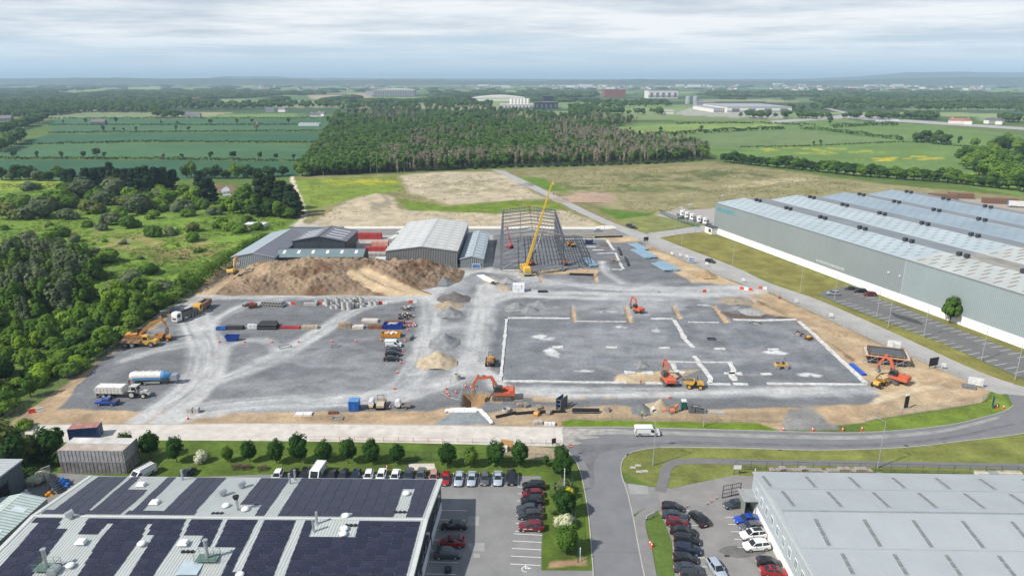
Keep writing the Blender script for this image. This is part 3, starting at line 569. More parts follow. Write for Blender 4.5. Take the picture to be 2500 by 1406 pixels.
for x in(6,17.8):MB().box(x-5.4,x+5.4,-.08,-.02,0,6.7).build('sliding_door',mat('barn_door',(.06,.068,.085),.5,wave=('X',.5,.5)),t)
MB().box(11.6,12.2,-.16,-.02,0,7.0).build('door_post',M_DARKTRIM,t)
shed('long_barn','long low barn with pale blue roof beside the hedge',(-117,276,0),R(-1.5),18,47,4.9,6.7,mat('barn_grey_wall',(.24,.27,.30),.55,wave=('X',.8,.5)),R_BLUE,M_TRIM,(),roof2=R_SLATE)
shed('back_barn','plain slate roofed barn behind the long low barn',(-84,317.5,0),R(90),16,24,5.4,6.6,W_NAVY,R_SLATE,M_DARKTRIM)
ll=[(0,3.3+i*6.1,.40,.78,1.1)for i in range(6)]
t=shed('low_store','low store with grey green roof and six square rooflights behind the earth bank',(-63.0,279.0,0),R(90.6),12.5,36.6,4.1,6.2,W_NAVY,R_GREEN,M_DARKTRIM,ll,lm=M_SKYB)
t=thing('site_cabin','small white flat roofed cabin at the end of the stone track','cabin',G(596,560),R(-3))
for k,(x,w)in enumerate(((0,4.6),(5.0,5.4))):
 c=MB();c.box(x,x+w,0,6,0,2.5);c.build('wall',mat('cabin_white',(.62,.62,.60),.7,var=.1),t);MB().box(x-.2,x+w+.2,-.2,6.2,2.5,2.7).build('roof',mat('cabin_roof',(.68,.68,.66),.6),t)
 for q in range(2+k):MB().box(x+.6+q*1.6,x+1.6+q*1.6,-.05,0,.9,1.9).build('window',glass('pane_dark'),t)
 # ------------------------------------------------------------------ big distribution warehouse on the right
A0,B0=G(1741,568),G(2500,851);WAZ=math.atan2(B0.y-A0.y,B0.x-A0.x)+math.pi/2
wh=thing('distribution_warehouse','vast four bay warehouse with white plinth and pale ridged roofs','warehouse',A0,WAZ)
NB=4;BW=[0,33.0,64.0,95.0,126.0];EV,RG=15.4,17.0;LN=215;SP=119.5
M_WCL=mat('warehouse_cladding',(.255,.29,.295),.5,.1,var=.05,sc=.05,wave=('Y',.9,.35));M_WCL2=mat('warehouse_cladding_pale',(.305,.365,.37),.5,.1,var=.07,sc=.07,wave=('Y',.6,.5))
M_PLI=mat('white_plinth',(.80,.80,.78),.7,var=.06,sc=.2)
MB().box(0,.3,-SP,0,2.9,EV-.05).build('wall_cladding',M_WCL,wh);MB().box(.012,.3,-LN,-SP,2.9,EV-.05).build('wall_cladding',M_WCL2,wh)
for k in range(9):MB().box(-.12,.28,-24*(k+1)+.06,-24*k-.06 if k else 0,0,3.0).build('plinth_panel',M_PLI,wh)
MB().box(-.16,-.02,-LN,0,EV-.05,EV+.28).build('gutter',M_DARKTRIM,wh)
b=MB();prof=[(0.02,0)]
for i in range(NB):prof+=[(BW[i]+.02,EV-.1),((BW[i]+BW[i+1])/2,RG-.1)]
prof+=[(BW[-1],EV-.1),(BW[-1],0)]
b.prism(prof,-.3,-.02);b.build('end_wall',M_WCL,wh)
RWN=[mat('warehouse_roof',(.415,.475,.50),.55,.05,var=.10,sc=.04,wave=('Y',.9,.3)),mat('warehouse_roof_stained',(.29,.36,.41),.5,.1,var=.12,sc=.03,wave=('Y',.9,.3)),mat('warehouse_roof_pale',(.46,.485,.465),.6,.05,var=.12,sc=.05,wave=('Y',.9,.3)),mat('warehouse_far_slope',(.23,.245,.26),.6,.05,var=.12,sc=.06,wave=('Y',.9,.3)),mat('warehouse_far_slope_worn',(.34,.32,.28),.7,.05,var=.3,sc=.15,wave=('Y',.9,.3))]  # plain far slopes: shade away from the sun is put into the colour
M_RLD=mat('rooflight_weathered',(.24,.285,.30),.4,var=.15,sc=.7);M_RLB=mat('rooflight_brown',(.26,.215,.17),.4,var=.15,sc=.7)
rest=MB();hw_=None
for i in range(NB):
 c=(BW[i]+BW[i+1])/2;hw=c-BW[i];a=math.atan2(RG-EV,hw);sl=hw/math.cos(a)
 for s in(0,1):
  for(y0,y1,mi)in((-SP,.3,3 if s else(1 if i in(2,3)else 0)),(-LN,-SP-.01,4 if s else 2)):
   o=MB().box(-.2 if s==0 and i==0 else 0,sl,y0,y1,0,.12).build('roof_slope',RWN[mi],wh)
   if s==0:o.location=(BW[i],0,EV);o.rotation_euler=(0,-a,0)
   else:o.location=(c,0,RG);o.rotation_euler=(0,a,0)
   if s==0:
    for k in range(int((y1-y0)/4.7)):
     for r in range(4):
      yy=y1-2.5-k*4.7-(r%2)*2.3
      if yy<y0+1:continue
      f=(.12+.225*r)*sl;w=2.6 if mi!=2 else 3.6;m=M_RLB if mi==2 else M_RLD
      if i<2:obj('rooflight',panel_mesh('rooflight',w,.62,.04,m),o,(f+w/2,yy,.123))
      else:rest.m=Matrix.Translation((BW[i],0,EV))@Matrix.Rotation(-a,4,'Y');rest.box(f,f+w,yy-.31,yy+.31,.123,.16)
 MB().box(c-.25,c+.25,-LN,.3,RG+.09,RG+.17).build('ridge_cap',M_TRIM,wh)
 for k in range(8):
  for q in(0,1):
   v=MB();v.box(c-.65,c+.65,-10.8-k*23-q*3.0,-9.5-k*23-q*3.0,RG+.35,RG+1.6)
   for lx in(-.6,.6):v.box(c+lx-.06,c+lx+.06,-10.2-k*23-q*3.0,-10-k*23-q*3.0,RG+.1,RG+.4)
   for z in range(4):v.box(c-.70,c+.70,-10.85-k*23-q*3.0,-9.45-k*23-q*3.0,RG+.45+z*.3,RG+.58+z*.3)
   v.build('roof_ventilator',mat('ventilator_dark',(.05,.055,.065),.6,var=.1),wh)
tag(rest.build('rooflight',M_RLD,wh),kind='stuff')
MB().box(-.08,-.02,-92,-76,4.0,5.1).build('wall_patch',mat('cladding_patch',(.36,.40,.41),.5),wh)
MB().box(-.05,-.03,-SP-.15,-SP+.15,3,EV).build('corner_trim',M_TRIM,wh)
for y in(-113,-118):MB().box(-.4,0,y-.3,y+.3,9,9.5).build('floodlight',mat('lamp_white',(.7,.7,.7)),wh)
MB().box(-3.5,-.01,-4,2.5,0,3.4).build('entrance_lobby',mat('lobby_white',(.7,.7,.68),.7),wh);MB().box(-3.58,-3.5,-3.2,-1.2,1.0,2.6).build('window',glass('pane_dark'),wh);MB().box(-3.8,.3,-4.3,2.8,3.4,3.6).build('lobby_roof',M_DARKTRIM,wh)
def letters(name,text,size,m,parent,loc,rot,depth=.05,align='LEFT',width=None):
 cu=bpy.data.curves.new(name,'FONT');cu.body=text;cu.size=size;cu.extrude=depth;cu.align_x=align
 tmp=bpy.data.objects.new(name,cu);COL.objects.link(tmp);dg=bpy.context.evaluated_depsgraph_get();me=bpy.data.meshes.new_from_object(tmp.evaluated_get(dg));bpy.data.objects.remove(tmp)
 me.materials.clear();me.materials.append(m);o=obj(name,me,parent,loc);o.rotation_euler=rot
 if width:o.scale=(width/max(.01,o.dimensions.x),1,1)
 return o
letters('sign_lettering','PENNEYS',3.0,mat('teal_sign',(.05,.33,.38),.4,var=0),wh,(-.09,-1.6,11.9),(math.pi/2,0,-math.pi/2),width=15)
M_LINE=M_WHITE
b=MB();da=(GA([(2500,926)])-GA([(2060,746)]))[0];
def bays(b,p0,p1,n,ln,side,w=.12,z=.036):
 p0=np.array(p0);p1=np.array(p1);d=(p1-p0);Ld=np.linalg.norm(d);d=d/Ld;nn=np.array([-d[1],d[0]])*side
 for i in range(n+1):
  p=p0+d*Ld*i/n;q=p+nn*ln
  b.m=Matrix();e=d*w/2;b.add([(p[0]-e[0],p[1]-e[1],z),(p[0]+e[0],p[1]+e[1],z),(q[0]+e[0],q[1]+e[1],z),(q[0]-e[0],q[1]-e[1],z)],[(0,1,2,3)])
P1=GA([(2040,737),(2500,920),(2110,716),(2560,887)])
bays(b,P1[0],P1[1],25,4.6,1,.14);bays(b,P1[2],P1[3],25,4.6,-1,.14);b.build('bay_marking',M_LINE,park2)
# ------------------------------------------------------------------ solar-roofed building, near left
FR,FL,NR,NL=np.array([-13.0,108.7]),np.array([-77.3,109.7]),np.array([-14.9,80.5]),np.array([-78.8,81.5])
SBE,SBR=6.3,7.9
def SB(a,c,dz=0.0):
 """a: 0 right gable .. 1 left, c: 0 far eave .. .5 ridge .. 1 near eave"""
 p=(FR*(1-a)+FL*a)*(1-c)+(NR*(1-a)+NL*a)*c
 return(p[0],p[1],SBE+(SBR-SBE)*(1-abs(c-.5)*2)+dz)
def proj(p):
 dz=p[2]-CAM_H;dep=p[1]*_c-dz*_s;return 1250+FPX*p[0]/dep,703-FPX*(p[1]*_s+dz*_c)/dep
sb=thing('solar_roofed_building','low pale ribbed roof covered in solar panels beside the car park','building',(FR[0],FR[1],0))
def at0(b,o=sb.location):
 b.m=Matrix.Translation(-Vector(o));return b
M_SROOF=mat('ribbed_roof',(.475,.505,.485),.5,.1,var=.07,sc=.25);M_NAVYW=mat('navy_wall',(.030,.036,.052),.45,.1,var=.1,sc=.3,wave=('Y',1.0,.3))
for c0,c1 in((0,.5),(.5,1)):
 b=at0(MB());q=[SB(-.004,c0),SB(1.004,c0),SB(1.004,c1),SB(-.004,c1)]
 b.add([*q,*[(p[0],p[1],p[2]-.18)for p in q]],[(0,1,2,3),(7,6,5,4),(0,4,5,1),(1,5,6,2),(2,6,7,3),(3,7,4,0)])
 sl=b.build('roof_slope',M_SROOF,sb)
 rb=at0(MB())
 for k in range(1,132):
  a=k/132;w=.0007
  q0,q1,q2,q3=SB(a-w,c0+.01),SB(a+w,c0+.01),SB(a+w,c1-.01),SB(a-w,c1-.01)
  rb.add([q0,q1,q2,q3,*[(p[0],p[1],p[2]+.055)for p in(q0,q1,q2,q3)]],[(4,5,6,7),(0,1,5,4),(2,3,7,6),(0,4,7,3),(1,2,6,5)])
 tag(rb.build('roof_rib',M_SROOF,sl),kind='stuff')
for c0,c1,z in((.491,.509,.07),):
 b=at0(MB());b.add([SB(-.005,c0,z),SB(1.005,c0,z),SB(1.005,.5,z+.05),SB(-.005,.5,z+.05),SB(1.005,c1,z),SB(-.005,c1,z)],[(0,1,2,3),(3,2,4,5)]);b.build('ridge_cap',mat('ridge_flashing',(.50,.52,.50),.5,var=.06),sb)
for a0,a1 in((-.006,.005),(.995,1.006)):
 b=at0(MB())
 for c0,c1 in((0,.5),(.5,1)):b.add([SB(a0,c0,.10),SB(a1,c0,.10),SB(a1,c1,.10),SB(a0,c1,.10),SB(a0,c0,-.35),SB(a0,c1,-.35)],[(0,1,2,3),(0,3,5,4)])
 b.build('verge_trim',mat('ridge_flashing',(.50,.52,.50)),sb)
b=at0(MB());base=lambda a,c:SB(a,c)[:2]+(0.0,)
b.add([base(0,0),base(0,1),SB(0,1,-.2),SB(0,.5,-.2),SB(0,0,-.2)],[(0,1,2,3,4)]);b.add([base(1,0),base(1,1),SB(1,1,-.2),SB(1,.5,-.2),SB(1,0,-.2)],[(4,3,2,1,0)])
b.add([base(0,0),base(1,0),SB(1,0,-.2),SB(0,0,-.2)],[(0,1,2,3)]);b.add([base(0,1),base(1,1),SB(1,1,-.2),SB(0,1,-.2)],[(0,1,2,3)]);b.build('wall',M_NAVYW,sb)
sx=lambda c,dx=.0:(FR*(1-c)+NR*c)[0]+dx
for c0,c1 in((.02,.36),(.40,.66),(.70,.98)):
 b=at0(MB());p0,p1=base(0,c0),base(0,c1);b.add([p0,p1,(p1[0],p1[1],1.9),(p0[0],p0[1],1.9)]+[(p0[0]+.12,p0[1],0),(p1[0]+.12,p1[1],0),(p1[0]+.12,p1[1],1.9),(p0[0]+.12,p0[1],1.9)],[(4,5,6,7),(3,7,6,2),(0,4,7,3),(1,2,6,5)]);b.build('plinth_panel',mat('plinth_white',(.72,.74,.76),.7),sb)
for c in(.12,.25,.44,.55,.63,.76,.86):
 b=at0(MB());p=base(0,c);b.box(p[0]-.05,p[0]+.07,p[1]-.7,p[1]+.7,3.3,4.5);wdw=b.build('window',glass('pane_dark'),sb)
 b=at0(MB());b.box(p[0]-.05,p[0]+.11,p[1]-.8,p[1]+.8,3.18,3.3);b.build('window_sill',M_TRIM,wdw)
for c in(.13,.50):
 b=at0(MB());p=base(0,c);b.box(p[0],p[0]+.5,p[1]-.2,p[1]+.2,5.1,5.35);b.build('floodlight',mat('lamp_white',(.7,.7,.7)),sb)
gaps=[[(110,1248),(124,1248),(243,1160),(227,1160)],[(211,1248),(221,1248),(324,1160),(313,1160)],[(310,1194),(358,1199),(297,1250),(318,1250),(413,1160),(345,1160)],[(342,1250),(395,1250),(486,1160),(434,1160)],[(474,1250),(556,1160),(642,1160),(586,1229),(636,1233),(617,1262),(489,1258)],[(641,1262),(673,1262),(740,1160),(713,1160)],[(959,1264),(988,1264),(1011,1194),(982,1194)],[(829,1264),(859,1264),(857,1249),(835,1248)],[(76,1271),(97,1271),(-10,1392),(-60,1406),(-60,1380)],[(142,1284),(150,1262),(216,1262),(187,1309),(244,1309),(185,1412),(70,1412),(167,1286)],[(227,1314),(243,1314),(279,1272),(267,1272)],[(309,1412),(272,1412),(346,1310),(360,1272),(371,1272),(356,1310),(372,1310)],[(368,1412),(437,1310),(451,1272),(462,1272),(447,1309),(493,1310),(480,1336),(572,1337),(534,1412)],[(511,1338),(523,1338),(551,1272),(541,1272)],[(565,1396),(587,1396),(642,1272),(627,1272)],[(664,1412),(690,1412),(742,1272),(721,1272)],[(751,1315),(771,1262),(879,1262),(863,1317)]]
pan=[]
aa=np.linspace(.012,.988,700)
for sl_,(c0,c1)in enumerate(((.012,.480),(.520,.985))):
 nr_=11
 for r in range(nr_):
  d0=c0+(c1-c0)*r/nr_;d1=c0+(c1-c0)*(r+1)/nr_-(.0012 if sl_==0 else .0034)
  uv=np.array([proj(SB(q,(d0+d1)/2,.1))for q in aa]);free=uv[:,0]>-60
  for g in gaps:free&=~inside(uv[:,0],uv[:,1],g)
  i=0
  while i<len(aa):
   if not free[i]:i+=1;continue
   j=i
   while j+1<len(aa)and free[j+1]:j+=1
   n=max(1,round((aa[j]-aa[i])*65/1.85))
   if(aa[j]-aa[i])*65>.9 and uv[i][1]<1440:
    for k in range(n):f0=aa[i]+(aa[j]-aa[i])*k/n;f1=aa[i]+(aa[j]-aa[i])*(k+1)/n-.0010;pan.append((uv[(i+j)//2][1],f0,f1,d0,d1))
   i=j+1
pan.sort(key=lambda q:-q[0])
M_PV=[mat('solar_cell_%s'%'abc'[i],c,.22,.0,var=.10,sc=.6,spec=.55)for i,c in enumerate(((.020,.021,.042),(.025,.026,.048),(.017,.019,.037)))]
rest=at0(MB())
def pv(b,a0,a1,d0,d1):
 q=[SB(a0,d0,.13),SB(a1,d0,.13),SB(a1,d1,.13),SB(a0,d1,.13)]
 b.add(q+[(p[0],p[1],p[2]-.05)for p in q],[(0,1,2,3),(0,4,5,1),(1,5,6,2),(2,6,7,3),(3,7,4,0)])
for i,(v,*q)in enumerate(pan):
 if i<300:b=at0(MB());pv(b,*q);b.build('solar_panel',M_PV[(i*7)%3],sb)
 else:rest.cur=(i*7)%3;pv(rest,*q)
if rest.v:tag(rest.build('solar_panel',M_PV,sb),kind='stuff')
def roofp(u,v):
 """point of the solar roof seen at a pixel"""
 for it in range(3):
  z=SBR if it==0 else zz
  p=G(u,v,z);c=(FR[1]-p.y)/(FR[1]-NR[1]);zz=SBE+(SBR-SBE)*(1-abs(c-.5)*2)
 return Vector((p.x,p.y,zz))
M_VW=mat('vent_white',(.74,.75,.74),.5,var=.06);M_STEEL=mat('galvanised',(.50,.53,.55),.35,.6,var=.12,sc=2)
for u,v,kind in[(345,1186,'box'),(378,1230,'box'),(199,1326,'box'),(448,1329,'box'),(552,1237,'dome'),(599,1246,'dome'),(346,1330,'dome'),(172,1383,'dome'),(586,1406,'dome'),(992,1207,'dome'),(844,1262,'dome'),(838,1306,'dome'),(841,1293,'dome'),(173,1264,'cowl'),(546,1209,'cowl'),(592,1190,'cowl'),(580,1245,'flue'),(446,1172,'pipe'),(708,1181,'pipe'),(721,1172,'pipe'),(766,1297,'pipe'),(774,1278,'pipe'),(115,1388,'stack'),(507,1365,'stack'),(857,1283,'fan'),(977,1251,'fan'),(531,1254,'fan'),(458,1347,'fan'),(132,1395,'duct'),(465,1385,'walk')]:
 p=roofp(u,v)-sb.location;b=MB().at(p)
 if kind=='box':
  b.box(-.62,.62,-.5,.5,0,.32);b.box(-.8,.8,-.66,.66,.32,.65,(.22,.18));b.build('roof_vent',M_VW,sb)
 elif kind=='dome':
  b.cyl((0,0,0),(0,0,.3),.42,.42,14)
  for r0,r1,z0,z1 in((.62,.66,.28,.38),(.66,.5,.38,.54),(.5,.2,.54,.64)):b.cyl((0,0,z0),(0,0,z1),r0,r1,16)
  b.build('roof_dome',M_VW,sb,smooth=True)
 elif kind=='cowl':b.cyl((0,0,0),(0,0,.7),.4,.4,12);b.cyl((-.5,-.5,.75),(.35,.35,1.05),.48,.48,12);b.build('roof_cowl',M_STEEL,sb)
 elif kind=='flue':b.cyl((0,0,0),(0,0,2.2),.28,.28,12);f=b.build('flue_pipe',M_STEEL,sb);MB().at(p).cyl((0,0,2.2),(0,0,2.7),.38,.55,12).build('cap',mat('soot',(.02,.02,.02),.8),f)
 elif kind=='pipe':b.cyl((0,0,0),(0,0,2.2),.2,.2,10);b.cyl((0,0,0),(0,0,.15),.4,.3,10);b.build('flue_pipe',M_STEEL,sb)
 elif kind=='stack':
  b.cyl((0,0,0),(0,0,3.4),.26,.26,12);b.cyl((0,0,3.4),(0,0,3.5),.4,.4,12);f=b.build('flue_stack',M_STEEL,sb)
  g=MB().at(p)
  g.box(-1.6,1.6,-.9,.9,.25,.35)
  for x in(-1.6,-.55,.55,1.6):
   for y in(-.9,.9):g.cyl((x,y,0),(x,y,1.4),.03,.03,5)
  for z in(.85,1.4):
   for y in(-.9,.9):g.cyl((-1.6,y,z),(1.6,y,z),.025,.025,5)
   for x in(-1.6,1.6):g.cyl((x,-.9,z),(x,.9,z),.025,.025,5)
  g.build('guard_rail',mat('deck_green',(.13,.20,.17),.6),f)
 elif kind=='fan':
  for x in(-.7,0,.7):b.cyl((x,0,.05),(x,0,.22),.3,.3,12)
  b.box(-1.05,1.05,-.05,.05,.0,.1);b.build('fan_unit',mat('fan_black',(.02,.02,.022),.6),sb)
 elif kind=='duct':b.box(-.7,.7,-.8,.8,0,.8,(.15,.1));b.build('duct_box',M_STEEL,sb)
 else:b.box(-1.6,1.6,-1.6,1.6,.05,.12);b.build('roof_walkway',mat('walkway_blue',(.42,.5,.55),.5),sb)
 # ------------------------------------------------------------------ grey ribbed hall, near right
RX0,RX1,RY0,RY1,RE,RR=44.4,104.0,80.5,109.9,7.0,9.0
rh=thing('ribbed_roof_hall','pale blue grey hall with slotted rooflights beside the small car park','building',(RX0,RY1,0),R(-1.3))
M_HROOF=mat('hall_roof',(.375,.405,.415),.5,.08,var=.06,sc=.12);M_HWALL=mat('hall_wall',(.47,.52,.55),.5,.08,var=.05,sc=.2,wave=('Y',.5,.6))
LW=RX1-RX0;HD=(RY1-RY0)/2;a=math.atan2(RR-RE,HD);sl=HD/math.cos(a)
for s in(0,1):
 o=MB().box(-.25,LW,-.25,sl,0,.12).build('roof_slope',M_HROOF,rh)
 if s==0:o.location=(0,-HD,RR);o.rotation_euler=(-a,0,0)
 else:o.location=(LW,-HD,RR);o.rotation_euler=(-a,0,math.pi)
 fl=(lambda x:x)if s==0 else(lambda x:LW-x)
 rbm=MB()
 for k in range(int(LW/.5)):rbm.box(.1+k*.5,.16+k*.5,-.2,sl,.12,.165)
 tag(rbm.build('roof_rib',M_HROOF,o),kind='stuff')
 for k in range(7):
  for(f0,f1,off)in(((.10,.46,2.2),(.58,.86,.9))if s==0 else((.12,.50,4.3),(.60,.86,5.6))):
   x=fl(off+k*7.7);y=(f0+f1)/2*sl;ln=(f1-f0)*sl
   r=obj('rooflight',panel_mesh('rooflight_frame',.85,ln,.06,M_TRIM),o,(x,y,.17));r.name='rooflight'
   for q in range(3):obj('pane',panel_mesh('pane',.66,ln/3-.08,.02,M_SKYD),r,(0,(q-1)*ln/3,.062))
 for yy in(.53*sl,):MB().box(-.25,LW,yy-.05,yy+.05,.15,.19).build('sheet_lap',mat('lap_line',(.36,.40,.42),.5),o)
MB().box(-.26,LW,-HD-.15,-HD+.15,RR+.10,RR+.2).build('ridge_cap',mat('ridge_dark',(.25,.28,.30),.5),rh)
b=MB();b.add([(0,0,1.9),(0,-2*HD,1.9),(0,-2*HD,RE),(0,-HD,RR),(0,0,RE)],[(0,1,2,3,4)]);b.add([(0,0,1.9),(LW,0,1.9),(LW,0,RE),(0,0,RE)],[(0,1,2,3)]);b.build('wall',M_HWALL,rh)
for k in range(5):MB().box(-.1,.2,-6*(k+1)+.03,-6*k-.03 if k else 0,0,1.95).build('plinth_panel',M_PLI,rh)
MB().box(0,LW,-.2,.1,0,1.95).build('plinth_panel',M_PLI,rh)
for k in range(9):
 y=-2.6-k*2.7;w=MB().box(-.05,.05,y-.5,y+.5,3.5,5.0).build('window',glass('pane_sky',(.20,.25,.28),.15),rh)
 f=MB()
 for(y0,y1,z0,z1)in((y-.58,y+.58,5.0,5.1),(y-.58,y+.58,3.4,3.5),(y-.58,y-.5,3.5,5.0),(y+.5,y+.58,3.5,5.0),(y-.03,y+.03,3.5,5.0)):f.box(-.08,.04,y0,y1,z0,z1)
 f.build('frame',M_VW,w)
MB().box(-.28,-.02,-2*HD,0,RE-.12,RE+.1).build('verge_trim',M_TRIM,rh)
e=MB()
for x,y in((-2.2,-.2),(-2.2,-3.4),(-.2,-.2),(-.2,-3.4)):e.box(x-.06,x+.06,y-.06,y+.06,0,3.2)
e.box(-2.6,0,-3.8,.2,3.2,3.35);e.build('entrance_canopy',mat('canopy_grey',(.30,.31,.31),.5),rh);MB().box(-2.15,-2.1,-3.3,-.3,.1,3.1).build('canopy_glass',glass('canopy_pane',(.25,.27,.22),.1),rh)
# ------------------------------------------------------------------ sheds, containers and clutter in the yard at the left edge
C1,C2=G(66,1192),G(0,1246);dw=C2-C1;aw=math.atan2(dw.y,dw.x)
t=thing('corner_workshop','blue grey workshop with an open dark doorway at the picture edge','building',C1,aw)
MB().box(0,17,-16,0,0,6.0).build('wall',mat('workshop_wall',(.10,.125,.145),.5,.1,var=.1,sc=.2,wave=('X',.6,.5)),t);MB().box(-.3,17.3,-16.3,.3,6.0,6.3).build('roof',mat('workshop_roof',(.42,.45,.46),.5,var=.08,wave=('X',.6,.5)),t)
for k in range(3):MB().box(3+k*4,4.2+k*4,-13,-3,6.3,6.35).build('rooflight',M_SKYB,t)
MB().box(4.2,12,.0,.06,0,4.0).build('doorway',M_OPEN,t);MB().box(3.9,4.2,0,.1,0,4.3).build('door_frame',M_DARKTRIM,t);MB().box(3.9,12.3,0,.1,4.0,4.3).build('door_frame',M_DARKTRIM,t)
t=thing('lean_shed','low shed with pale green roof tucked against the solar roofed building','building',(-93.4,76,0),R(-.5))
MB().box(0,8.6,0,31.5,0,3.0).build('wall',mat('shed_wall',(.35,.37,.35),.7),t)
for s in(0,1):
 o=MB().box(0,4.5,-.2,31.7,0,.1).build('roof_slope',mat('pale_green_roof',(.44,.52,.49),.5,var=.08,wave=('Y',.7,.5)),t);o.location=(0,0,3.0)if s==0 else(8.6,31.5,3.0);o.rotation_euler=(0,-.23,0 if s==0 else math.pi)
 for k in range(5):obj('rooflight',panel_mesh('rooflight',2.2,1.1,.04,mat('rooflight_pale',(.62,.70,.72),.3)),o,(2.2,4+k*6,.103))
M_CONT=mat('grey_container',(.36,.37,.39),.6,.1,var=.2,sc=.8,dirt=(.25,.22,.20));M_CTOP=mat('container_roof_rust',(.40,.36,.32),.7,var=.3,sc=.4,dirt=(.30,.22,.16))
def container(t,x0,y0,z0,L_,side,top,w=2.44,h=2.6,dname='door',pitch=.36):
 b=MB();n=int(L_/pitch)
 for k in range(n):
  x=x0+k*L_/n;b.box(x,x+L_/n*.55,y0-.07,y0+w+.07,z0+.15,z0+h-.12)
 b.box(x0,x0+L_,y0,y0+w,z0+.02,z0+h-.03);o=b.build('container_body',side,t)
 f=MB()
 for x in(x0-.02,x0+L_-.14):
  for y in(y0-.06,y0+w-.08):f.box(x,x+.16,y-.03,y+.17,z0,z0+h)
 for z in(z0,z0+h-.13):
  for y in(y0-.055,y0+w-.075):f.box(x0+.1,x0+L_-.1,y-.02,y+.15,z,z+.12)
 f.build('corner_frame',side,o);MB().box(x0+.05,x0+L_-.05,y0+.05,y0+w-.05,z0+h-.03,z0+h+.01).build('container_top',top,o)
 for s in(0,1):
  d=MB();y=y0+.1+s*(w/2-.08);d.box(x0+L_,x0+L_+.05,y,y+w/2-.12,z0+.15,z0+h-.15);d=d.build(dname,side,o)
  l=MB()
  for q in(.3,.75):l.cyl((x0+L_+.09,y+q,z0+.15),(x0+L_+.09,y+q,z0+h-.2),.025,.025,5)
  l.build('locking_bar',M_STEEL,d)
p=G(146,1160);
for k,(lb,y0,z0)in enumerate((('lower rust streaked grey container below another by the hedge',0,0),('upper rust streaked grey container with worn pale top',0,2.62),('lower grey container standing behind the stacked grey pair',2.6,0),('upper white topped grey container behind the stacked pair',2.6,2.62))):
 t=thing('shipping_container',lb,'container',(p.x,p.y+.8,0),R(-1),'grey containers stacked by the hedge');container(t,0,y0,z0,13.2,M_CONT if z0 else mat('grey_container_low',(.22,.225,.23),.7,.1,var=.3,sc=.8,dirt=(.13,.11,.10)),M_CTOP if y0==0 else mat('container_roof_white',(.58,.56,.53),.7,var=.25,sc=.3),pitch=.75)
p=G(169,1074);t=thing('shipping_container','blue shipping container with faded red roof on the pale road','container',p,R(9));container(t,0,0,0,6.06,mat('blue_container',(.022,.045,.145),.5,var=.2,sc=.6),mat('faded_red_roof',(.42,.20,.16),.8,var=.3,sc=.5))
t=thing('steel_steps','steel stair and platform beside the stacked grey containers','stairs',G(112,1190),R(-30));b=MB()
for k in range(9):b.box(k*.5,k*.5+.4,0,1.4,2.4-k*.27,2.45-k*.27)
b.build('tread',M_DARKTRIM,t)
b=MB()
for y in(0,1.4):
 b.beam((0,y,2.35),(4.5,y,0),.08,.2);b.beam((0,y,3.3),(4.5,y,.95),.05,.05)
 for k in range(4):b.box(k*1.4,k*1.4+.06,y-.03,y+.03,0,3.2-k*.75)
b.build('stringer',M_DARKTRIM,t)
for u,v,lb,c,s in[(150,1185,'crumpled blue tarpaulin over a heap beside the steel steps',(.02,.17,.55),1.6),(118,1208,'rounded orange float lying in the workshop yard',(.75,.30,.02),.9),(135,1198,'heap of scrap under netting in the workshop yard',(.17,.16,.14),1.1),(60,1206,'white plastic tank beside the workshop doorway',(.62,.63,.62),1.0),(112,1160,'blue plastic cover on the railing by the steps',(.02,.16,.5),.8)]:
 t=thing('yard_item',lb,'cover' if 'tarp' in lb or 'cover' in lb else('float' if 'float' in lb else('tank' if 'tank' in lb else 'scrap heap')),G(u,v));t.name={'f':'float','t':'tank','s':'scrap_heap','c':'tarpaulin'}[t['category'][0]]
 bm=bmesh.new();bmesh.ops.create_icosphere(bm,subdivisions=3,radius=s)
 for vv in bm.verts:n=Vector(vv.co);vv.co=n*(1+.35*math.sin(n.x*5+n.y*3)*math.sin(n.z*4+n.y*4+u));vv.co.z=max(vv.co.z,-.15)*.75
 me=bpy.data.meshes.new('body');bm.to_mesh(me);bm.free();me.materials.append(mat(t.name+'_skin'+str(u),c,.5,var=.2,sc=1.5));obj('body',me,t)
b=MB();b.box(-3,3,-.12,.12,0,1.3);tag(b.build('concrete_wall',mat('yard_wall',(.36,.35,.33),.9,var=.2),None,G(82,1165),R(50)),'short concrete wall between the workshop and the bushes','wall')
# ================================================================== VEHICLES
M_TYRE=mat('tyre',(.022,.022,.023),.85,var=.15,sc=3);M_RIM=mat('alloy_rim',(.42,.43,.44),.35,.6,var=.05)
M_GLS=glass('car_glass',(.018,.022,.027),.05);M_HL=mat('headlamp',(.62,.65,.68),.12,var=0,spec=.6);M_TL=mat('tail_lamp',(.35,.012,.012),.25,var=0)
M_PLATE=mat('number_plate',(.7,.7,.66),.5,var=0);M_BLK=mat('black_plastic',(.02,.02,.021),.6,var=.1)
def paintm(name,c,metal=.0,rough=.28):return mat('paint_'+name,c,rough,metal,var=.0,spec=.45,coat=.6)
PC={'black':paintm('black',(.012,.012,.014)),'charcoal':paintm('charcoal',(.045,.048,.053),.3),'grey':paintm('grey',(.13,.135,.145),.4),'silver':paintm('silver',(.42,.45,.49),.5),'palesilver':paintm('palesilver',(.50,.56,.63),.4),'white':paintm('white',(.78,.79,.79)),'red':paintm('red',(.30,.012,.015)),'darkred':paintm('darkred',(.16,.012,.022),.2),'blue':paintm('blue',(.015,.07,.42),.2),'navy':paintm('navy',(.014,.022,.055),.2),'slate':paintm('slate',(.055,.065,.085),.3),'salmon':paintm('salmon',(.42,.21,.17),0,.6)}
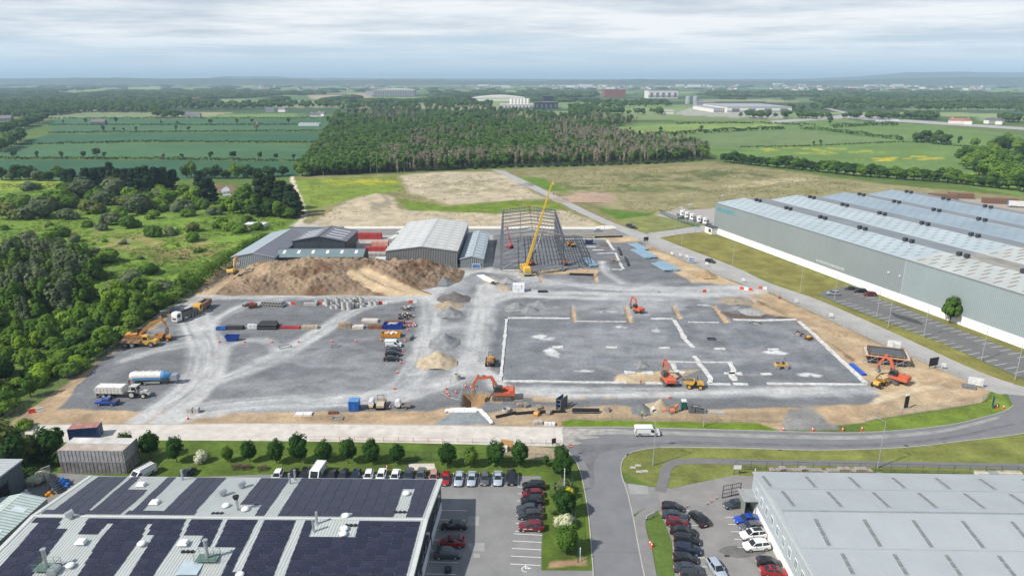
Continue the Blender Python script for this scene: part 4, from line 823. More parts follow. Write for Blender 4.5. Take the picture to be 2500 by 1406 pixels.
KINDS={'hatch':(4.1,.88,[(0,.42,.58,.72),(.12,.30,.70,.88),(.5,.24,.80,.97),(1.0,.22,.90,1),(1.5,.22,.95,1),(2.6,.22,.97,1),(3.5,.24,.99,.99),(3.95,.30,1.0,.94),(4.1,.42,.86,.82)],(.95,4.02,1.75,3.55,1.46),(.78,3.35),.31),'saloon':(4.7,.90,[(0,.42,.56,.70),(.14,.28,.68,.88),(.6,.22,.79,.98),(1.2,.21,.88,1),(1.7,.21,.92,1),(3.2,.21,.95,1),(4.0,.23,.97,.98),(4.5,.28,.97,.92),(4.7,.42,.80,.80)],(1.25,4.1,2.05,3.35,1.44),(.85,3.70),.32),'estate':(4.75,.90,[(0,.42,.58,.70),(.14,.28,.70,.88),(.6,.22,.81,.98),(1.2,.21,.90,1),(1.7,.21,.94,1),(3.4,.21,.97,1),(4.2,.23,1.0,.98),(4.6,.28,1.0,.93),(4.75,.42,.84,.82)],(1.2,4.66,2.0,4.15,1.49),(.85,3.70),.32),'suv':(4.5,.93,[(0,.48,.72,.74),(.12,.36,.86,.90),(.5,.29,.96,.98),(1.1,.27,1.04,1),(1.6,.27,1.07,1),(3.0,.27,1.09,1),(3.9,.29,1.12,.99),(4.35,.34,1.12,.94),(4.5,.48,.95,.84)],(1.05,4.42,1.85,3.95,1.67),(.85,3.6),.36)}
CARM={}
def wheel_parts(r,w):
 k=('w',r,w)
 if k not in CARM:
  b=MB();b.cyl((0,-w/2,0),(0,w/2,0),r,r,16);b.cyl((0,w/2,0),(0,w/2+.02,0),r*.94,r*.8,16);b.cyl((0,-w/2-.02,0),(0,-w/2,0),r*.8,r*.94,16)
  c=MB();c.cyl((0,-w/2-.035,0),(0,w/2+.035,0),r*.62,r*.62,12);CARM[k]=(b.mesh('wheel',M_TYRE,True),c.mesh('rim',M_RIM))
 return CARM[k]
def add_wheel(t,x,y,r,w=.22,rim=None):
 a,b=wheel_parts(r,w);o=obj('wheel',a,t,(x,y,r));p=obj('rim',b,o)
 if rim:p.material_slots[0].link='OBJECT';p.material_slots[0].material=rim
 return o
def loft(b,rings):
 n=len(rings[0]);vs=[p for r in rings for p in r];fs=[]
 for i in range(len(rings)-1):
  for j in range(n-1):fs.append((i*n+j,i*n+j+1,(i+1)*n+j+1,(i+1)*n+j))
  fs.append((i*n+n-1,i*n,(i+1)*n,(i+1)*n+n-1))
 fs+=[tuple(range(n)),tuple(range(len(vs)-n,len(vs)))];b.add(vs,fs)
def quad_on(b,P4,inset,off):
 """glass panel: shrink the quad and lift it off along its normal"""
 P4=[Vector(p)for p in P4];c=sum(P4,Vector())/4;n=(P4[1]-P4[0]).cross(P4[3]-P4[0]).normalized()
 q=[c+(p-c)*(1-inset)+n*off for p in P4];b.add([*q,*[p-n*(off*.8)for p in q]],[(0,1,2,3),(0,4,5,1),(1,5,6,2),(2,6,7,3),(3,7,4,0)])
def car_proto(kind):
 Lc,hw,st,(cb0,cb1,cr0,cr1,zr),wx,wr=KINDS[kind];hx=Lc/2;X=lambda x:hx-x
 belt=lambda x:float(np.interp(x,[s[0]for s in st],[s[2]for s in st]));wid=lambda x:hw*float(np.interp(x,[s[0]for s in st],[s[3]for s in st]))
 b=MB();rings=[]
 for x,zs,zb,f in st:
  w=hw*f;zm=(zs+zb)/2
  rings.append([(X(x),-w*.80,zs),(X(x),-w*.97,zs+.08),(X(x),-w,zm),(X(x),-w*.96,zb-.07),(X(x),-w*.84,zb),(X(x),0,zb+.045),(X(x),w*.84,zb),(X(x),w*.96,zb-.07),(X(x),w,zm),(X(x),w*.97,zs+.08),(X(x),w*.80,zs)])
 loft(b,rings)
 zb0,zb1=belt(cb0)+.0,belt(cb1)-.02;wb0,wb1=wid(cb0)*.86,wid(cb1)*.86;wr_=hw*.66
 base=[(X(cb0),-wb0,zb0),(X(cb0),wb0,zb0),(X(cb1),wb1,zb1),(X(cb1),-wb1,zb1)];mb_=(cb0+cb1)/2;wm=hw*.90
 top=[(X(cr0),-wr_,zr-.05),(X(cr0),wr_,zr-.05),(X(cr1),wr_*.96,zr-.06),(X(cr1),-wr_*.96,zr-.06)]
 xm=(cr0+cr1)/2
 vs=base+top+[(X(xm),-wr_*1.03,zr-.01),(X(xm),wr_*1.03,zr-.01),(X(cr0+.15),0,zr),(X(xm),0,zr+.03),(X(cr1-.15),0,zr-.01),(X(xm),-wm,belt(xm)),(X(xm),wm,belt(xm))]
 b.add(vs,[(0,1,5,4),(2,3,7,6),(0,4,8,13),(13,8,7,3),(1,14,9,5),(14,2,6,9),(4,5,10),(4,10,11,8),(5,9,11,10),(8,11,12,7),(9,6,12,11),(7,12,6)])
 body=b.mesh('body',PC['grey'],True);out={'body':body,'wx':[X(q)for q in wx],'wr':wr,'hw':hw}
 g=MB();quad_on(g,[vs[0],vs[1],vs[5],vs[4]],.10,.018);out['windscreen']=g.mesh('windscreen',M_GLS)
 g=MB();quad_on(g,[vs[2],vs[3],vs[7],vs[6]],.14,.018);out['rear_window']=g.mesh('rear_window',M_GLS)
 sw=[]
 for q in([0,4,8,13],[13,8,7,3],[5,1,14,9],[9,14,2,6]):
  g=MB();P4=[vs[i]for i in q];n=(Vector(P4[1])-Vector(P4[0])).cross(Vector(P4[3])-Vector(P4[0]))
  if n.y*P4[3][1]<0:P4=P4[::-1]
  quad_on(g,P4,.13,.02);sw.append(g.mesh('side_window',M_GLS))
 out['side']=sw
 zh=belt(.3)-.12;wh_=wid(.15)
 g=MB();g.box(-.22,.06,-.2,.2,-.08,.08,(.05,.03));out['headlight']=(g.mesh('headlight',M_HL),[(X(.16),s*(wh_-.2),zh-.03)for s in(-1,1)])
 zt=belt(Lc-.2)-.12;g=MB();g.box(-.05,.2,-.14,.14,-.10,.10,(.03,.02));out['taillight']=(g.mesh('tail_light',M_TL),[(X(Lc-.06),s*(wid(Lc-.1)-.14),zt)for s in(-1,1)])
 g=MB();g.box(-.02,.02,-.26,.26,-.06,.06);out['plate']=(g.mesh('number_plate',M_PLATE),[(X(-.01),0,.48),(X(Lc+.01),0,.62)])
 g=MB();g.box(-.08,.08,-.11,.11,-.06,.07,(.03,.02));out['mirror']=(g.mesh('mirror',PC['grey']),[(X(cb0+.55),s*(hw+.06),belt(cb0+.5)+.10)for s in(-1,1)])
 g=MB();g.box(-hx+.1,hx-.1,-hw*.9,hw*.9,.17,.32);out['sill']=g.mesh('sill',M_BLK)
 CARM[kind]=out;return out
def car(kind,colour,loc,rz,label,group=None,roofdark=False):
 d=CARM.get(kind)or car_proto(kind);t=thing('car',label,'car',loc,rz,group);pm=PC[colour]
 def own(o,m):o.material_slots[0].link='OBJECT';o.material_slots[0].material=m;return o
 bd=own(obj('body',d['body'],t),pm);obj('sill',d['sill'],t)
 for k in('windscreen','rear_window'):obj(k,d[k],t)
 for s in d['side']:obj('side_window',s,t)
 for k in('headlight','taillight','plate'):
  me,ps=d[k]
  for p in ps:obj(me.name.split('.')[0],me,t,p)
 for p in d['mirror'][1]:own(obj('mirror',d['mirror'][0],t,p),pm)
 for x in d['wx']:
  for s in(-1,1):add_wheel(t,x,s*(d['hw']-.10),d['wr'])
 if roofdark:
  Lc,hw,st,(cb0,cb1,cr0,cr1,zr),wx,wr=KINDS[kind];MB().box(Lc/2-cr1+.25,Lc/2-cr0-.25,-hw*.5,hw*.5,zr+.02,zr+.05).build('roof_glass',M_GLS,t)
 return t
def van(loc,rz,label,Lv=5.4,hv=2.2,colour='white',rack=False,group=None):
 t=thing('van',label,'van',loc,rz,group);hx=Lv/2;w=.98;m=PC[colour]
 pr=[(-hx,.35),(hx-.1,.35),(hx,.55),(hx-.03,.95),(hx-.75,1.22),(hx-1.45,hv-.12),(hx-1.75,hv),(-hx+.12,hv),(-hx,hv-.15)]
 b=MB();n=len(pr);vs=[]
 for y,f,dz in((-w*.86,1,-.0),(-w,.985,-.06),(w,.985,-.06),(w*.86,1,0)):
  vs+=[(x*f,y,(z if z<.7 else z+dz*(z-.7)/1.5))for x,z in pr]
 fs=[tuple(range(n)),tuple(range(3*n,4*n))]
 for k in range(3):fs+=[(k*n+i,k*n+(i+1)%n,(k+1)*n+(i+1)%n,(k+1)*n+i)for i in range(n)]
 b.add(vs,fs);b.build('body',m,t,smooth=True)
 g=MB();quad_on(g,[(hx-.75,-w*.82,1.22),(hx-.75,w*.82,1.22),(hx-1.45,w*.80,hv-.12),(hx-1.45,-w*.80,hv-.12)],.08,.02);g.build('windscreen',M_GLS,t)
 for s in(-1,1):
  g=MB();q=[(hx-1.0,s*w,1.12),(hx-2.1,s*w,1.12),(hx-2.1,s*w,hv-.38),(hx-1.5,s*w,hv-.38)];quad_on(g,q if s>0 else q[::-1],.06,.02);g.build('side_window',M_GLS,t)
  MB().box(-hx+.4,hx-2.3,s*w-.012 if s>0 else s*w-.022,s*w+.022 if s>0 else s*w+.012,.78,.86).build('side_moulding',M_BLK,t)
  MB().box(hx-.14,hx+.01,s*.72-.16,s*.72+.16,.80,.98).build('headlight',M_HL,t);MB().box(-hx-.02,-hx+.06,s*.88-.07,s*.88+.07,.8,1.4).build('tail_light',M_TL,t)
  MB().box(hx-1.25,hx-1.12,s*(w+.14)-.09,s*(w+.14)+.09,1.2,1.5).build('mirror',M_BLK,t)
  for x in(hx-.95,-hx+1.05):add_wheel(t,x,s*(w-.12),.34)
 MB().box(hx-.06,hx+.03,-.85,.85,.32,.58).build('bumper',M_BLK,t);MB().box(hx+.0,hx+.045,-.26,.26,.56,.67).build('number_plate',M_PLATE,t)
 if rack:
  r=MB()
  for k in range(9):r.box(-hx+.3+k*.42,-hx+.38+k*.42,-.85,.85,hv+.10,hv+.16)
  for y in(-.85,.85):r.box(-hx+.2,hx-1.9,y-.04,y+.04,hv+.02,hv+.12)
  r.build('roof_rack',mat('rack_grey',(.16,.165,.17),.5),t)
 return t
D=math.pi/180
row=[(678,1167,'hatch','white','white hatchback, leftmost of the cars along the hedge row'),(713,1167,'saloon','black','black saloon between the white hatchback and a dark jeep by the trees'),(745,1166,'suv','black','black four by four parked just left of the tall white van'),(811,1168,'saloon','black','black saloon parked just right of the tall white van'),(838,1167,'hatch','charcoal','charcoal hatchback two places right of the tall white van'),(869,1167,'hatch','navy','navy hatchback between charcoal hatchback and a white hatchback'),(900,1168,'hatch','white','white hatchback with dark bonnet beside the navy hatchback'),(931,1167,'saloon','white','white saloon in the middle of the row under the trees'),(965,1169,'saloon','white','low white coupe right of the white saloon'),(998,1168,'suv','slate','slate estate car beside the low white coupe'),(1028,1168,'suv','grey','grey boxy car in front of the bare concrete slab'),(1059,1170,'hatch','salmon','faded pink hatchback half hidden behind the solar roof corner'),(1088,1174,'hatch','red','bright red hatchback at the corner of the solar roof'),(1121,1174,'saloon','palesilver','silver blue saloon next to the bright red hatchback'),(1152,1174,'saloon','palesilver','silver blue saloon third from the row end near the young tree'),(1184,1174,'hatch','grey','grey hatchback between two silver saloons'),(1216,1173,'saloon','palesilver','silver saloon beside the black estate at the row end'),(1249,1172,'suv','black','black estate at the right end of the tree row')]
for u,v,k,c,lb in row:car(k,c,G(u,v),-90*D+random.uniform(-.03,.03),lb,'cars parked along the tree row')
van(G(776,1166),-96*D,'tall white van standing in the row of parked cars',5.6,2.5,group='cars parked along the tree row')
van(G(349,1164),-118*D,'white van with roof rack beside the grey containers',5.4,2.0,rack=True)
t=car('saloon','black',G(456,1164),-100*D,'black car under a loose cover behind the solar roof')
for u,v,k,c,lb in[(1303,1192,'suv','black','black estate, topmost of the cars facing the grass bed'),(1300,1211,'hatch','darkred','dark red hatchback second in the column by the grass bed'),(1300,1229,'suv','black','black car third in the column by the grass bed'),(1291,1247,'saloon','slate','slate grey saloon above the grey crossover by the grass bed'),(1294,1264,'suv','charcoal','grey crossover above the red crossover by the grass bed'),(1297,1292,'suv','darkred','red crossover with lettering, lowest of the column by the grass bed')]:
 t=car(k,c,G(u,v),math.pi+random.uniform(-.04,.04),lb,'cars facing the grass bed')
 if 'lettering' in lb:[MB().box(x,x+.7,.925,.945,.70,.82).build('side_lettering',M_PLATE,t)for x in(-.2,.75)]
for u,v,k,c,r,lb in[(1108,1288,'saloon','black',180,'black saloon in the shade of the solar roofed building'),(1104,1330,'suv','red',180,'red crossover with dark roof by the navy wall'),(1092,1358,'suv','slate',0,'slate grey crossover below the red one by the navy wall')]:
 car(k,c,G(u,v),r*D,lb,'cars by the navy wall',roofdark=(c=='red'))
for u,v,k,c,r,lb in[(1642,1244,'hatch','black',-14,'black hatchback at the top of the left column by the hall'),(1647,1264,'saloon','slate',-12,'slate blue saloon above the red hatchback in the hall car park'),(1653,1281,'hatch','darkred',-12,'dark red hatchback in the left column of the hall car park'),(1668,1303,'saloon','black',-13,'black saloon just below the dark red hatchback'),(1676,1325,'suv','black',-12,'black estate with roof rails fourth from the column end'),(1678,1348,'suv','navy',-10,'navy estate with silver roof rails in the left column'),(1673,1370,'hatch','black',-9,'black hatchback below the navy estate'),(1680,1394,'saloon','slate',-8,'slate blue saloon near the bottom edge of the picture'),(1690,1410,'hatch','charcoal',-6,'dark car cut by the bottom edge under the slate saloon')]:
 car(k,c,G(u,v),r*D,lb,'left column of the hall car park')
car('suv','black',G(1705,1272),108*D,'black estate parked askew in the middle of the hall car park');car('estate','palesilver',G(1749,1394),-78*D,'silver blue estate at the bottom of the hall car park')
for u,v,k,c,r,lb in[(1796,1236,'saloon','slate',190,'dark blue saloon beside the hall entrance canopy'),(1823,1273,'saloon','blue',186,'bright blue saloon against the pale hall'),(1833,1292,'hatch','grey',186,'grey hatchback below the bright blue saloon'),(1838,1312,'suv','white',188,'white crossover with dark roof in front of the hall'),(1846,1339,'suv','white',186,'all white crossover below the dark roofed white one'),(1877,1380,'hatch','black',-10,'black hatchback near the foot of the pale hall'),(1892,1402,'saloon','red',-8,'bright red saloon with black roof by the hall plinth')]:
 car(k,c,G(u,v),r*D,lb,'cars against the pale hall',roofdark=(v in(1312,1402)))
van(G(1579,1061),0*D,'white van driving along the main road',5.5,2.15)
for u,v,k,c,r,lb in[(1734,641,'suv','black',-48,'black crossover driving down the long road'),(1538,554,'suv','black',-50,'foremost of two black cars near the far junction'),(1546,557.5,'saloon','black',-48,'rear black car of the pair near the far junction'),(1459,565,'saloon','silver',180,'silver car on the cross road by the junction'),(2034,720,'suv','silver',170,'silver crossover nearest the lawn in the warehouse car park'),(2077,707,'saloon','charcoal',175,'charcoal saloon farthest along the warehouse plinth'),(2100,714,'suv','black',175,'black crossover between charcoal saloon and red crossover'),(2123,722,'suv','darkred',175,'dark red crossover by the white warehouse plinth'),(1662,535,'hatch','charcoal',150,'dark hatchback beside the white lorries')]:
 car(k,c,G(u,v),r*D,lb)
for u,v,k,c,lb in[(962,858,'saloon','navy','navy saloon directly below the white van on the stone yard'),(960,868,'suv','black','black estate between two saloons on the stone yard'),(957,880,'saloon','black','black saloon lowest of the cars on the stone yard')]:car(k,c,G(u,v),0,lb,'cars parked on the stone yard')
van(G(960,846),0,'white van parked above three dark cars on the stone yard',5.0,2.1)
# ------------------------------------------------------------------ plant and lorries
def M_(name,c,r=.55,**k):return mat(name,c,r,var=k.pop('var',.2),sc=k.pop('sc',1.3),dirt=tuple(.55*a+.45*b for a,b in zip(c,(.26,.22,.18))),**k)
ORANGE=M_('plant_orange',(.56,.085,.028));YEL=M_('plant_yellow',(.68,.36,.02));AMB=M_('plant_amber',(.60,.24,.035));BLK=M_('plant_black',(.028,.028,.03),.6);DUST=M_('dusty_steel',(.23,.20,.17),.8);TRKM=M_('track_steel',(.10,.095,.09),.75);DIRT=mat('load_earth',(.26,.18,.10),.95,var=.3,sc=2,bump=.6,bsc=3);WHT=M_('lorry_white',(.70,.71,.71),.4,var=.1);LGREY=M_('plant_grey',(.33,.33,.32),.6)
def digger(label,loc,rz,col,s=1.0,arm=((.6,1.9),(2.6,5.0),(5.4,5.2),(6.6,2.2),(5.9,1.0)),cabs=1,trk=None,name='excavator'):
 t=thing(name,label,'excavator',loc,rz);t.scale=(s,s,s);tr=(trk or 0)
 for y in(-1.2,1.2):
  b=MB().at((0,0,0),tr);pr=[(-2.1,.30),(-1.8,.05),(1.8,.05),(2.1,.30),(2.1,.62),(1.8,.9),(-1.8,.9),(-2.1,.62)]
  b.prism(pr,y-.3,y+.3);o=b.build('track',TRKM,t);c=MB().at((0,0,0),tr)
  for k in range(15):c.box(-2.0+k*.28,-1.9+k*.28,y-.32,y+.32,.9,.94)
  for k in range(4):c.cyl((-1.4+k*.93,y-.32,.4),(-1.4+k*.93,y+.32,.4),.22,.22,10)
  c.build('track_shoe',BLK,o)
 MB().at((0,0,0),tr).box(-1.3,1.3,-.95,.95,.45,.9).build('undercarriage',BLK,t)
 MB().cyl((0,0,.9),(0,0,1.1),.8,.8,14).build('turntable',BLK,t)
 MB().prism([(-2.6,1.25),(-2.3,1.1),(1.6,1.1),(1.7,1.3),(1.7,1.75),(-.2,1.85),(-2.45,1.85),(-2.7,1.6)],-1.25,1.25).build('house',col,t)
 MB().prism([(-2.85,1.3),(-2.6,1.15),(-1.7,1.15),(-1.7,2.35),(-2.5,2.35),(-2.8,2.1)],-1.28,1.28).build('counterweight',col,t)
 e=MB();e.box(-1.7,.1,-1.2,.1,1.85,2.3);e.build('engine_cover',col,t);MB().cyl((-1.2,-.7,2.3),(-1.2,-.7,2.75),.07,.07,8).build('exhaust',BLK,t)
 c=MB().prism([(-.15,1.8),(1.65,1.75),(1.75,2.2),(1.35,3.2),(1.2,3.3),(0,3.3),(-.15,3.15)],.25,1.2).build('cab',BLK,t)
 for y in(.22,1.2):MB().prism([(0,2.15),(1.5,2.15),(1.55,2.3),(1.2,3.1),(.05,3.1)],y,y+.03).build('window',M_GLS,c)
 g=MB();quad_on(g,[(1.75,.3,2.2),(1.75,1.15,2.2),(1.35,1.15,3.2),(1.35,.3,3.2)],.08,.02);g.build('windscreen',M_GLS,c)
 p0,p1,p2,p3,p4=[Vector((x,-.25,z))for x,z in arm]
 pk=(p1+(p1-(p0+p2)/2)*.15)
 b=MB();b.beam(p0,p1,.45,.62);b.beam(p1,p2,.42,.55);b.cyl(p1-Vector((0,.22,0)),p1+Vector((0,.22,0)),.33,.33,10);b.build('boom',col,t)
 b=MB();d=(p2-p3).normalized();b.beam(p2+d*.9,p3,.36,.46);b.build('stick',col,t)
 b=MB();q=(p4-p3).normalized();n=Vector((q.z,0,-q.x));W_=.6
 pts=[p3,p3+q*.4-n*.35,p3+q*1.2-n*.3,p4+q*.45,p4+n*.35,p3+n*.35]
 b.prism([(a.x,a.z)for a in pts],-.25-W_,-.25+W_);b.build('bucket',DUST,t)
 for a,c2 in((p0+Vector((.9,.35,-.5)),p1),(p0+Vector((.9,-.35,-.5)),p1),(p1*.6+p2*.4+Vector((0,0,.45)),p2+d*.8),(p2*.75+p3*.25-n*.3,p3-n*.3)):
  MB().cyl(a,(a+c2)/2,.11,.11,8).build('hydraulic_cylinder',BLK,t);MB().cyl((a+c2)/2,c2,.06,.06,8).build('piston_rod',M_STEEL,t)
 return t
def dumper(label,loc,rz,col,load=None,s=1.0):
 t=thing('site_dumper',label,'dumper',loc,rz);t.scale=(s,s,s)
 MB().box(-2.1,1.2,-.45,.45,.55,.95).build('chassis',BLK,t)
 b=MB();o=[(.1,1.15),(.7,.95),(2.0,1.25),(2.45,1.85),(-.25,1.95)];n=len(o)
 vs=[(x,-1.0,z)for x,z in o]+[(x,1.0,z)for x,z in o]+[(x*.94+.06,-.9,z+.06)for x,z in o]+[(x*.94+.06,.9,z+.06)for x,z in o]
 fs=[tuple(range(n)),tuple(range(n,2*n)),tuple(range(2*n,3*n)),tuple(range(3*n,4*n))]+[(i,i+1,n+i+1,n+i)for i in range(n-2)]+[(4,0,n,n+4)]+[(2*n+i,2*n+i+1,3*n+i+1,3*n+i)for i in range(n-2)]+[(2*n+4,2*n,3*n,3*n+4)]
 b.add(vs,fs);b.build('skip',col,t)
 if load:
  bm=bmesh.new();bmesh.ops.create_grid(bm,x_segments=8,y_segments=6,size=1)
  for v in bm.verts:x,y=v.co.x,v.co.y;v.co=(1.05+x*1.15,y*.88,1.72+.4*max(0,1-x*x)*max(0,1-y*y)+random.uniform(-.04,.04))
  me=bpy.data.meshes.new('load');bm.to_mesh(me);bm.free();me.materials.append(load);obj('load',me,t)
 MB().prism([(-2.2,.9),(-.75,.9),(-.75,1.5),(-1.0,1.6),(-2.1,1.5),(-2.25,1.3)],-.6,.6).build('engine_cover',col,t);MB().box(-.72,-.3,-.35,.35,1.05,1.55).build('seat',BLK,t)
 r=MB()
 for y in(-.5,.5):r.tube([(-.85,y,1.4),(-.85,y,2.9)],.05)
 r.tube([(-.85,-.5,2.9),(-.85,.5,2.9)],.05);r.build('roll_bar',BLK,t);MB().cyl((-.35,0,1.3),(-.15,0,1.75),.04,.04,6).build('steering_column',BLK,t)
 for x in(1.0,-1.45):
  for y in(-.95,.95):add_wheel(t,x,y,.55,.42,col)
 return t
digger('red orange excavator with long raised arm beside the open pit',G(1225,972),180*D,ORANGE,1.15,((.6,1.9),(2.3,4.9),(5.3,4.6),(6.3,2.2),(6.0,.9)),trk=0)
digger('small red orange excavator working at the top trench',G(1556,762),118*D,ORANGE,.85,((.6,1.9),(2.0,4.9),(4.4,4.6),(5.2,1.8),(4.6,.8)),trk=-.5)
digger('red orange excavator seen from behind at the sandy foundation',G(1630,936),96*D,ORANGE,1.0,((.6,1.9),(2.0,4.9),(4.6,4.4),(5.6,2.0),(5.0,.8)))
digger('red orange excavator on bare soil beside the scaffolded base',G(2188,933),128*D,ORANGE,1.05,((.6,1.9),(2.2,5.3),(3.6,5.6),(5.2,2.6),(4.6,1.3)),trk=-.6)
digger('yellow excavator standing on the brown earth bank',Vector((G(569,668,3.6).x,G(569,668,3.6).y,3.5)),88*D,M_('plant_pale_yellow',(.60,.40,.06)),1.0,((.6,1.9),(1.8,5.2),(4.2,5.8),(5.6,3.2),(5.0,2.2)))
digger('amber excavator with folded arm behind the articulated dumper',G(338,832),15*D,AMB,1.15,((.6,1.9),(3.6,4.6),(6.4,5.6),(7.3,3.2),(7.3,1.4)))
dumper('orange dumper loaded with brown earth beside the long white footing',G(1197,890),-92*D,AMB,DIRT,1.15)
dumper('orange dumper parked behind the articulated hauler',G(401,831),182*D,AMB,None,1.05)
dumper('yellow dumper below the excavator at the sandy foundation',G(1692,946),172*D,YEL,mat('load_gravel',(.10,.105,.11),.95,bump=.5,bsc=3),1.15)
dumper('yellow dumper facing the excavator on bare soil',G(2146,942),40*D,YEL,mat('load_rubble',(.45,.38,.30),.95,bump=.5,bsc=3),1.1)
def roller(label,loc,rz,col,s=1.0,tank=False):
 t=thing('road_roller',label,'roller',loc,rz);t.scale=(s,s,s)
 for x in(-1.0,1.0):MB().cyl((x,-.75,.5),(x,.75,.5),.5,.5,18).build('drum',M_STEEL,t)
 MB().prism([(-1.5,.7),(1.5,.7),(1.4,1.25),(.4,1.35),(-.3,1.1),(-1.4,1.2)],-.6,.6).build('body',col,t);MB().box(-.5,-.1,-.35,.35,1.1,1.7).build('seat',BLK,t)
 r=MB();
 for y in(-.55,.55):r.tube([(-.65,y,1.0),(-.65,y,2.6)],.045)
 r.tube([(-.65,-.55,2.6),(-.65,.55,2.6)],.045);r.build('roll_bar',BLK,t);MB().box(.5,1.3,-.45,.45,1.3,1.5).build('bonnet',BLK,t)
 return t
roller('small yellow tandem roller on the grey pad',G(1907,899),178*D,YEL,1.15)
t=thing('compactor','dusty single drum roller beside the white bowser','roller',G(931,992),95*D)
MB().cyl((1.4,-1,.7),(1.4,1,.7),.7,.7,20).build('drum',DUST,t);MB().box(.6,2.3,-1.15,-1.0,.5,.9).build('drum_frame',AMB,t);MB().box(.6,2.3,1.0,1.15,.5,.9).build('drum_frame',AMB,t)
MB().prism([(-2.4,.8),(-.3,.8),(-.3,1.6),(-2.2,1.75),(-2.5,1.4)],-.9,.9).build('bonnet',M_('bonnet_cream',(.50,.44,.34),.6),t);MB().box(-.3,.6,-.9,.9,.7,1.2).build('platform',BLK,t);MB().box(-.2,.2,-.3,.3,1.2,1.8).build('seat',AMB,t)
r=MB();
for y in(-.8,.8):r.tube([(-.25,y,1.2),(-.25,y,3.2)],.06)
r.tube([(-.25,-.8,3.2),(-.25,.8,3.2)],.06);r.build('roll_bar',BLK,t)
for y in(-.95,.95):add_wheel(t,-1.5,y,.72,.5,DUST)
t=thing('water_bowser','white and yellow bowser left of the dusty roller','bowser',G(908,993),90*D);MB().cyl((-1.1,0,1.3),(1.1,0,1.3),.72,.72,14).build('tank',WHT,t);MB().box(-1.2,1.5,-.5,.5,.4,.6).build('chassis',YEL,t)
for y in(-.75,.75):add_wheel(t,0,y,.4,.25)
t=thing('water_bowser','small white drum tank on wheels right of the dusty roller','bowser',G(972,994),90*D);MB().cyl((-.8,0,1.15),(.9,0,1.15),.75,.75,14).build('tank',WHT,t);MB().box(-.9,1.5,-.5,.5,.3,.5).build('chassis',BLK,t)
for y in(-.7,.7):add_wheel(t,0,y,.38,.22)
t=thing('plant_trailer','small open steel trailer beside the white drum tank','trailer',G(992,995),0);b=MB();b.box(-1.1,1.1,-.7,.7,.5,.58)
for(x0,x1,y0,y1)in((-1.1,1.1,-.7,-.64),(-1.1,1.1,.64,.7),(-1.1,-1.04,-.64,.64),(1.04,1.1,-.64,.64)):b.box(x0,x1,y0,y1,.58,1.0)
b.build('tray',DUST,t);MB().beam((1.1,0,.5),(2.0,0,.5),.1,.1).build('tow_bar',BLK,t)
for y in(-.8,.8):add_wheel(t,0,y,.33,.2)
t=thing('articulated_hauler','dusty yellow articulated hauler with flat bed beside the fence','dump truck',G(345,845),4*D)
MB().prism([(1.6,.9),(4.6,.9),(4.9,1.3),(4.7,1.9),(3.0,2.2),(1.6,2.2)],-1.2,1.2).build('bonnet',M_('hauler_yellow',(.60,.36,.05),.6),t)
c=MB().prism([(.9,1.2),(2.7,1.2),(2.7,2.3),(2.4,3.4),(.9,3.4)],-1.0,1.0).build('cab',M_('hauler_yellow',(.6,.36,.05)),t)
for y in(-1.03,1.0):MB().prism([(1.1,2.2),(2.5,2.2),(2.3,3.2),(1.1,3.2)],y,y+.03).build('window',M_GLS,c)
MB().box(-5.4,.6,-.5,.5,.9,1.4).build('chassis',DUST,t)
b=MB();b.prism([(-5.6,1.9),(-4.6,1.5),(.2,1.45),(.4,2.2),(.2,2.25),(-.1,1.65),(-4.5,1.7),(-5.5,2.05)],-1.35,1.35);b.build('tipping_body',M_('body_rust',(.42,.21,.08),.7),t);b=MB()
for k in range(7):b.beam((-4.6+k*.7,-1.2,1.8+.1*(k%3)),(-4.2+k*.7,1.2,1.9),.15,.2)
b.build('load',DUST,t)
for x in(3.4,-2.0,-3.9):
 for y in(-1.15,1.15):add_wheel(t,x,y,.85,.6,DUST)
def tipper(label,loc,rz,cabm,bodym,load,extra=False):
 t=thing('tipper_lorry',label,'lorry',loc,rz)
 MB().prism([(2.3,.55),(4.3,.55),(4.4,.9),(4.35,2.4),(4.1,3.1),(3.6,3.3),(2.3,3.3)],-1.22,1.22).build('cab',cabm,t)
 g=MB();quad_on(g,[(4.36,-1.1,1.75),(4.36,1.1,1.75),(4.1,1.1,3.0),(4.1,-1.1,3.0)],.08,.02);g.build('windscreen',M_GLS,t)
 for y in(-1.24,1.21):MB().prism([(2.9,1.8),(4.1,1.8),(3.95,2.8),(2.9,2.8)],y,y+.03).build('side_window',M_GLS,t)
 MB().box(4.3,4.5,-1.15,1.15,.45,.85).build('bumper',cabm,t);MB().box(4.36,4.43,-.85,.85,.95,1.6).build('grille',BLK,t)
 for y in(-.95,.95):MB().box(4.4,4.53,y-.16,y+.16,.62,.82).build('headlight',M_HL,t)
 MB().box(-4.2,2.3,-.45,.45,.7,1.05).build('chassis',BLK,t)
 b=MB();b.box(-4.3,2.0,-1.22,1.22,1.1,1.22)
 for(x0,x1,y0,y1)in((-4.3,2.0,-1.25,-1.17),(-4.3,2.0,1.17,1.25),(-4.3,-4.22,-1.17,1.17),(1.92,2.0,-1.17,1.17)):b.box(x0,x1,y0,y1,1.22,2.7)
 for k in range(7):
  for y in(-1.3,1.25):b.box(-4.1+k*.95,-3.98+k*.95,y,y+.05,1.15,2.6)
 b.build('tipping_body',bodym,t);MB().box(-4.2,1.9,-1.15,1.15,1.22,2.0).build('load',load,t);MB().box(1.9,2.7,-1.2,1.2,2.7,2.85).build('cab_guard',bodym,t)
 for x in(3.3,1.5,-1.9,-3.2):
  for y in(-1.0,1.0):add_wheel(t,x,y,.5,.35)
 for y in(-1.4,1.4):MB().box(4.0,4.15,y-.1,y+.1,1.9,2.6).build('mirror',BLK,t)
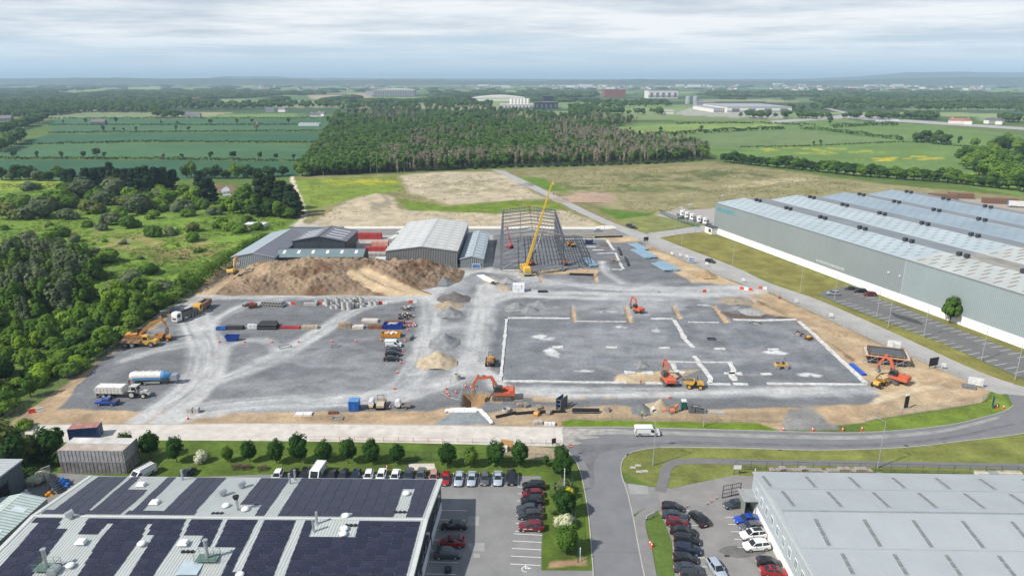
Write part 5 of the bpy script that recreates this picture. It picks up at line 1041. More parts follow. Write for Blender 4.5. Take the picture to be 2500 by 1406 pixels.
tipper('white cabbed tipper lorry with dark body near the fence',G(453,778),-112*D,WHT,M_('tip_dark',(.09,.088,.085),.6),mat('load_dark',(.05,.05,.05),.95))
tipper('yellow tipper lorry carrying brown earth at the yard corner',G(496,756),-93*D,M_('tip_yellow',(.62,.33,.03)),M_('tip_brown',(.20,.10,.06),.7),DIRT)
t=thing('tanker_trailer','blue and white powder tanker trailer parked on its legs','trailer',G(370,936),4*D)
b=MB();n=18;prof=[(-5.2,.35),(-4.9,.95),(-4.2,1.25),(3.0,1.25),(3.8,1.2),(5.0,.5),(5.3,.2)]
for(x0,r0),(x1,r1)in zip(prof[:4],prof[1:4]):b.cyl((x0,0,2.25),(x1,0,2.25),r0,r1,n,False)
b.build('tank',M_('tank_white',(.66,.66,.62),.4,var=.12),t,smooth=True)
b=MB()
for(x0,r0),(x1,r1)in zip(prof[3:-1],prof[4:]):b.cyl((x0,0,2.25+(1.25-r0)*.2),(x1,0,2.25+(1.25-r1)*.2),r0,r1,n,False)
b.build('tank_front',M_('tank_blue',(.06,.28,.58),.35,var=.08),t,smooth=True)
MB().box(-4.0,3.0,-1.27,-1.15,1.6,2.25).build('side_stripe',M_('tank_blue',(.06,.28,.58)),t)
MB().box(-4.8,4.8,-.5,.5,.95,1.15).build('chassis',LGREY,t);MB().box(5.3,7.0,-1.1,1.1,1.1,2.5,(.1,.1)).build('front_cabinet',M_('cabinet_grey',(.22,.25,.33),.5),t)
for y in(-1.15,1.1):MB().box(-1.5,2.6,y,y+.05,.5,1.0).build('side_guard',LGREY,t)
for k in range(4):MB().cyl((-3.4+k*1.8,0,3.45),(-3.4+k*1.8,0,3.62),.3,.3,12).build('hatch',WHT,t)
MB().tube([(-4,.0,3.6),(3.6,0,3.6)],.05).build('top_rail',LGREY,t)
for x in(-2.4,-3.7,-1.1):
 for y in(-.95,.95):add_wheel(t,x,y,.5,.38)
for y in(-.7,.7):MB().box(3.9,4.1,y-.1,y+.1,0,1.0).build('landing_leg',BLK,t)
t=thing('tractor','dust white tractor hitched to the box spreader','tractor',G(337,968),-2*D);TW=M_('tractor_dust',(.48,.48,.45),.7)
MB().prism([(.3,1.0),(2.6,1.0),(2.75,1.3),(2.6,1.75),(.3,1.95)],-.5,.5).build('bonnet',TW,t);c=MB().prism([(-1.2,1.3),(.35,1.3),(.45,2.0),(.2,3.0),(-1.15,3.0)],-.8,.8).build('cab',TW,t)
for y in(-.83,.8):MB().prism([(-1.0,1.9),(.3,1.9),(.1,2.8),(-.95,2.8)],y,y+.03).build('window',M_GLS,c)
g=MB();quad_on(g,[(.45,-.75,2.0),(.45,.75,2.0),(.2,.75,3.0),(.2,-.75,3.0)],.08,.02);g.build('windscreen',M_GLS,c);MB().box(-1.4,.5,-.9,.9,3.0,3.12).build('cab_roof',TW,t)
MB().cyl((.7,-.6,1.7),(.7,-.6,2.9),.06,.06,8).build('exhaust',BLK,t)
for y in(-.95,.95):add_wheel(t,-.9,y,.95,.5,TW);add_wheel(t,1.95,y*.95,.68,.42,TW);MB().box(-1.7,0,y-.28,y+.28,1.92,1.98).build('mudguard',TW,t)
MB().box(2.7,3.2,-.5,.5,.7,1.3).build('front_weight',TW,t)
t=thing('box_spreader','dusty white box spreader trailer behind the tractor','trailer',G(276,968),-2*D);b=MB();b.box(-3.4,3.4,-1.2,1.2,1.35,3.0)
for k in range(8):b.box(-3.2+k*.9,-3.1+k*.9,-1.26,1.26,1.35,2.95)
b.build('hopper',M_('spreader_white',(.62,.60,.56),.7),t);MB().box(-3.3,3.3,-1.1,1.1,3.0,3.1).build('cover',M_('spreader_top',(.70,.70,.68),.7),t);MB().box(-3.3,3.4,-.5,.5,.9,1.35).build('chassis',LGREY,t)
MB().beam((3.4,0,.9),(5.0,0,.7),.2,.2).build('draw_bar',LGREY,t);MB().box(-4.0,-3.4,-1.2,1.2,.4,2.4).build('spreading_chute',LGREY,t)
for x in(-1.6,-.1):
 for y in(-1.05,1.05):add_wheel(t,x,y,.65,.45,LGREY)
t=thing('pickup_truck','bright blue pickup truck with open black bed','pickup',G(263,987),178*D);m=PC['blue']
MB().prism([(-2.6,.5),(2.5,.5),(2.65,.7),(2.55,1.05),(1.2,1.15),(-.6,1.15),(-2.65,1.15)],-.92,.92).build('body',m,t);c=MB();c.add([(1.3,-.85,1.15),(1.3,.85,1.15),(-.85,.85,1.15),(-.85,-.85,1.15),(.5,-.7,1.75),(.5,.7,1.75),(-.7,.7,1.75),(-.7,-.7,1.75)],[(0,1,5,4),(1,2,6,5),(2,3,7,6),(3,0,4,7),(4,5,6,7)]);c.build('cab',m,t)
for q,nm in(([(1.3,-.85,1.15),(1.3,.85,1.15),(.5,.7,1.75),(.5,-.7,1.75)],'windscreen'),([(1.3,.85,1.15),(-.85,.85,1.15),(-.7,.7,1.75),(.5,.7,1.75)],'side_window'),([(-.85,-.85,1.15),(1.3,-.85,1.15),(.5,-.7,1.75),(-.7,-.7,1.75)],'side_window'),([(-.85,.85,1.15),(-.85,-.85,1.15),(-.7,-.7,1.75),(-.7,.7,1.75)],'rear_window')):g=MB();quad_on(g,q,.13,.02);g.build(nm,M_GLS,t)
MB().box(-2.55,-.95,-.82,.82,1.13,1.17).build('load_bed',BLK,t);MB().box(-2.75,-2.62,-.8,.8,.5,1.1).build('tailgate',BLK,t)
b=MB();
for y in(-.8,.8):b.tube([(-.95,y,1.15),(-1.0,y,1.75),(-1.6,y,1.2)],.05)
b.build('roll_bar',BLK,t)
for x in(1.6,-1.6):
 for y in(-.85,.85):add_wheel(t,x,y,.4,.28)
for y in(-.7,.7):MB().box(2.5,2.66,y-.18,y+.18,.8,1.0).build('headlight',M_HL,t)
cr=thing('mobile_crane','yellow mobile crane with tall telescopic boom by the steel frame','crane',G(1283,667),100*D);CY=M_('crane_yellow',(.72,.43,.015),.4)
MB().prism([(-5.5,.9),(5.3,.9),(5.6,1.2),(5.5,1.7),(-5.5,1.7)],-1.35,1.35).build('carrier',M_('carrier_grey',(.40,.37,.25),.6),cr);MB().prism([(4.0,1.2),(5.8,1.2),(5.9,1.8),(5.6,2.6),(4.0,2.6)],-1.3,1.3).build('carrier_cab',CY,cr)
g=MB();quad_on(g,[(5.9,-1.2,1.8),(5.9,1.2,1.8),(5.6,1.2,2.6),(5.6,-1.2,2.6)],.08,.02);g.build('windscreen',M_GLS,cr)
for x in(-4.6,-3.1,2.0,3.5):
 for y in(-1.1,1.1):add_wheel(cr,x,y,.65,.5)
for x in(-5.0,1.0):
 for s in(-1,1):o=MB().beam((x,0,.9),(x,s*3.4,.9),.35,.35).build('outrigger',CY,cr);MB().cyl((x,s*3.3,.02),(x,s*3.3,.95),.1,.1,8).build('jack',M_STEEL,o);MB().box(x-.45,x+.45,s*3.3-.45,s*3.3+.45,.0,.1).build('pad',WHT,o)
MB().cyl((-1.5,0,1.7),(-1.5,0,2.0),1.1,1.1,16).build('turntable',BLK,cr)
cw=cr.matrix_basis.inverted()if False else None
slew=MB();slew.prism([(-4.2,2.0),(.4,2.0),(.4,3.1),(-1.6,3.5),(-4.2,3.2)],-1.25,1.25);slew.build('superstructure',CY,cr);MB().box(-5.2,-4.2,-1.3,1.3,1.9,3.4).build('counterweight',CY,cr)
c=MB().prism([(-.4,2.0),(1.3,2.0),(1.3,2.8),(.9,3.6),(-.4,3.6)],.95,1.75).build('crane_cab',CY,cr);MB().prism([(-.2,2.7),(1.15,2.7),(.8,3.4),(-.2,3.4)],1.76,1.79).build('window',M_GLS,c)
piv=cr.location+Vector((.2,-1.2,2.9));tip=G(1347,449,36.4);dv=tip-piv;q=cr.rotation_euler.to_matrix().inverted()
loc=lambda p:q@(Vector(p)-cr.location)
b0=None
for k,(f0,f1,w)in enumerate(((0,.32,1.0),(.30,.52,.84),(.50,.70,.70),(.68,.86,.58),(.84,1.0,.46))):
 MB().beam(loc(piv+dv*f0),loc(piv+dv*f1),w*.85,w).build('boom_section',CY,cr);MB().beam(loc(piv+dv*(f1-.008)),loc(piv+dv*f1),w*.98,w*1.12).build('boom_collar',M_('collar',(.45,.26,.02)),cr)
MB().cyl(loc(piv+Vector((.2,2.6,-1.0))),loc(piv+dv*.22),.2,.2,10).build('lift_cylinder',BLK,cr);MB().beam(loc(tip),loc(tip+Vector((.9,-.2,.1))),.4,.7).build('boom_head',CY,cr)
hk=loc(tip+Vector((.8,-.2,-3.6)));MB().tube([loc(tip+Vector((.8,-.2,0))),hk],.04).build('hoist_rope',BLK,cr);MB().at(hk).cbox((0,0,-.8),(.35,.35,.8)).build('hook_block',M_('hook_red',(.5,.05,.03)),cr)
def boomlift(label,loc_,rz,col,pts,name='boom_lift',basket=True):
 t=thing(name,label,'boom lift',loc_,rz);MB().box(-1.3,1.3,-.9,.9,.5,.95).build('chassis',BLK,t);MB().prism([(-1.7,1.0),(.6,1.0),(.5,1.9),(-.6,2.1),(-1.75,1.9)],-1.0,1.0).build('turret',col,t)
 for x in(-1.0,1.0):
  for y in(-.95,.95):add_wheel(t,x,y,.48,.35,col)
 for i,(a,b)in enumerate(zip(pts[:-1],pts[1:])):MB().beam((a[0],0,a[1]),(b[0],0,b[1]),.42-.07*i,.5-.08*i).build('boom_section',[BLK,LGREY,BLK][i%3]if not basket=='red' else col,t)
 if basket:
  x,z=pts[-1];b=MB()
  for dx in(0,1.0):
   for y in(-.9,.9):b.box(x+dx,x+dx+.05,y,y+.05,z-.1,z+1.0)
  for zz in(z-.1,z+.5,z+1.0):
   b.box(x,x+1.05,-.9,-.86,zz,zz+.05);b.box(x,x+1.05,.9,.94,zz,zz+.05);b.box(x,x+.05,-.9,.9,zz,zz+.05);b.box(x+1.0,x+1.05,-.9,.9,zz,zz+.05)
  b.box(x,x+1.05,-.9,.94,z-.14,z-.1);b.build('basket',ORANGE,t)
 return t
boomlift('red boom lift with black arm reaching into the steel bay',G(1297,647),55*D,ORANGE,[(-1.2,2.0),(3.2,6.0),(7.5,11.2),(9.5,12.4)])
boomlift('red boom lift at the right of the steel frame',G(1377,647),110*D,ORANGE,[(-1.2,2.0),(1.8,6.5),(4.0,11.5),(5.2,12.0)])
boomlift('crimson boom lift standing at the back of the steel frame',G(1244,606),130*D,M_('lift_red',(.55,.03,.06)),[(-1.2,2.0),(.6,6.0),(1.6,9.4)],basket='red')
t=dumper('amber telehandler inside the steel frame shadow',G(1394,602),120*D,AMB,None,1.1);t.name='telehandler';t['category']='telehandler'
t=dumper('small yellow trench roller near the long right footing',G(1974,829),-150*D,YEL,None,.62);t.name='mini_dumper';t['label']='small yellow mini dumper near the long right footing'
def unit(label,loc_,rz,group):
 t=thing('lorry_tractor',label,'lorry',loc_,rz,group);MB().prism([(.4,.6),(2.9,.6),(3.0,1.0),(2.9,2.6),(2.3,3.7),(.4,3.8)],-1.2,1.2).build('cab',WHT,t)
 g=MB();quad_on(g,[(2.95,-1.1,1.8),(2.95,1.1,1.8),(2.75,1.1,2.85),(2.75,-1.1,2.85)],.06,.05);g.build('windscreen',M_GLS,t);MB().box(-3,.4,-.5,.5,.7,1.0).build('chassis',BLK,t)
 for y in(-1.23,1.2):MB().prism([(1.5,1.8),(2.7,1.8),(2.6,2.7),(1.5,2.7)],y,y+.03).build('side_window',M_GLS,t)
 for x in(2.0,-1.6):
  for y in(-1.0,1.0):add_wheel(t,x,y,.5,.35)
for k,(u,v)in enumerate([(1662,528),(1673,532),(1685,537),(1703,543),(1717,547)]):unit(['white lorry cab parked first in the fenced yard row','white lorry cab second in the fenced yard row','white lorry cab third in the fenced yard row','white lorry cab fourth in the fenced yard row','white lorry cab nearest the warehouse corner'][k],G(u,v),-55*D,'white lorry cabs in the fenced yard')
t=thing('lorry_trailer','white box trailer with blue end in the pallet yard','trailer',G(2490,507),-20*D);MB().box(-6.5,6.5,-1.25,1.25,1.1,3.9).build('box_body',WHT,t);MB().box(-6.6,-6.5,-1.2,1.2,1.1,3.9).build('rear_door',M_('door_blue',(.05,.2,.55)),t)
for x in(-4,-2.8):
 for y in(-1,1):add_wheel(t,x,y,.5,.35)
for u,v,r,lb in[(2148,301,0,'white lorry on the far main road behind the meadows'),(2186,298,0,'white lorry with long trailer on the far main road')]:
 t=thing('lorry',lb,'lorry',G(u,v),R(-10));MB().box(-7,5,-1.3,1.3,1.1,4.2).build('box_body',WHT,t);MB().prism([(5.3,.5),(7.4,.5),(7.4,2.4),(7.0,3.4),(5.3,3.4)],-1.2,1.2).build('cab',WHT,t)
 for x in(-5,-3.8,6.3):
  for y in(-1,1):add_wheel(t,x,y,.5,.35)
  # ------------------------------------------------------------------ people
def person(label,loc_,rz,top,legs,pose=0.0):
 """one continuous skinned figure; clothing is given by face material"""
 V=[(0,0,.95),(0,0,1.2),(0,0,1.42),(0,0,1.52),(0,0.01,1.66),(0,0.01,1.76),(.09,0,.9),(.11,.05+pose*.1,.48),(.11,.02+pose*.1,.08),(.12,.15+pose*.1,.04),(-.09,0,.9),(-.11,-.03-pose*.1,.48),(-.11,-.05-pose*.1,.08),(-.12,.08-pose*.1,.04),(.19,0,1.40),(.26,.03,1.13),(.24,.18+pose*.1,.92),(.24,.24+pose*.1,.84),(-.19,0,1.40),(-.26,.02,1.13),(-.25,.10,.90),(-.25,.15,.82)]
 E_=[(0,1),(1,2),(2,3),(3,4),(4,5),(0,6),(6,7),(7,8),(8,9),(0,10),(10,11),(11,12),(12,13),(2,14),(14,15),(15,16),(16,17),(2,18),(18,19),(19,20),(20,21)]
 Rr=[.15,.15,.15,.06,.10,.07,.10,.07,.05,.04,.10,.07,.05,.04,.075,.05,.04,.035,.075,.05,.04,.035]
 me=bpy.data.meshes.new('person');me.from_pydata(V,E_,[]);o=bpy.data.objects.new('person',me);COL.objects.link(o);md=o.modifiers.new('s','SKIN');sv=me.skin_vertices[0].data
 for i,r in enumerate(Rr):sv[i].radius=(r,r*.85)
 sv[0].use_root=True;o.modifiers.new('u','SUBSURF').levels=1
 m2=bpy.data.meshes.new_from_object(o.evaluated_get(bpy.context.evaluated_depsgraph_get()));bpy.data.objects.remove(o)
 m2.materials.clear()
 for m in(top,legs,mat('skin',(.42,.26,.18),.7,var=0),mat('helmet_white',(.75,.75,.72),.4,var=0)):m2.materials.append(m)
 for p in m2.polygons:z=p.center.z;p.material_index=3 if z>1.69 else 2 if z>1.5 or(abs(p.center.x)>.2 and z<.92)else 0 if z>.93 else 1;p.use_smooth=True
 return tag(obj('person',m2,None,loc_,rz),label,'person')
HV=mat('hi_vis_orange',(.75,.16,.03),.7,var=0);HVY=mat('hi_vis_yellow',(.55,.65,.04),.7,var=0);TR_=mat('work_trousers',(.03,.035,.05),.9,var=0);RED_=mat('red_jacket',(.55,.03,.05),.8,var=0)
for u,v,rz,tp,lb,ps in[(316,940,0,RED_,'person in red jacket standing between tanker and tractor',.3),(1320,664,1.2,HVY,'person in yellow vest beside the mobile crane',.6),(1564,938,-1,HV,'person in orange vest at the edge of the sandy foundation',.5),(1154,945,2,HV,'person in orange vest among the cones by the pit',.2),(1567,1018,0,HVY,'person in yellow vest near the verge fence',.7)]:person(lb,G(u,v),rz,tp,TR_,ps)
# ================================================================== THE BUILDING SITE: steel, footings, materials, fences
CONC=mat('site_concrete',(.42,.41,.39),.9,var=.15,sc=1.2);WCONC=mat('white_footing',(.60,.59,.57),.85,var=.28,sc=.9);RUST=mat('rusty_steel',(.21,.085,.045),.8,var=.3,sc=1.5);BPIPE=mat('black_pipe',(.018,.018,.02),.45,var=.1)
STEEL_D=mat('primed_steel',(.24,.25,.275),.5,.2,var=.1,sc=.5);WOOD=mat('raw_timber',(.42,.31,.20),.85,var=.25,sc=2);WOODG=mat('weathered_timber',(.33,.27,.22),.9,var=.25,sc=2);PALEW=mat('pale_board',(.58,.52,.44),.85,var=.15,sc=2)
# --- steel frame going up
fx0,fx1,fy0,fy1,fe,fr=-4.4,21.2,273.7,329.5,14.7,16.2;fm=(fx0+fx1)/2
sf=thing('portal_building','bare grey steel portal frame of a hall under construction','steel frame',(fx0,fy0,0));fb=lambda:MB().at((-fx0,-fy0,0))
NF=8
def ibeam(p,q,w,h,nm):
 b=fb();b.beam(p,q,w*.35,h)
 for s in(-1,1):b.beam(Vector(p)+Vector((0,0,s*h*.46)),Vector(q)+Vector((0,0,s*h*.46)),w,h*.09)
 return b.build(nm,STEEL_D,sf)
for k in range(NF):
 y=fy0+(fy1-fy0)*k/(NF-1)
 for x in(fx0,fx1):
  b=fb();b.box(x-.32,x+.32,y-.06,y+.06,0,fe);b.box(x-.36,x-.30,y-.2,y+.2,0,fe);b.box(x+.30,x+.36,y-.2,y+.2,0,fe);o=b.build('column',STEEL_D,sf);fb().box(x-.6,x+.6,y-.5,y+.5,0,.12).build('base_plate',STEEL_D,o)
 ibeam((fx0,y,fe-.1),(fm,y,fr),.26,.42,'rafter');ibeam((fm,y,fr),(fx1,y,fe-.1),.26,.42,'rafter')
 if k in(0,NF-1):
  for x in(fx0+8.5,fx1-8.5):fb().box(x-.15,x+.15,y-.15,y+.15,0,fe+.9).build('gable_post',STEEL_D,sf)
for s in(-1,1):
 for k in range(10):
  f=k/9;x=fm+s*(fm-fx0)*f;z=fr+(fe-fr)*f+.38
  fb().box(x-.075,x+.075,fy0-.2,fy1+.2,z-.13,z+.13).build('purlin',STEEL_D,sf)
 x=fm+s*(fm-fx0)
 for z in(fe+.1,fe-1.2,fe-3.2,fe*.55):fb().box(x-.1,x+.1,fy0,fy1,z-.12,z+.12).build('eaves_beam',STEEL_D,sf)
for(y0,y1)in((0,1),(NF-2,NF-1)):
 ya,yb=fy0+(fy1-fy0)*y0/(NF-1),fy0+(fy1-fy0)*y1/(NF-1)
 for x in(fx0,fx1):
  for z0,z1 in((.3,fe/2),(fe/2,fe-.3)):
   for a,c in((ya,yb),(yb,ya)):fb().cyl((x,a,z0),(x,c,z1),.11,.11,6).build('brace',STEEL_D,sf)
 for s in(-1,1):
  for a,c in((ya,yb),(yb,ya)):fb().cyl((fm,a,fr),(fm+s*(fm-fx0),c,fe),.07,.07,6).build('roof_brace',STEEL_D,sf)
for z0,z1 in((.3,5.5),(5.5,11)):
 for a,c in((fx0,fx0+8.3),(fx0+8.3,fx0)):fb().cyl((a,fy0,z0),(c,fy0,z1),.11,.11,6).build('brace',STEEL_D,sf)
fb().cyl((fx0,fy0,11),(fx0+8.3,fy0,11),.1,.1,6).build('brace',STEEL_D,sf)
# --- low white footings
def footing(label,pts,w,z=.22,wob=.09,m=WCONC,name='concrete_footing',cat='footing'):
 w=w*.75;ln=GA(pts);out=[];L_=[ln[0]]
 for a,c in zip(ln[:-1],ln[1:]):
  n=max(1,int(np.linalg.norm(c-a)/1.6));L_+=[a+(c-a)*(i+1)/n for i in range(n)]
 L_=np.array(L_);d=np.gradient(L_,axis=0)if len(L_)>1 else np.zeros_like(L_);d/=np.linalg.norm(d,axis=1)[:,None]+1e-9;nn=np.stack([-d[:,1],d[:,0]],1)
 j=RNG.uniform(-wob,wob,(len(L_),2));wid=w/2+(RNG.random(len(L_))<.06)*w*.3
 pg=np.vstack([L_+nn*(wid+j[:,0])[:,None],(L_-nn*(wid+j[:,1])[:,None])[::-1]])
 o=flat(name,pg,m,z,kind=None,thick=z+.3);return tag(o,label,cat)
for lb,pts,w in[('long white footing down the left side of the big pad',[(1237,780),(1230,850),(1222,929)],1.0),('white footing along the top left edge of the pad',[(1240,777),(1300,777),(1392,778)],1.5),('white footing along the bottom left edge of the pad',[(1228,931),(1330,932),(1430,934),(1530,935)],1.3),('short white footing below the sandy foundation',[(1575,936),(1618,937)],1.5),('white footing ending under the red excavator',[(1645,937),(1662,937)],1.2),('thin white footing between two sand trenches',[(1404,785),(1470,786),(1530,786)],.7),('white footing with red ends above the middle of the pad',[(1590,779),(1643,779)],1.2),('slanting white footing down from the top edge',[(1646,782),(1660,805),(1672,828),(1692,849)],1.6),('thin white footing right of the slanting one',[(1680,787),(1755,788)],.8),('white footing along the top right edge of the pad',[(1790,781),(1860,783),(1945,781)],1.7),('long white footing down the right side of the pad',[(1950,785),(1985,815),(2030,858),(2070,895),(2116,938)],1.7),('white footing along the bottom right edge of the pad',[(1873,937),(1960,938),(2040,939),(2115,939)],1.5),('white cross footing at the top of the lift pits',[(1694,870),(1706,883)],1.6),('white beam footing joining three foundation legs',[(1632,884),(1700,885),(1788,885)],.8),('left leg of the white foundations beside the excavator',[(1642,887),(1650,905),(1672,912)],1.6),('middle leg of the white foundations',[(1706,887),(1722,905),(1735,925),(1732,937)],1.7),('right leg of the white foundations',[(1782,887),(1792,905),(1785,915),(1795,930)],1.7),('white footing foot under the middle leg',[(1728,938),(1783,939)],1.5),('white footing foot under the right leg',[(1790,938),(1826,939)],1.8),('stub of white footing joining the right leg',[(1768,912),(1812,913)],1.5),('white footing behind the steel frame along its back edge',[(1370,584),(1480,584)],1.2),('long angled white footing right of the steel frame',[(1482,586),(1494,605),(1500,611)],1.6),('white footing stepping down near the steel bundles',[(1458,620),(1503,618),(1512,640),(1522,657)],1.3),('white footing foot beside the timber props',[(1493,658),(1520,659)],1.0),('white footing in front of the crane',[(1228,660),(1268,660)],1.0)]:
 footing(lb,pts,w)
for k,(u,v)in enumerate([(1362,848),(1493,849),(1622,850),(1757,852),(1888,853),(1871,914),(1538,910),(1582,911),(1460,611),(1442,603)]):
 footing(['square white pad base, first from the left in the pad','square white pad base, second from the left in the pad','square white pad base, third in the row across the pad','square white pad base right of the slanting footing','square white pad base, last in the row across the pad','square white pad base below the yellow roller','oval white base on the left of the sandy foundation','oval white base beside the sandy foundation excavator','small white base among the footings beyond the steel frame','white base left of the dark skip beyond the steel frame'][k],[(u-13,v),(u+13,v)],1.7,.2,.18)
 # --- loose stone heaps and the earth bank
def heap(label,uv,r,h,col,seed,ell=1.0,crater=0,name='gravel_heap',cat='heap'):
 n=26;g=np.linspace(-1,1,n);xx,yy=np.meshgrid(g,g);rr=np.sqrt(xx**2+yy**2);nz=fbm(xx*r+seed*9,yy*r,1.6,seed,4)
 z=h*np.clip(1-rr*(.86+.35*(fbm(xx*2+seed,yy*2,.9,seed+3,2)-.5)),0,1)**1.25*(.85+.45*nz)*1.2
 if crater:z-=crater*np.exp(-((xx+.05)**2+(yy+.2)**2)/.06)
 z=np.maximum(z,-.05+0*z);vs=np.stack([xx*r,yy*r*ell,z-.06],-1).reshape(-1,3);i=np.arange(n*n).reshape(n,n);fs=np.stack([i[:-1,:-1],i[:-1,1:],i[1:,1:],i[1:,:-1]],-1).reshape(-1,4)
 fs=fs[(vs[fs][:,:,2].max(1)>-.055)]
 me=bpy.data.meshes.new(name);me.from_pydata(vs.tolist(),[],fs.tolist());me.materials.append(mat('heap_%d'%seed,col,.95,var=.25,sc=.8,bump=.7,bsc=4));me.polygons.foreach_set('use_smooth',[True]*len(me.polygons));me.set_sharp_from_angle(angle=R(40))
 return tag(obj(name,me,None,G(*uv)),label,cat)
GG=(.235,.24,.245)
for i,(lb,uv,r,h,c,e,cr_)in enumerate([('low dark stone heap near the ramp end',(1108,730),6,2.2,(.14,.125,.115),.8,0),('tan sand heap above the pointed grey heap',(1096,747),5,1.6,(.36,.29,.20),.8,0),('pointed grey stone heap beside the lane',(1098,767),4.2,2.4,GG,1,0),('large grey stone heap between two lanes',(1085,838),4.6,2.6,GG,1.1,0),('broad sand heap with a dug out crater',(1068,885),5.6,2.9,(.45,.37,.26),.9,1.4),('grey stone heap, left of three above the footing',(1262,753),4.2,2.0,GG,1,0),('small grey stone heap above the footing',(1293,759),3.4,1.6,GG,1,0),('grey stone heap, back one of three above the footing',(1318,747),4.6,1.7,GG,.9,0),('grey stone heap in front of the trench box',(1566,1002),2.5,1.5,(.16,.175,.18),1,0),('round tan sand heap beside the orange pipe rings',(1611,1000),3.2,2.5,(.38,.32,.22),1,0),('small grey stone heap on the big pad',(1565,893),2.2,1.4,GG,1,0),('brown earth heap by the long road',(1722,674),4.5,2.2,(.36,.25,.14),1,0),('broken stone heap at the end of the earth bank',(1098,664),4,2.0,(.33,.32,.31),1.4,0),('grey stone slope below the broken heap',(1085,690),3.5,2.0,(.18,.19,.195),1.6,0),('low soil heap near the scaffolded base',(2045,815),3,.8,(.40,.29,.17),1,0),('pale stone heap near the road bend',(1835,762),4,1.0,(.33,.33,.32),1,0),('low heap of soil at the upper right corner',(1795,735),6,1.2,(.30,.25,.19),.8,0),('reddish gravel mound far beyond the cross road',(1430,487),22,2.4,(.40,.28,.20),.6,0),('dark stone heap on the far dirt road',(1285,452),6,1.6,(.25,.24,.23),1,0),('second dark stone heap on the far dirt road',(1375,490),6,1.6,(.27,.26,.25),1,0),('grey heap beside the concrete panel stack',(1240,688),3,1.6,(.30,.30,.30),1,0)]):
 heap(lb,uv,r,h,c,400+i,e,cr_)
n1,n2=260,120;bx=np.linspace(-113,-19,n1);by=np.linspace(236.5,275,n2);BX,BY=np.meshgrid(bx,by)
fr_=238.5+3*(fbm(BX,BX*0,9,501,3)-.5)*1.2+np.clip(BX+42,0,99)*.75;cz=np.interp(BX,[-113,-104,-85,-60,-45,-34,-24,-19],[0,4.2,6.0,6.1,5.6,5.0,2.8,0])
hb=cz*1.08*np.clip((BY-fr_)/23,0,1)**.75*(1-sstep(-1.5,5,BY-269.5))*sstep(-112,-106,BX)
hb*=1+.30*(fbm(BX,BY,7,511,5)-.5);hb+=sstep(.1,1.5,hb)*((fbm(BX,BY,3.4,521,4)-.5)*2.2+(fbm(BX,BY,1.3,522,2)-.5)*1.7)
exl=G(569,668,3.6);dd=np.hypot((BX-exl.x)*.8,(BY-exl.y)*.9);hb=np.where(dd<14,np.minimum(hb,3.4+np.clip(dd-6.5,0,99)**1.3*.45),hb)
rt=smooth_line([[-58,256],[-50,250],[-44,246],[-37,242],[-32,238]]);dr,_,_=seg_dist(BX,BY,rt,False);hb=np.where(dr<5,hb*sstep(0.2,5,dr)+(1-sstep(.2,5,dr))*np.clip((BY-238)*.22,0,9),hb)
rt2=smooth_line([[-62,254],[-54,246],[-46,241],[-38,238]]);dr2,_,_=seg_dist(BX,BY,rt2,False);hb=np.where(dr2<4,hb*sstep(0,4,dr2)+(1-sstep(0,4,dr2))*np.clip((BY-238)*.25,0,9),hb)
hb=np.maximum(hb,0)-.12
vs=np.stack([BX,BY,hb],-1).reshape(-1,3);i=np.arange(n1*n2).reshape(n2,n1);fs=np.stack([i[:-1,:-1],i[:-1,1:],i[1:,1:],i[1:,:-1]],-1).reshape(-1,4);fs=fs[vs[fs][:,:,2].max(1)>-.1]
me=bpy.data.meshes.new('earth_bank');me.from_pydata(vs.tolist(),[],fs.tolist())
cb=np.array([.215,.155,.105])*(.45+1.1*fbm(BX,BY,6,531,5))[...,None];pw=sstep(.5,.72,fbm(BX,BY,13,541,3))[...,None];cb=cb*(1-pw*.6)+pw*.6*np.array([.36,.265,.165]);pd=sstep(.54,.7,fbm(BX,BY,8,551,4))[...,None];cb=cb*(1-pd*.75)+pd*.75*np.array([.13,.075,.045])
ps=((1-sstep(1.6,3.2,np.minimum(dr,dr2)))[...,None])*.9;cb=cb*(1-ps)+ps*np.array([.50,.38,.24])
at=me.color_attributes.new('cover','FLOAT_COLOR','POINT');at.data.foreach_set('color',np.concatenate([cb,np.ones_like(cb[...,:1])],-1).reshape(-1));me.polygons.foreach_set('use_smooth',[True]*len(me.polygons));me.materials.append(gm)
tag(obj('earth_bank',me),'long high bank of dug brown earth in front of the sheds','earth bank')
# --- pipes, rings, blocks
def pipes(name,label,cat,uv,rz,n_lo,n_hi,r,ln,m,t_=.12,group=None):
 me=MB().ring((-ln/2,0,0),(ln/2,0,0),r,t_,14).mesh(name,m,True);c=G(*uv);ca,sa=math.cos(rz+math.pi/2),math.sin(rz+math.pi/2)
 for lay,n in enumerate((n_lo,n_hi)):
  for k in range(n):
   o=(k-(n_lo-1)/2+.5*lay)*2.04*r;tag(obj(name,me,None,(c.x+ca*o,c.y+sa*o,r+lay*r*1.75),rz),label[lay]if isinstance(label,(list,tuple))else label,cat,group)
pipes('concrete_pipe',('bottom layer concrete pipe below the earth bank','top layer concrete pipe below the earth bank'),'pipe',(667,747),R(80),8,7,.52,3.0,CONC,.1,'stacked concrete pipes')
pipes('concrete_pipe','single concrete pipe lying left of the rusty cage','pipe',(599,747),R(78),1,0,.55,2.6,CONC,.1)
pipes('black_drain_pipe',('bottom black pipe of the large yard stack','top black pipe of the large yard stack'),'pipe',(655,801),R(0),4,3,.42,6.2,BPIPE,.05,'large black pipe stack')
pipes('black_drain_pipe','raised black pipe of the large yard stack','pipe',(657,795),R(0),3,2,.42,5.2,BPIPE,.05,'large black pipe stack')
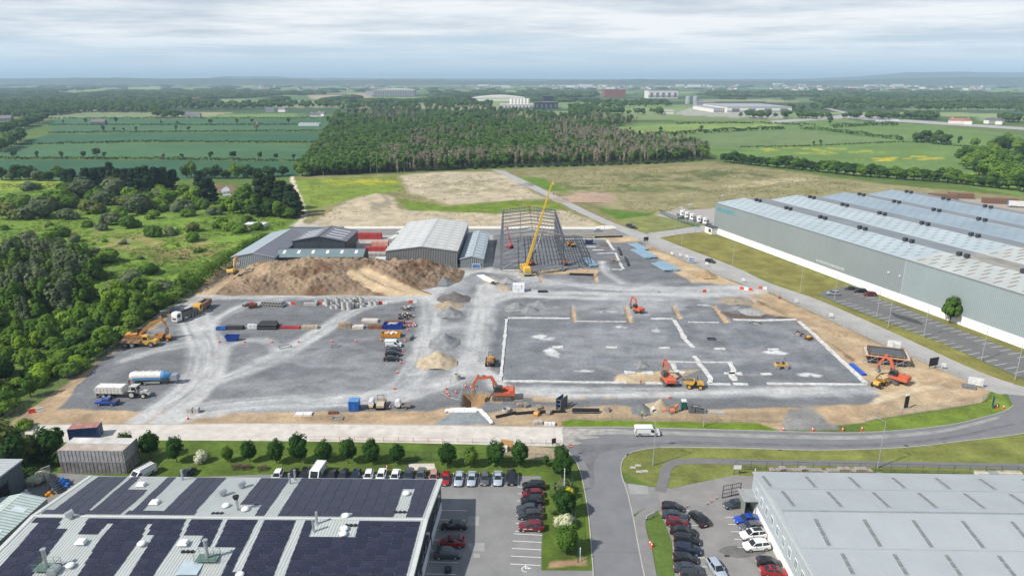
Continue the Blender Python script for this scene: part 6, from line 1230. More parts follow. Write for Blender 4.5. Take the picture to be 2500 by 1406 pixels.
pipes('black_drain_pipe',('bottom black pipe of the bundle beside the blue tray','top black pipe of the bundle beside the blue tray'),'pipe',(574,803),R(0),3,2,.32,5.6,BPIPE,.05,'low black pipe bundle')
pipes('black_drain_pipe',('bottom black pipe of the verge fence bundle','top black pipe of the verge fence bundle'),'pipe',(1430,1006),R(-1),3,2,.25,6.4,BPIPE,.04,'black pipes beside the verge')
pipes('blue_pipe','blue water pipe beside the right footing','pipe',(2094,903),dirz((2070,882),(2118,922)),5,4,.14,7.5,mat('blue_pipe',(.02,.10,.45),.4,var=.1),.02,'blue pipes along the footing')
for k,(a,c)in enumerate([((1211,1017),(1260,1006)),((1257,1009),(1330,1003)),((1318,1005),(1380,1003))]):
 A,B=G(*a,.35),G(*c,.35);tag(MB().ring(A,B,.33,.05,14).build('black_drain_pipe',BPIPE,None,smooth=True),['long black pipe slanting beside the pit','middle black pipe of the line beside the pit','black pipe leading to the trench box'][k],'pipe')
for k,(u,v)in enumerate([(1597,1007),(1611,1007),(1632,1007)]):tag(MB().ring((0,-.5,.62),(0,.9,.62)if k==0 else(1.2,-.1,.62),.62,.09,16).build('orange_pipe_ring',mat('orange_clay',(.58,.22,.13),.7)if k else mat('ring_white',(.62,.58,.55),.8),None,G(u,v),smooth=True),['white rimmed pipe ring facing the verge','orange pipe ring in the middle of three','orange pipe ring at the right of three'][k],'pipe')
RINGS=[(799,746,1.3),(811,752,.75),(811,745,1.2),(823,752,.95),(825,744,1.3),(839,755,1.45),(852,755,1.45),(846,747,1.3),(860,747,1.3),(859,751,1.2),(871,744,1.5),(871,749,.9),(884,744,1.3),(884,749,.75),(905,744,1.1),(918,744,1.1)]
for k,(u,v,h)in enumerate(RINGS):
 b=MB();h*=1.35;b.ring((0,0,0),(0,0,h),.8,.1,18)
 for z in(.0,h-.12):b.ring((0,0,z),(0,0,z+.12),.84,.05,18)
 if h>1.7:b.ring((0,0,h+.01),(0,0,h+.9),.8,.1,18)
 tag(b.build('manhole_ring',mat('pale_concrete',(.52,.51,.49),.9,var=.12),None,G(u,v),smooth=True),'grey concrete manhole ring in the cluster below the earth bank' if k<14 else('left of two whitish manhole rings standing apart' if k==14 else 'right of two whitish manhole rings standing apart'),'manhole ring','manhole rings below the bank')
o=MB().ring((0,0,0),(0,0,1.5),.95,.35,22).build('manhole_ring',CONC,None,G(1116,926),smooth=True);tag(o,'large thick concrete ring standing near the pit','manhole ring')
tag(MB().ring((0,0,0),(0,0,.7),1.0,.14,20).build('manhole_ring',CONC,None,G(1236,1003),smooth=True),'low wide concrete ring beside the black pipes','manhole ring')
def block(name,lb,cat,uv,rz,d,m,parts=0,grp=None,m2=None):
 """stack of slabs or blocks with joints"""
 t=thing(name,lb,cat,G(*uv),rz,grp);nx,ny,nz=parts if parts else(1,1,2);sx_,sy_,sz_=d[0]/nx,d[1]/ny,d[2]/nz
 me=MB().box(-sx_/2+.02,sx_/2-.02,-sy_/2+.02,sy_/2-.02,0,sz_-.03,(.03,.03)).mesh('block',m)
 for a in range(nx):
  for c in range(ny):
   for e in range(nz):o=obj('block',me,t,(-d[0]/2+(a+.5)*sx_+random.uniform(-.05,.05),-d[1]/2+(c+.5)*sy_+random.uniform(-.05,.05),e*sz_),random.uniform(-.03,.03))
 return t
for u,lb in((465,'left of two square concrete blocks by the yard entrance'),(480,'right of two square concrete blocks by the yard entrance')):block('concrete_block',lb,'block',(u,1006),0,(1.3,1.3,1.2),CONC,(1,1,2))
block('block_stack','stack of grey blocks, first right of the green toilet','block stack',(1688,1007),0,(1.35,1.2,2.2),mat('dark_block',(.13,.132,.14),.9,var=.15),(2,2,5));block('block_stack','stack of grey blocks, second right of the green toilet','block stack',(1703,1007),0,(1.35,1.2,2.1),mat('dark_block',(.13,.132,.14),.9),(2,2,5));block('block_stack','low stack of grey blocks right of the two tall ones','block stack',(1717,1007),0,(1.4,1.2,1.0),mat('dark_block',(.13,.132,.14),.9),(2,2,2))
block('slab_stack','long white slabs lying beside the grey block stacks','slabs',(1748,1008),R(-3),(4.6,.9,.4),CONC,(1,3,2));block('slab_stack','white slabs lying at the edge of the stone yard','slabs',(742,1012),R(2),(4.0,1.6,.45),mat('white_slab',(.66,.65,.63),.8,var=.1),(2,1,2))
block('concrete_block','oblong rough concrete block right of the orange skip','block',(1000,828),R(75),(3.2,1.5,1.1),mat('rough_concrete',(.24,.235,.23),.9,var=.3,sc=1.5),(2,1,1));block('concrete_block','group of concrete gullies between pipes and rings','block',(758,745),0,(4.6,1.4,.9),CONC,(4,1,1));block('concrete_block','white gully block between the gullies and the rings','block',(772,744),0,(1.1,1.1,1.7),CONC,(1,1,2))
block('panel_stack','tall stack of white insulation boards by the lane','board stack',(1266,711),R(0),(4.4,3.0,2.9),mat('insulation_white',(.74,.75,.76),.7,var=.05),(4,2,2));block('dark_pallet_stack','low dark pallet beside the white insulation boards','pallet',(1325,713),0,(3.6,1.6,.6),BPIPE,(3,1,2))
block('timber_stack','stack of orange brown timber crates on the yard','timber stack',(836,800),0,(2.2,1.6,1.7),WOOD,(2,1,3));block('timber_stack','stack of grey brown pallets beside the timber crates','timber stack',(848,800),0,(2.6,1.6,1.8),WOODG,(4,1,3));block('timber_stack','loose pile of pale boards right of the pallets','timber stack',(874,801),R(4),(3.6,2.4,.9),PALEW,(1,4,3));block('timber_stack','pale beams stacked behind the pallets','timber stack',(904,785),R(-3),(5.4,2.4,.8),PALEW,(1,4,2))
block('slab_stack','mixed stone and slab pallets at the right of the red beams','slabs',(757,801),0,(5.2,2.2,.9),mat('mixed_stone',(.42,.35,.27),.9,var=.3,sc=2),(4,2,2));block('steel_beam','bundle of red primed beams on the yard','beams',(708,801),R(-2),(6.6,1.8,.6),mat('red_primer',(.36,.03,.035),.6,var=.25),(1,4,2));block('steel_beam','bundle of rusty beams left of the skips','beams',(916,801),0,(4.6,1.8,.9),RUST,(1,4,3));block('steel_beam','long rusty channel behind the blue skip','beams',(964,790),0,(6.5,1.2,1.0),RUST,(1,2,2))
block('bulk_bag','white bulk bags left of the large black pipe stack','bags',(614,801),0,(2.2,1.3,1.3),mat('bag_white',(.62,.62,.62),.9),(2,1,1));block('bulk_bag','second pair of white bulk bags before the black pipes','bags',(626,801),0,(1.6,1.2,1.2),mat('bag_white',(.62,.62,.62),.9),(2,1,1))
block('mesh_stack','grey stack of fence mesh by the tan corner','mesh stack',(2365,947),R(-25),(3.0,1.7,.9),mat('mesh_grey',(.17,.175,.18),.7),(3,1,4));block('slab_stack','grey slabs stacked against the left fence','slabs',(424,757),R(30),(4.0,1.8,1.3),mat('slab_grey',(.30,.31,.32),.9),(2,1,3));block('slab_stack','dull green crates against the left fence','crates',(403,766),R(30),(3.0,1.6,1.2),mat('crate_green',(.17,.19,.17),.9),(2,1,2))
block('steel_pallet','rusty brown pallets at the edge of the yard','pallet',(813,1009),0,(2.2,1.0,.5),RUST,(4,1,1));block('rubble_blocks','pale concrete pieces left of the verge hedge','rubble',(1313,1035),R(10),(2.0,1.2,.8),CONC,(2,1,1));block('rubble_blocks','white concrete pieces at the start of the verge','rubble',(1342,1037),R(-5),(2.6,1.2,.6),mat('white_slab',(.66,.65,.63),.8),(3,1,1))
t=thing('car_shell','dark car parked against the left fence','car',G(389,776),R(40));
for ch in(('body',(-2,2,-.85,.85,.3,.9)),('cabin',(-1.2,.9,-.75,.75,.9,1.45))):MB().box(*ch[1],(.25,.1)).build(ch[0],PC['charcoal']if ch[0]=='body' else M_GLS,t)
for x in(-1.3,1.3):
 for y in(-.8,.8):add_wheel(t,x,y,.32)
def bundle(lb,a,c,n,w,m,r=.17,tier=2):
 w*=1.25
 A,B=G(*a),G(*c);L_=(B-A).length;rz=math.atan2(B.y-A.y,B.x-A.x);t=thing('steel_bundle',lb,'steel bundle',(A+B)/2,rz)
 for e in range(tier):
  for k in range(n):f=random.uniform(-.6,.6);b=MB();b.box(-L_/2+f,L_/2+f,(k-n/2)*w+random.uniform(-.05,.05),(k-n/2)*w+r*2,.25+e*.34,.25+e*.34+r*2);b.build('steel_section',m,t)
 for x in(-L_*.3,L_*.3):MB().box(x-.1,x+.1,-n*w/2-.3,n*w/2+.3,0,.22).build('bearer',WOOD,t)
LB=mat('pale_blue_steel',(.30,.45,.56),.4,.2,var=.12)
bundle('pale blue steel bundle, upper one beside the long road',(1545,598),(1575,612),6,.6,LB);bundle('pale blue steel bundle, large one beside the long road',(1555,612),(1592,632),8,.62,LB);bundle('pale blue steel bundle, lower left one by the sandy corner',(1602,645),(1635,663),6,.6,LB);bundle('pale blue steel bundle, lower right one by the sandy corner',(1615,642),(1655,663),4,.6,LB);bundle('pale blue steel bundle near the steel frame corner',(1432,634),(1450,652),5,.6,LB)
for k,(a,c,lb)in enumerate([((1452,579),(1520,577),'long black beam lying at the back of the site'),((1509,605),(1516,622),'short black beam right of the angled footing'),((1526,628),(1534,648),'black beam near the timber props'),((1390,669),(1450,671),'black steel beam in front of the soil trench')]):
 A,B=G(*a,.4),G(*c,.4);b=MB();b.beam(A,B,.5,.7);b.beam(A+Vector((0,0,.36)),B+Vector((0,0,.36)),.8,.06);tag(b.build('black_beam',BPIPE),lb,'beam')
def skip(lb,uv,rz,col,d,load=None,flare=.35,rim=.08):
 t=thing('skip',lb,'skip',G(*uv),rz);l,w,h=d;b=MB();o=[(-l/2+flare,-w/2),(l/2-flare,-w/2),(l/2-flare,w/2),(-l/2+flare,w/2)];u=[(-l/2,-w/2),(l/2,-w/2),(l/2,w/2),(-l/2,w/2)]
 i0=[(x*.94,y*.92)for x,y in o];i1=[(x*.96,y*.94)for x,y in u]
 vs=[(x,y,.12)for x,y in o]+[(x,y,h)for x,y in u]+[(x,y,h)for x,y in i1]+[(x,y,.2)for x,y in i0];fs=[(0,1,2,3),(12,13,14,15)]
 for k in range(4):j=(k+1)%4;fs+=[(k,j,4+j,4+k),(4+k,4+j,8+j,8+k),(8+k,8+j,12+j,12+k)]
 b.add(vs,fs);b.build('skip_body',col,t);nrb=int(l/.7);rb=MB()
 for k in range(nrb+1):x=-l/2+flare+k*(l-2*flare)/nrb;rb.box(x-.05,x+.05,-w/2-.07,-w/2,.12,h);rb.box(x-.05,x+.05,w/2,w/2+.07,.12,h)
 rb.build('side_rib',col,t)
 if load:block_=MB();[block_.at((random.uniform(-l*.3,l*.3),random.uniform(-w*.25,w*.25),h-.25),random.uniform(0,3)).cbox((0,0,0),(random.uniform(.6,l*.35),random.uniform(.2,.7),random.uniform(.15,.4)))for _ in range(9)];block_.build('load',load,t)
 for s in(-1,1):MB().cyl((s*l*.25,-w/2-.12,h*.7),(s*l*.25,w/2+.12,h*.7),.05,.05,8).build('lifting_lug',col,t)
 return t
BSK=mat('skip_blue',(.012,.05,.30),.45,var=.2);skip('deep blue skip standing alone on the stone yard',(568,831),0,BSK,(4.2,1.8,1.7),None,.7);skip('large blue roll off skip full of waste',(960,801),0,BSK,(6.0,2.4,1.7),mat('waste',(.45,.44,.42),.9,var=.3,sc=2),.05);skip('large orange roll off skip with white boards inside',(955,821),0,mat('skip_orange',(.62,.27,.03),.5,var=.2),(6.0,2.6,1.4),mat('waste_white',(.72,.7,.66),.9),.05);skip('low bright blue tray beside the black pipes',(541,804),R(8),mat('tray_blue',(.03,.15,.45),.5),(3.2,2.0,.7),None,.2)
skip('rusty brown cage skip left of the concrete pipes',(617,751),R(25),RUST,(3.2,2.2,1.3),RUST,.3);skip('dark blue skip beyond the steel frame',(1438,596),0,mat('skip_navy',(.02,.03,.10),.5),(3.6,2.2,2.2),WOODG,.1)
t=thing('blue_store','small blue steel store box on the edge of the yard','store',G(866,999),0);b=MB();b.box(-1.2,1.2,-1.1,1.1,.1,2.5)
for k in range(9):b.box(-1.15+k*.27,-1.02+k*.27,-1.14,1.14,.15,2.4)
b.build('store_body',mat('store_blue',(.02,.13,.45),.5),t);MB().box(-1.25,1.25,-1.2,1.2,2.5,2.62).build('store_roof',mat('store_roof',(.10,.26,.52),.5),t);MB().box(-.45,.45,-1.2,-1.14,.2,2.1).build('door',mat('store_blue',(.02,.13,.45)),t)
t=thing('portable_toilet','dark green portable toilet with white roof','toilet',G(1669,998),0);MB().box(-.6,.6,-.6,.6,.1,2.1).build('cubicle',mat('toilet_green',(.015,.085,.07),.5),t);MB().prism([(-.65,2.1),(.65,2.1),(.5,2.35),(-.5,2.35)],-.65,.65).build('roof',WHT,t);MB().box(-.4,.4,-.65,-.6,.2,2.0).build('door',mat('toilet_door',(.02,.11,.09),.5),t)
t=thing('cement_mixer','orange cement mixer left of the green toilet','mixer',G(1650,1005),.5);MB().cyl((-.4,0,1.3),(.5,0,1.7),.55,.35,12).build('drum',mat('mixer_orange',(.55,.2,.1),.7),t);b=MB();b.tube([(-.6,-.4,0),(-.3,-.4,1.2),(.4,-.4,0)],.05);b.tube([(-.6,.4,0),(-.3,.4,1.2),(.4,.4,0)],.05);b.build('stand',BPIPE,t)
t=thing('trench_box','tall grey trench box shoring frame','trench box',G(1371,995),R(55))
for y in(-.6,.6):
 b=MB();b.box(-1.6,1.6,y-.07,y+.07,.05,2.9)
 for x in(-1.5,-.5,.5,1.5):b.box(x-.07,x+.07,y-.11,y+.11,.05,2.9)
 b.build('side_panel',mat('shoring_grey',(.11,.115,.12),.6),t)
for x in(-1.3,1.3):
 for z in(.5,1.5,2.5):MB().cyl((x,-.55,z),(x,.55,z),.08,.08,8).build('strut',mat('strut_blue',(.08,.2,.4),.5),t)
for u,v,lb in[(1268,992,'dark digging bucket beside the low ring'),(1284,992,'toothed steel bucket right of the low ring'),(1316,997,'small digging bucket on the black pipes'),(1340,1010,'steel grading bucket below the black pipes'),(1483,1003,'black heap of pipe fittings right of the bundle'),(1310,1013,'orange lifting frame on the soil by the verge'),(640,1004,'muddy bucket by the slabs')][:6]:
 t=thing('digger_bucket',lb,'bucket',G(u,v),random.uniform(0,3));MB().prism([(-.6,.05),(.4,0),(.8,.4),(.7,.8),(-.3,.9),(-.7,.5)],-.55,.55).build('shell',DUST if 'orange' not in lb else AMB,t);b=MB()
 for k in range(4):b.box(.7,1.0,-.5+k*.3,-.4+k*.3,.35,.45)
 b.build('tooth',M_STEEL,t)
def frame_rect(lb,uv,rz,l,w,m=M_STEEL):
 t=thing('frame_grid',lb,'frame',G(*uv),rz)
 for(x0,x1,y0,y1)in((-l/2,l/2,-w/2,-w/2+.15),(-l/2,l/2,w/2-.15,w/2),(-l/2,-l/2+.15,-w/2,w/2),(l/2-.15,l/2,-w/2,w/2)):MB().box(x0,x1,y0,y1,.03,.3).build('bar',m,t)
frame_rect('open grey steel frame lying on the middle of the yard',(695,847),R(30),3.4,2.2);frame_rect('small pale steel frame lying left of the cones',(818,845),R(25),2.6,1.8);frame_rect('thin steel frame on the soil strip',(824,1022),R(4),2.6,1.4);frame_rect('dark empty frame on the upper right of the pad',(1737,828),R(0),2.4,1.5,BPIPE)
def scrap(lb,uv,r,n,mats,seed,h=.9):
 random.seed(seed);t=thing('scrap_pile',lb,'scrap pile',G(*uv))
 for k in range(n):
  a=random.uniform(0,6.28);q=r*math.sqrt(random.random());b=MB().at((q*math.cos(a),q*math.sin(a),random.uniform(.1,h)),random.uniform(0,3.14),0,random.uniform(-.25,.25))
  if random.random()<.5:b.cyl((-random.uniform(.4,1.1),0,0),(random.uniform(.4,1.1),0,0),.16,.16,8)
  else:b.cbox((0,0,-.1),(random.uniform(.5,1.8),random.uniform(.2,.5),random.uniform(.12,.35)))
  b.build('scrap_piece',mats[k%len(mats)],t)
scrap('pile of black pipe bends and fittings near the lane',(990,775),2.6,30,[BPIPE,RUST,BPIPE,PALEW],3);scrap('pile of white and red scrap beyond the black fittings',(995,755),2.2,18,[WHT,RUST,BPIPE,CONC],4);scrap('red and white barrier pieces beside the blue skip',(1002,797),1.8,14,[mat('barrier_red',(.55,.04,.03),.5),WHT,mat('barrier_red',(.55,.04,.03))],5,.7);scrap('pile of red and white barriers behind the rusty cage',(606,743),1.6,9,[mat('barrier_red',(.55,.04,.03)),WHT],6,.5);scrap('steel props and timber near the upper footing',(1502,640),2.6,22,[RUST,WOODG,M_STEEL],7,.6);scrap('tools and grey scrap by the right footing',(1950,815),1.8,16,[LGREY,RUST,BPIPE],8,.6);scrap('rusty timber stack beyond the dark skip',(1475,600),1.6,12,[RUST,WOOD],9,.9);scrap('dark scrap at the end of the white panels',(1207,693),1.6,12,[BPIPE,WHT],10,1.0);scrap('black cable drums by the top right footing',(1845,790),1.6,8,[BPIPE,LGREY],12,.5);scrap('brown offcuts pile near the fence corner',(1290,640),1.5,8,[WOODG,RUST],13,.4);scrap('blue and rusty load behind the hauler',(340,818),2.4,16,[mat('strut_blue',(.05,.08,.3)),RUST,DUST],14,1.2)
random.seed(21)
flat_white=flat('membrane_sheet',GA([(1162,672),(1180,670),(1208,685),(1215,693),(1200,692),(1180,684)]),mat('membrane_white',(.74,.74,.73),.6,var=.08),.05,kind=None);tag(flat_white,'strip of white sheeting at the top of the ramp','sheet')
for lb,pg in(('crumpled white sheeting edging the stone apron on its right',[(1168,1005),(1180,1002),(1195,1018),(1206,1036),(1198,1036),(1183,1020)]),('crumpled white sheeting along the top of the stone apron',[(1085,1010),(1090,1000),(1160,997),(1180,1002),(1165,1006),(1095,1006)])):
 q=GA(pg);n=16;xs=np.linspace(q[:,0].min(),q[:,0].max(),30);yy=np.linspace(q[:,1].min(),q[:,1].max(),30);a,c=np.meshgrid(xs,yy);ins=inside(a,c,q);z=np.where(ins,.1+.5*fbm(a,c,.9,77,3),0);i=np.arange(900).reshape(30,30);fs=np.stack([i[:-1,:-1],i[:-1,1:],i[1:,1:],i[1:,:-1]],-1).reshape(-1,4);fs=fs[ins.ravel()[fs].sum(1)>1]
 me=bpy.data.meshes.new('plastic_sheet');me.from_pydata(np.stack([a,c,z],-1).reshape(-1,3).tolist(),[],fs.tolist());me.materials.append(mat('membrane_white',(.74,.74,.73)));tag(obj('plastic_sheet',me),lb,'sheet')
 # --- traffic cones and barriers
CR=mat('cone_red',(.62,.07,.03),.5,var=0);CW=mat('cone_white',(.75,.75,.72),.5,var=0)
cone_b=MB().box(-.24,.24,-.24,.24,0,.05).cyl((0,0,.05),(0,0,.42),.19,.12,12).cyl((0,0,.65),(0,0,.85),.075,.035,12).mesh('body',CR);cone_w=MB().cyl((0,0,.42),(0,0,.65),.121,.076,12).mesh('sleeve',CW)
def cone(uv,lb,grp=None,s=1.25):
 t=thing('traffic_cone',lb,'traffic cone',G(*uv),0,grp);t.scale=(s,s,s);obj('body',cone_b,t);obj('sleeve',cone_w,t)
for uv in[(535,836),(597,836),(664,836),(729,836),(811,835),(869,835),(930,833),(989,834)]:cone(uv,'traffic cone in the line across the stone yard','cones in a line across the yard')
for uv,lb in[((995,808),'traffic cone right of the blue roll off skip'),((984,860),'traffic cone beside the navy saloon on the yard'),((978,887),'traffic cone below the lowest dark car on the yard'),((970,911),'traffic cone alone left of the lane'),((963,950),'traffic cone where the lanes meet'),((459,1023),'traffic cone at the yard entrance corner'),((952,998),'traffic cone between roller and drum tank'),((1634,972),'traffic cone below the yellow dumper'),((2434,995),'left traffic cone on the corner verge'),((2450,997),'right traffic cone on the corner verge'),((1587,1330),'upper traffic cone on the grass island'),((1591,1335),'lower traffic cone on the grass island'),((945,1144),'traffic cone behind the parked white saloon')]:cone(uv,lb)
for uv in[(1912,1051),(1984,1052),(2057,1052),(2104,1050)]:cone(uv,'traffic cone in the row at the soil crossing','cones at the soil crossing')
for uv in[(1137,945),(1150,948),(1090,950),(1092,962),(1113,960),(1095,968)]:cone(uv,'traffic cone inside the taped off pit corner','cones at the pit')
def barrier(lb,uv,rz,n=2,col=None):
 t=thing('safety_barrier',lb,'barrier',G(*uv),rz)
 for k in range(n):MB().at((k*1.6-n*.8,0,0),.1*(k%2)).box(0,1.5,-.2,.2,0,.25).box(.1,1.4,-.1,.1,.25,1.0).build('barrier_unit',(col or[CR,CW][k%2])if not col else col,t)
for lb,uv,rz,n in[('red barriers beside the two whitish rings',(935,742),0,2),('red and white barriers between concrete pipes and gullies',(705,744),0,3),('red barriers left of the ring cluster',(787,744),0,2),('red barrier lying at the left fence corner',(89,1006),.4,2),('red barriers by the lane along the top of the pad',(1725,713),.2,2),('red and white barriers at the long road crossing',(1822,708),-.5,3),('red and white barriers right of the crossing',(1862,706),-.5,2),('red barrier standing by the long road fence',(1902,728),1.0,1),('red and white barriers beyond the scrap pile',(1008,740),.1,2)]:barrier(lb,uv,rz,n)
b=MB()
for k in range(17):
 A,B=G(757+k*36,1075+k*.55),G(793+k*36,1075.5+k*.55);b=None
 if 3<k<99 and k in(12,):continue
 t=thing('pedestrian_barrier','low steel pedestrian barrier in the line along the pale road','barrier',(A+B)/2,math.atan2(B.y-A.y,B.x-A.x),'barriers along the pale road');L_=(B-A).length-.1;f=MB();m=mat('rail_orange',(.58,.26,.17),.6)if k<9 else mat('rail_grey',(.42,.40,.37),.6)
 for x in(-L_/2,L_/2):f.cyl((x,0,0),(x,0,1.05),.035,.035,6)
 for z in(.25,1.05):f.cyl((-L_/2,0,z),(L_/2,0,z),.03,.03,6)
 f.build('rail',m,t)
 # --- fences: each panel its own part
FPM={}
def fpanel(h,ln,m,style):
 k=(h,ln,m.name,style)
 if k in FPM:return FPM[k]
 b=MB()
 if style=='mesh':
  for x in(0,ln):b.cyl((x,0,0),(x,0,h),.045,.045,5)
  for z in(.12,h):b.cyl((0,0,z),(ln,0,z),.035,.035,5)
  for i in range(1,12):b.box(i*ln/12-.006,i*ln/12+.006,-.006,.006,.12,h)
  for i in range(1,5):b.box(0,ln,-.006,.006,.12+i*(h-.12)/5-.006,.12+i*(h-.12)/5+.006)
 elif style=='pale':
  b.box(-.05,.05,-.05,.05,0,h)
  for z in(.3,h-.4):b.box(0,ln,-.03,.03,z,z+.05)
  for i in range(14):b.box(i*ln/14,i*ln/14+.07,-.05,-.03,.05,h)
 else:
  b.box(-.06,.06,-.06,.06,0,h)
  for z in(h*.5,h*.92):b.box(0,ln,-.015,.015,z,z+.03)
 FPM[k]=b.mesh('fence_panel',m);return FPM[k]
def fence(name,lb,pts,h,pl,m,style='mesh',foot=False):
 ln=smooth_line(GA(pts),4)if len(pts)>2 else GA(pts);seg=np.linalg.norm(np.diff(ln,axis=0),axis=1);cum=np.concatenate([[0],np.cumsum(seg)]);n=max(1,int(cum[-1]/pl));s=np.linspace(0,cum[-1],n+1)
 px,py=np.interp(s,cum,ln[:,0]),np.interp(s,cum,ln[:,1]);t=thing(name,lb,'fence',(px[0],py[0],0));me=fpanel(h,pl,m,style)
 for i in range(n):
  d=math.hypot(px[i+1]-px[i],py[i+1]-py[i]);o=obj('fence_panel',me,t,(px[i]-px[0],py[i]-py[0],0),math.atan2(py[i+1]-py[i],px[i+1]-px[i]));o.scale=(d/pl,1,1)
  if foot:MB().box(-.35,.35,-.12,.12,0,.14).build('foot',CONC,o)if i==0 else obj('foot',bpy.data.meshes['foot'],o)
 return t
FM=mat('galvanised_fence',(.36,.37,.38),.5,.4,var=.05);FG=mat('green_fence',(.03,.085,.06),.5,var=.05)
fence('mesh_fence','steel mesh fence along the left hedge of the site',[(0,1048),(40,1020),(120,965),(250,880),(330,825),(420,762),(470,725)],2.3,3.0,mat('dark_mesh',(.20,.21,.21),.5,.3),'mesh')
fence('mesh_fence','mesh fence beside the verge of the main road',[(1385,1024),(1600,1027),(1850,1031),(1897,1032)],2.0,3.4,FM);fence('mesh_fence','mesh fence curving round the corner verge',[(2112,1030),(2200,1016),(2310,1000),(2400,983),(2412,962)],2.0,3.4,FM)
fence('mesh_fence','mesh fence beside the long road down to the corner',[(1875,712),(1960,752),(2090,812),(2200,862),(2300,905),(2400,949)],2.0,3.4,FM);fence('mesh_fence','mesh fence beside the upper part of the long road',[(1560,588),(1650,628),(1740,668),(1810,696),(1860,708)],2.0,3.4,FM)
fence('mesh_fence','mesh fence in front of the two grey sheds',[(1045,659),(1120,658),(1205,656)],2.0,3.4,FM);fence('mesh_fence','mesh fence posts along the lane across the site',[(1330,714),(1500,716),(1700,716)],1.2,12.0,mat('dark_mesh',(.2,.21,.21)),'post')
fence('palisade_fence','grey green palisade fence before the dead wood',[(1230,408),(1400,406),(1560,402),(1720,392)],2.6,5.0,mat('palisade',(.15,.19,.18),.6),'pale');fence('post_fence','brown post and rail fence behind the sheds',[(735,556),(900,554),(1100,553),(1215,552)],1.3,4.5,WOODG,'post');fence('palisade_fence','green palisade fence round the lorry yard',[(1612,522),(1640,534),(1690,552),(1708,556)],2.6,3.2,mat('palisade_green',(.06,.14,.13),.6),'pale')
fence('weld_mesh_fence','green weld mesh fence behind the tree row',[(980,1124),(1150,1126),(1310,1128),(1345,1130)],2.0,2.9,FG,'mesh');fence('weld_mesh_fence','green weld mesh fence beside the planted bed',[(1385,1120),(1395,1180),(1402,1250),(1407,1330),(1411,1372)],2.0,2.9,FG);fence('weld_mesh_fence','green fence behind the pallets along the path',[(1795,1145),(1990,1150),(2200,1154),(2560,1162)],2.0,3.0,FG)
# --- lamp posts
LPM=mat('lamp_post_steel',(.44,.46,.47),.45,.4,var=.08)
def lamp(lb,uv,h,rz,arm=2.0):
 t=thing('lamp_post',lb,'lamp post',G(*uv),rz);MB().cyl((0,0,0),(0,0,h),.11,.065,8).cyl((0,0,0),(0,0,1.4),.14,.14,8).build('pole',LPM,t)
 MB().tube([(0,0,h-.05),(arm*.55,0,h+.35),(arm,0,h+.55)],.045,6).build('arm',LPM,t);MB().box(arm-.1,arm+.6,-.13,.13,h+.48,h+.6,(.08,.04)).build('lantern',mat('lantern',(.35,.36,.37),.4),t)
for lb,uv,h,rz in[('lamp post on the rounded grass corner',(1594,1136),10.0,160),('lamp post on the grass beside the pallets',(2143,1142),10.5,150),('lamp post on the verge behind the white van',(1718,1041),4.5,175),('lamp post highest along the warehouse lawn',(1664,598),10,200),('second lamp post down the warehouse lawn',(1788,648),10,200),('lamp post on the lawn above the car park',(1953,715),10,200),('lamp post at the start of the warehouse car park',(2037,732),10,200),('pair lamp, left one in the car park verge',(2140,774),9.5,15),('pair lamp, right one in the car park verge',(2168,800),10,200),('third lamp post along the car park verge',(2255,823),10,200),('fourth lamp post along the car park verge',(2396,880),10,200),('lamp post nearest the road corner',(2478,927),10,200),('lamp post at the lorry yard entrance',(1648,571),9,90),('lamp post beside the warehouse lobby',(1697,569),8,90),('lamp post at the far cross road junction',(1475,574),8,90)]:lamp(lb,uv,h,R(rz))
# --- signs
def board(lb,uv,rz,w,h,z,m,legs=2,name='sign_board',cat='sign'):
 t=thing(name,lb,cat,G(*uv),rz);o=MB().box(-w/2,w/2,-.04,.04,z,z+h).build('panel',m,t)
 for k in range(legs):x=(k-(legs-1)/2)*w*.7;MB().box(x-.05,x+.05,.04,.12,0,z+h).build('post',BPIPE,t)
 return o
for lb,uv,rz in[('white hoarding board on the fence behind the scaffold',(2181,852),-25),('large white hoarding board at the tan corner',(2380,944),-24)]:board(lb,uv,R(rz),3.4,2.2,.4,WHT)
o=board('blue striped white notice board by the long road',(1688,643),R(-12),3.0,2.0,.8,WHT);[MB().box(-1.3,1.3,-.07,-.045,z,z+.5).build('stripe',mat('notice_blue',(.03,.16,.45),.5),o)for z in(1.0,1.9)]
o=board('blue and white notice board before the narrow shed',(1163,657),R(0),3.4,2.0,.4,WHT);[MB().box(-1.5,1.5,-.07,-.045,z,z+.45).build('stripe',mat('notice_blue',(.03,.16,.45)),o)for z in(.6,1.1,1.7)]
board('dark site sign standing in a patch of green',(2277,900),R(18),3.2,2.4,.9,BPIPE);board('dark sign frame beside the upper long road',(1577,592),R(20),2.6,2.0,.7,BPIPE);o=board('blue sign with white lettering on the corner verge',(2423,995),R(60),1.8,2.4,.5,mat('sign_blue',(.02,.09,.32),.5));[MB().box(-.7,.5,-.07,-.045,z,z+.14).build('lettering',WHT,o)for z in(1.3,1.7,2.3)]
for k,uv in enumerate([(1640,625),(1660,629),(1676,632),(1725,650),(1814,690),(1943,742),(2028,777),(2302,901)]):board(['small white notice beside the sandy patch','second small notice along the upper long road','third small notice along the upper long road','small notice below the black crossover','small notice at the lane crossing','small notice on the fence right of the crossing','small notice on the fence above the right footing','small white notice right of the dark site sign'][k],uv,R(-25),1.1,1.1,.7,WHT,1)
t=thing('no_entry_sign','round red no entry sign at the side road mouth','sign',G(1393,1113),0);MB().cyl((0,0,0),(0,0,2.6),.04,.04,8).build('post',LPM,t);d=MB().cyl((0,-.05,2.4),(0,-.02,2.4),.42,.42,20).build('disc',CR,t);MB().box(-.3,.3,-.07,-.05,2.32,2.48).build('bar',WHT,d)
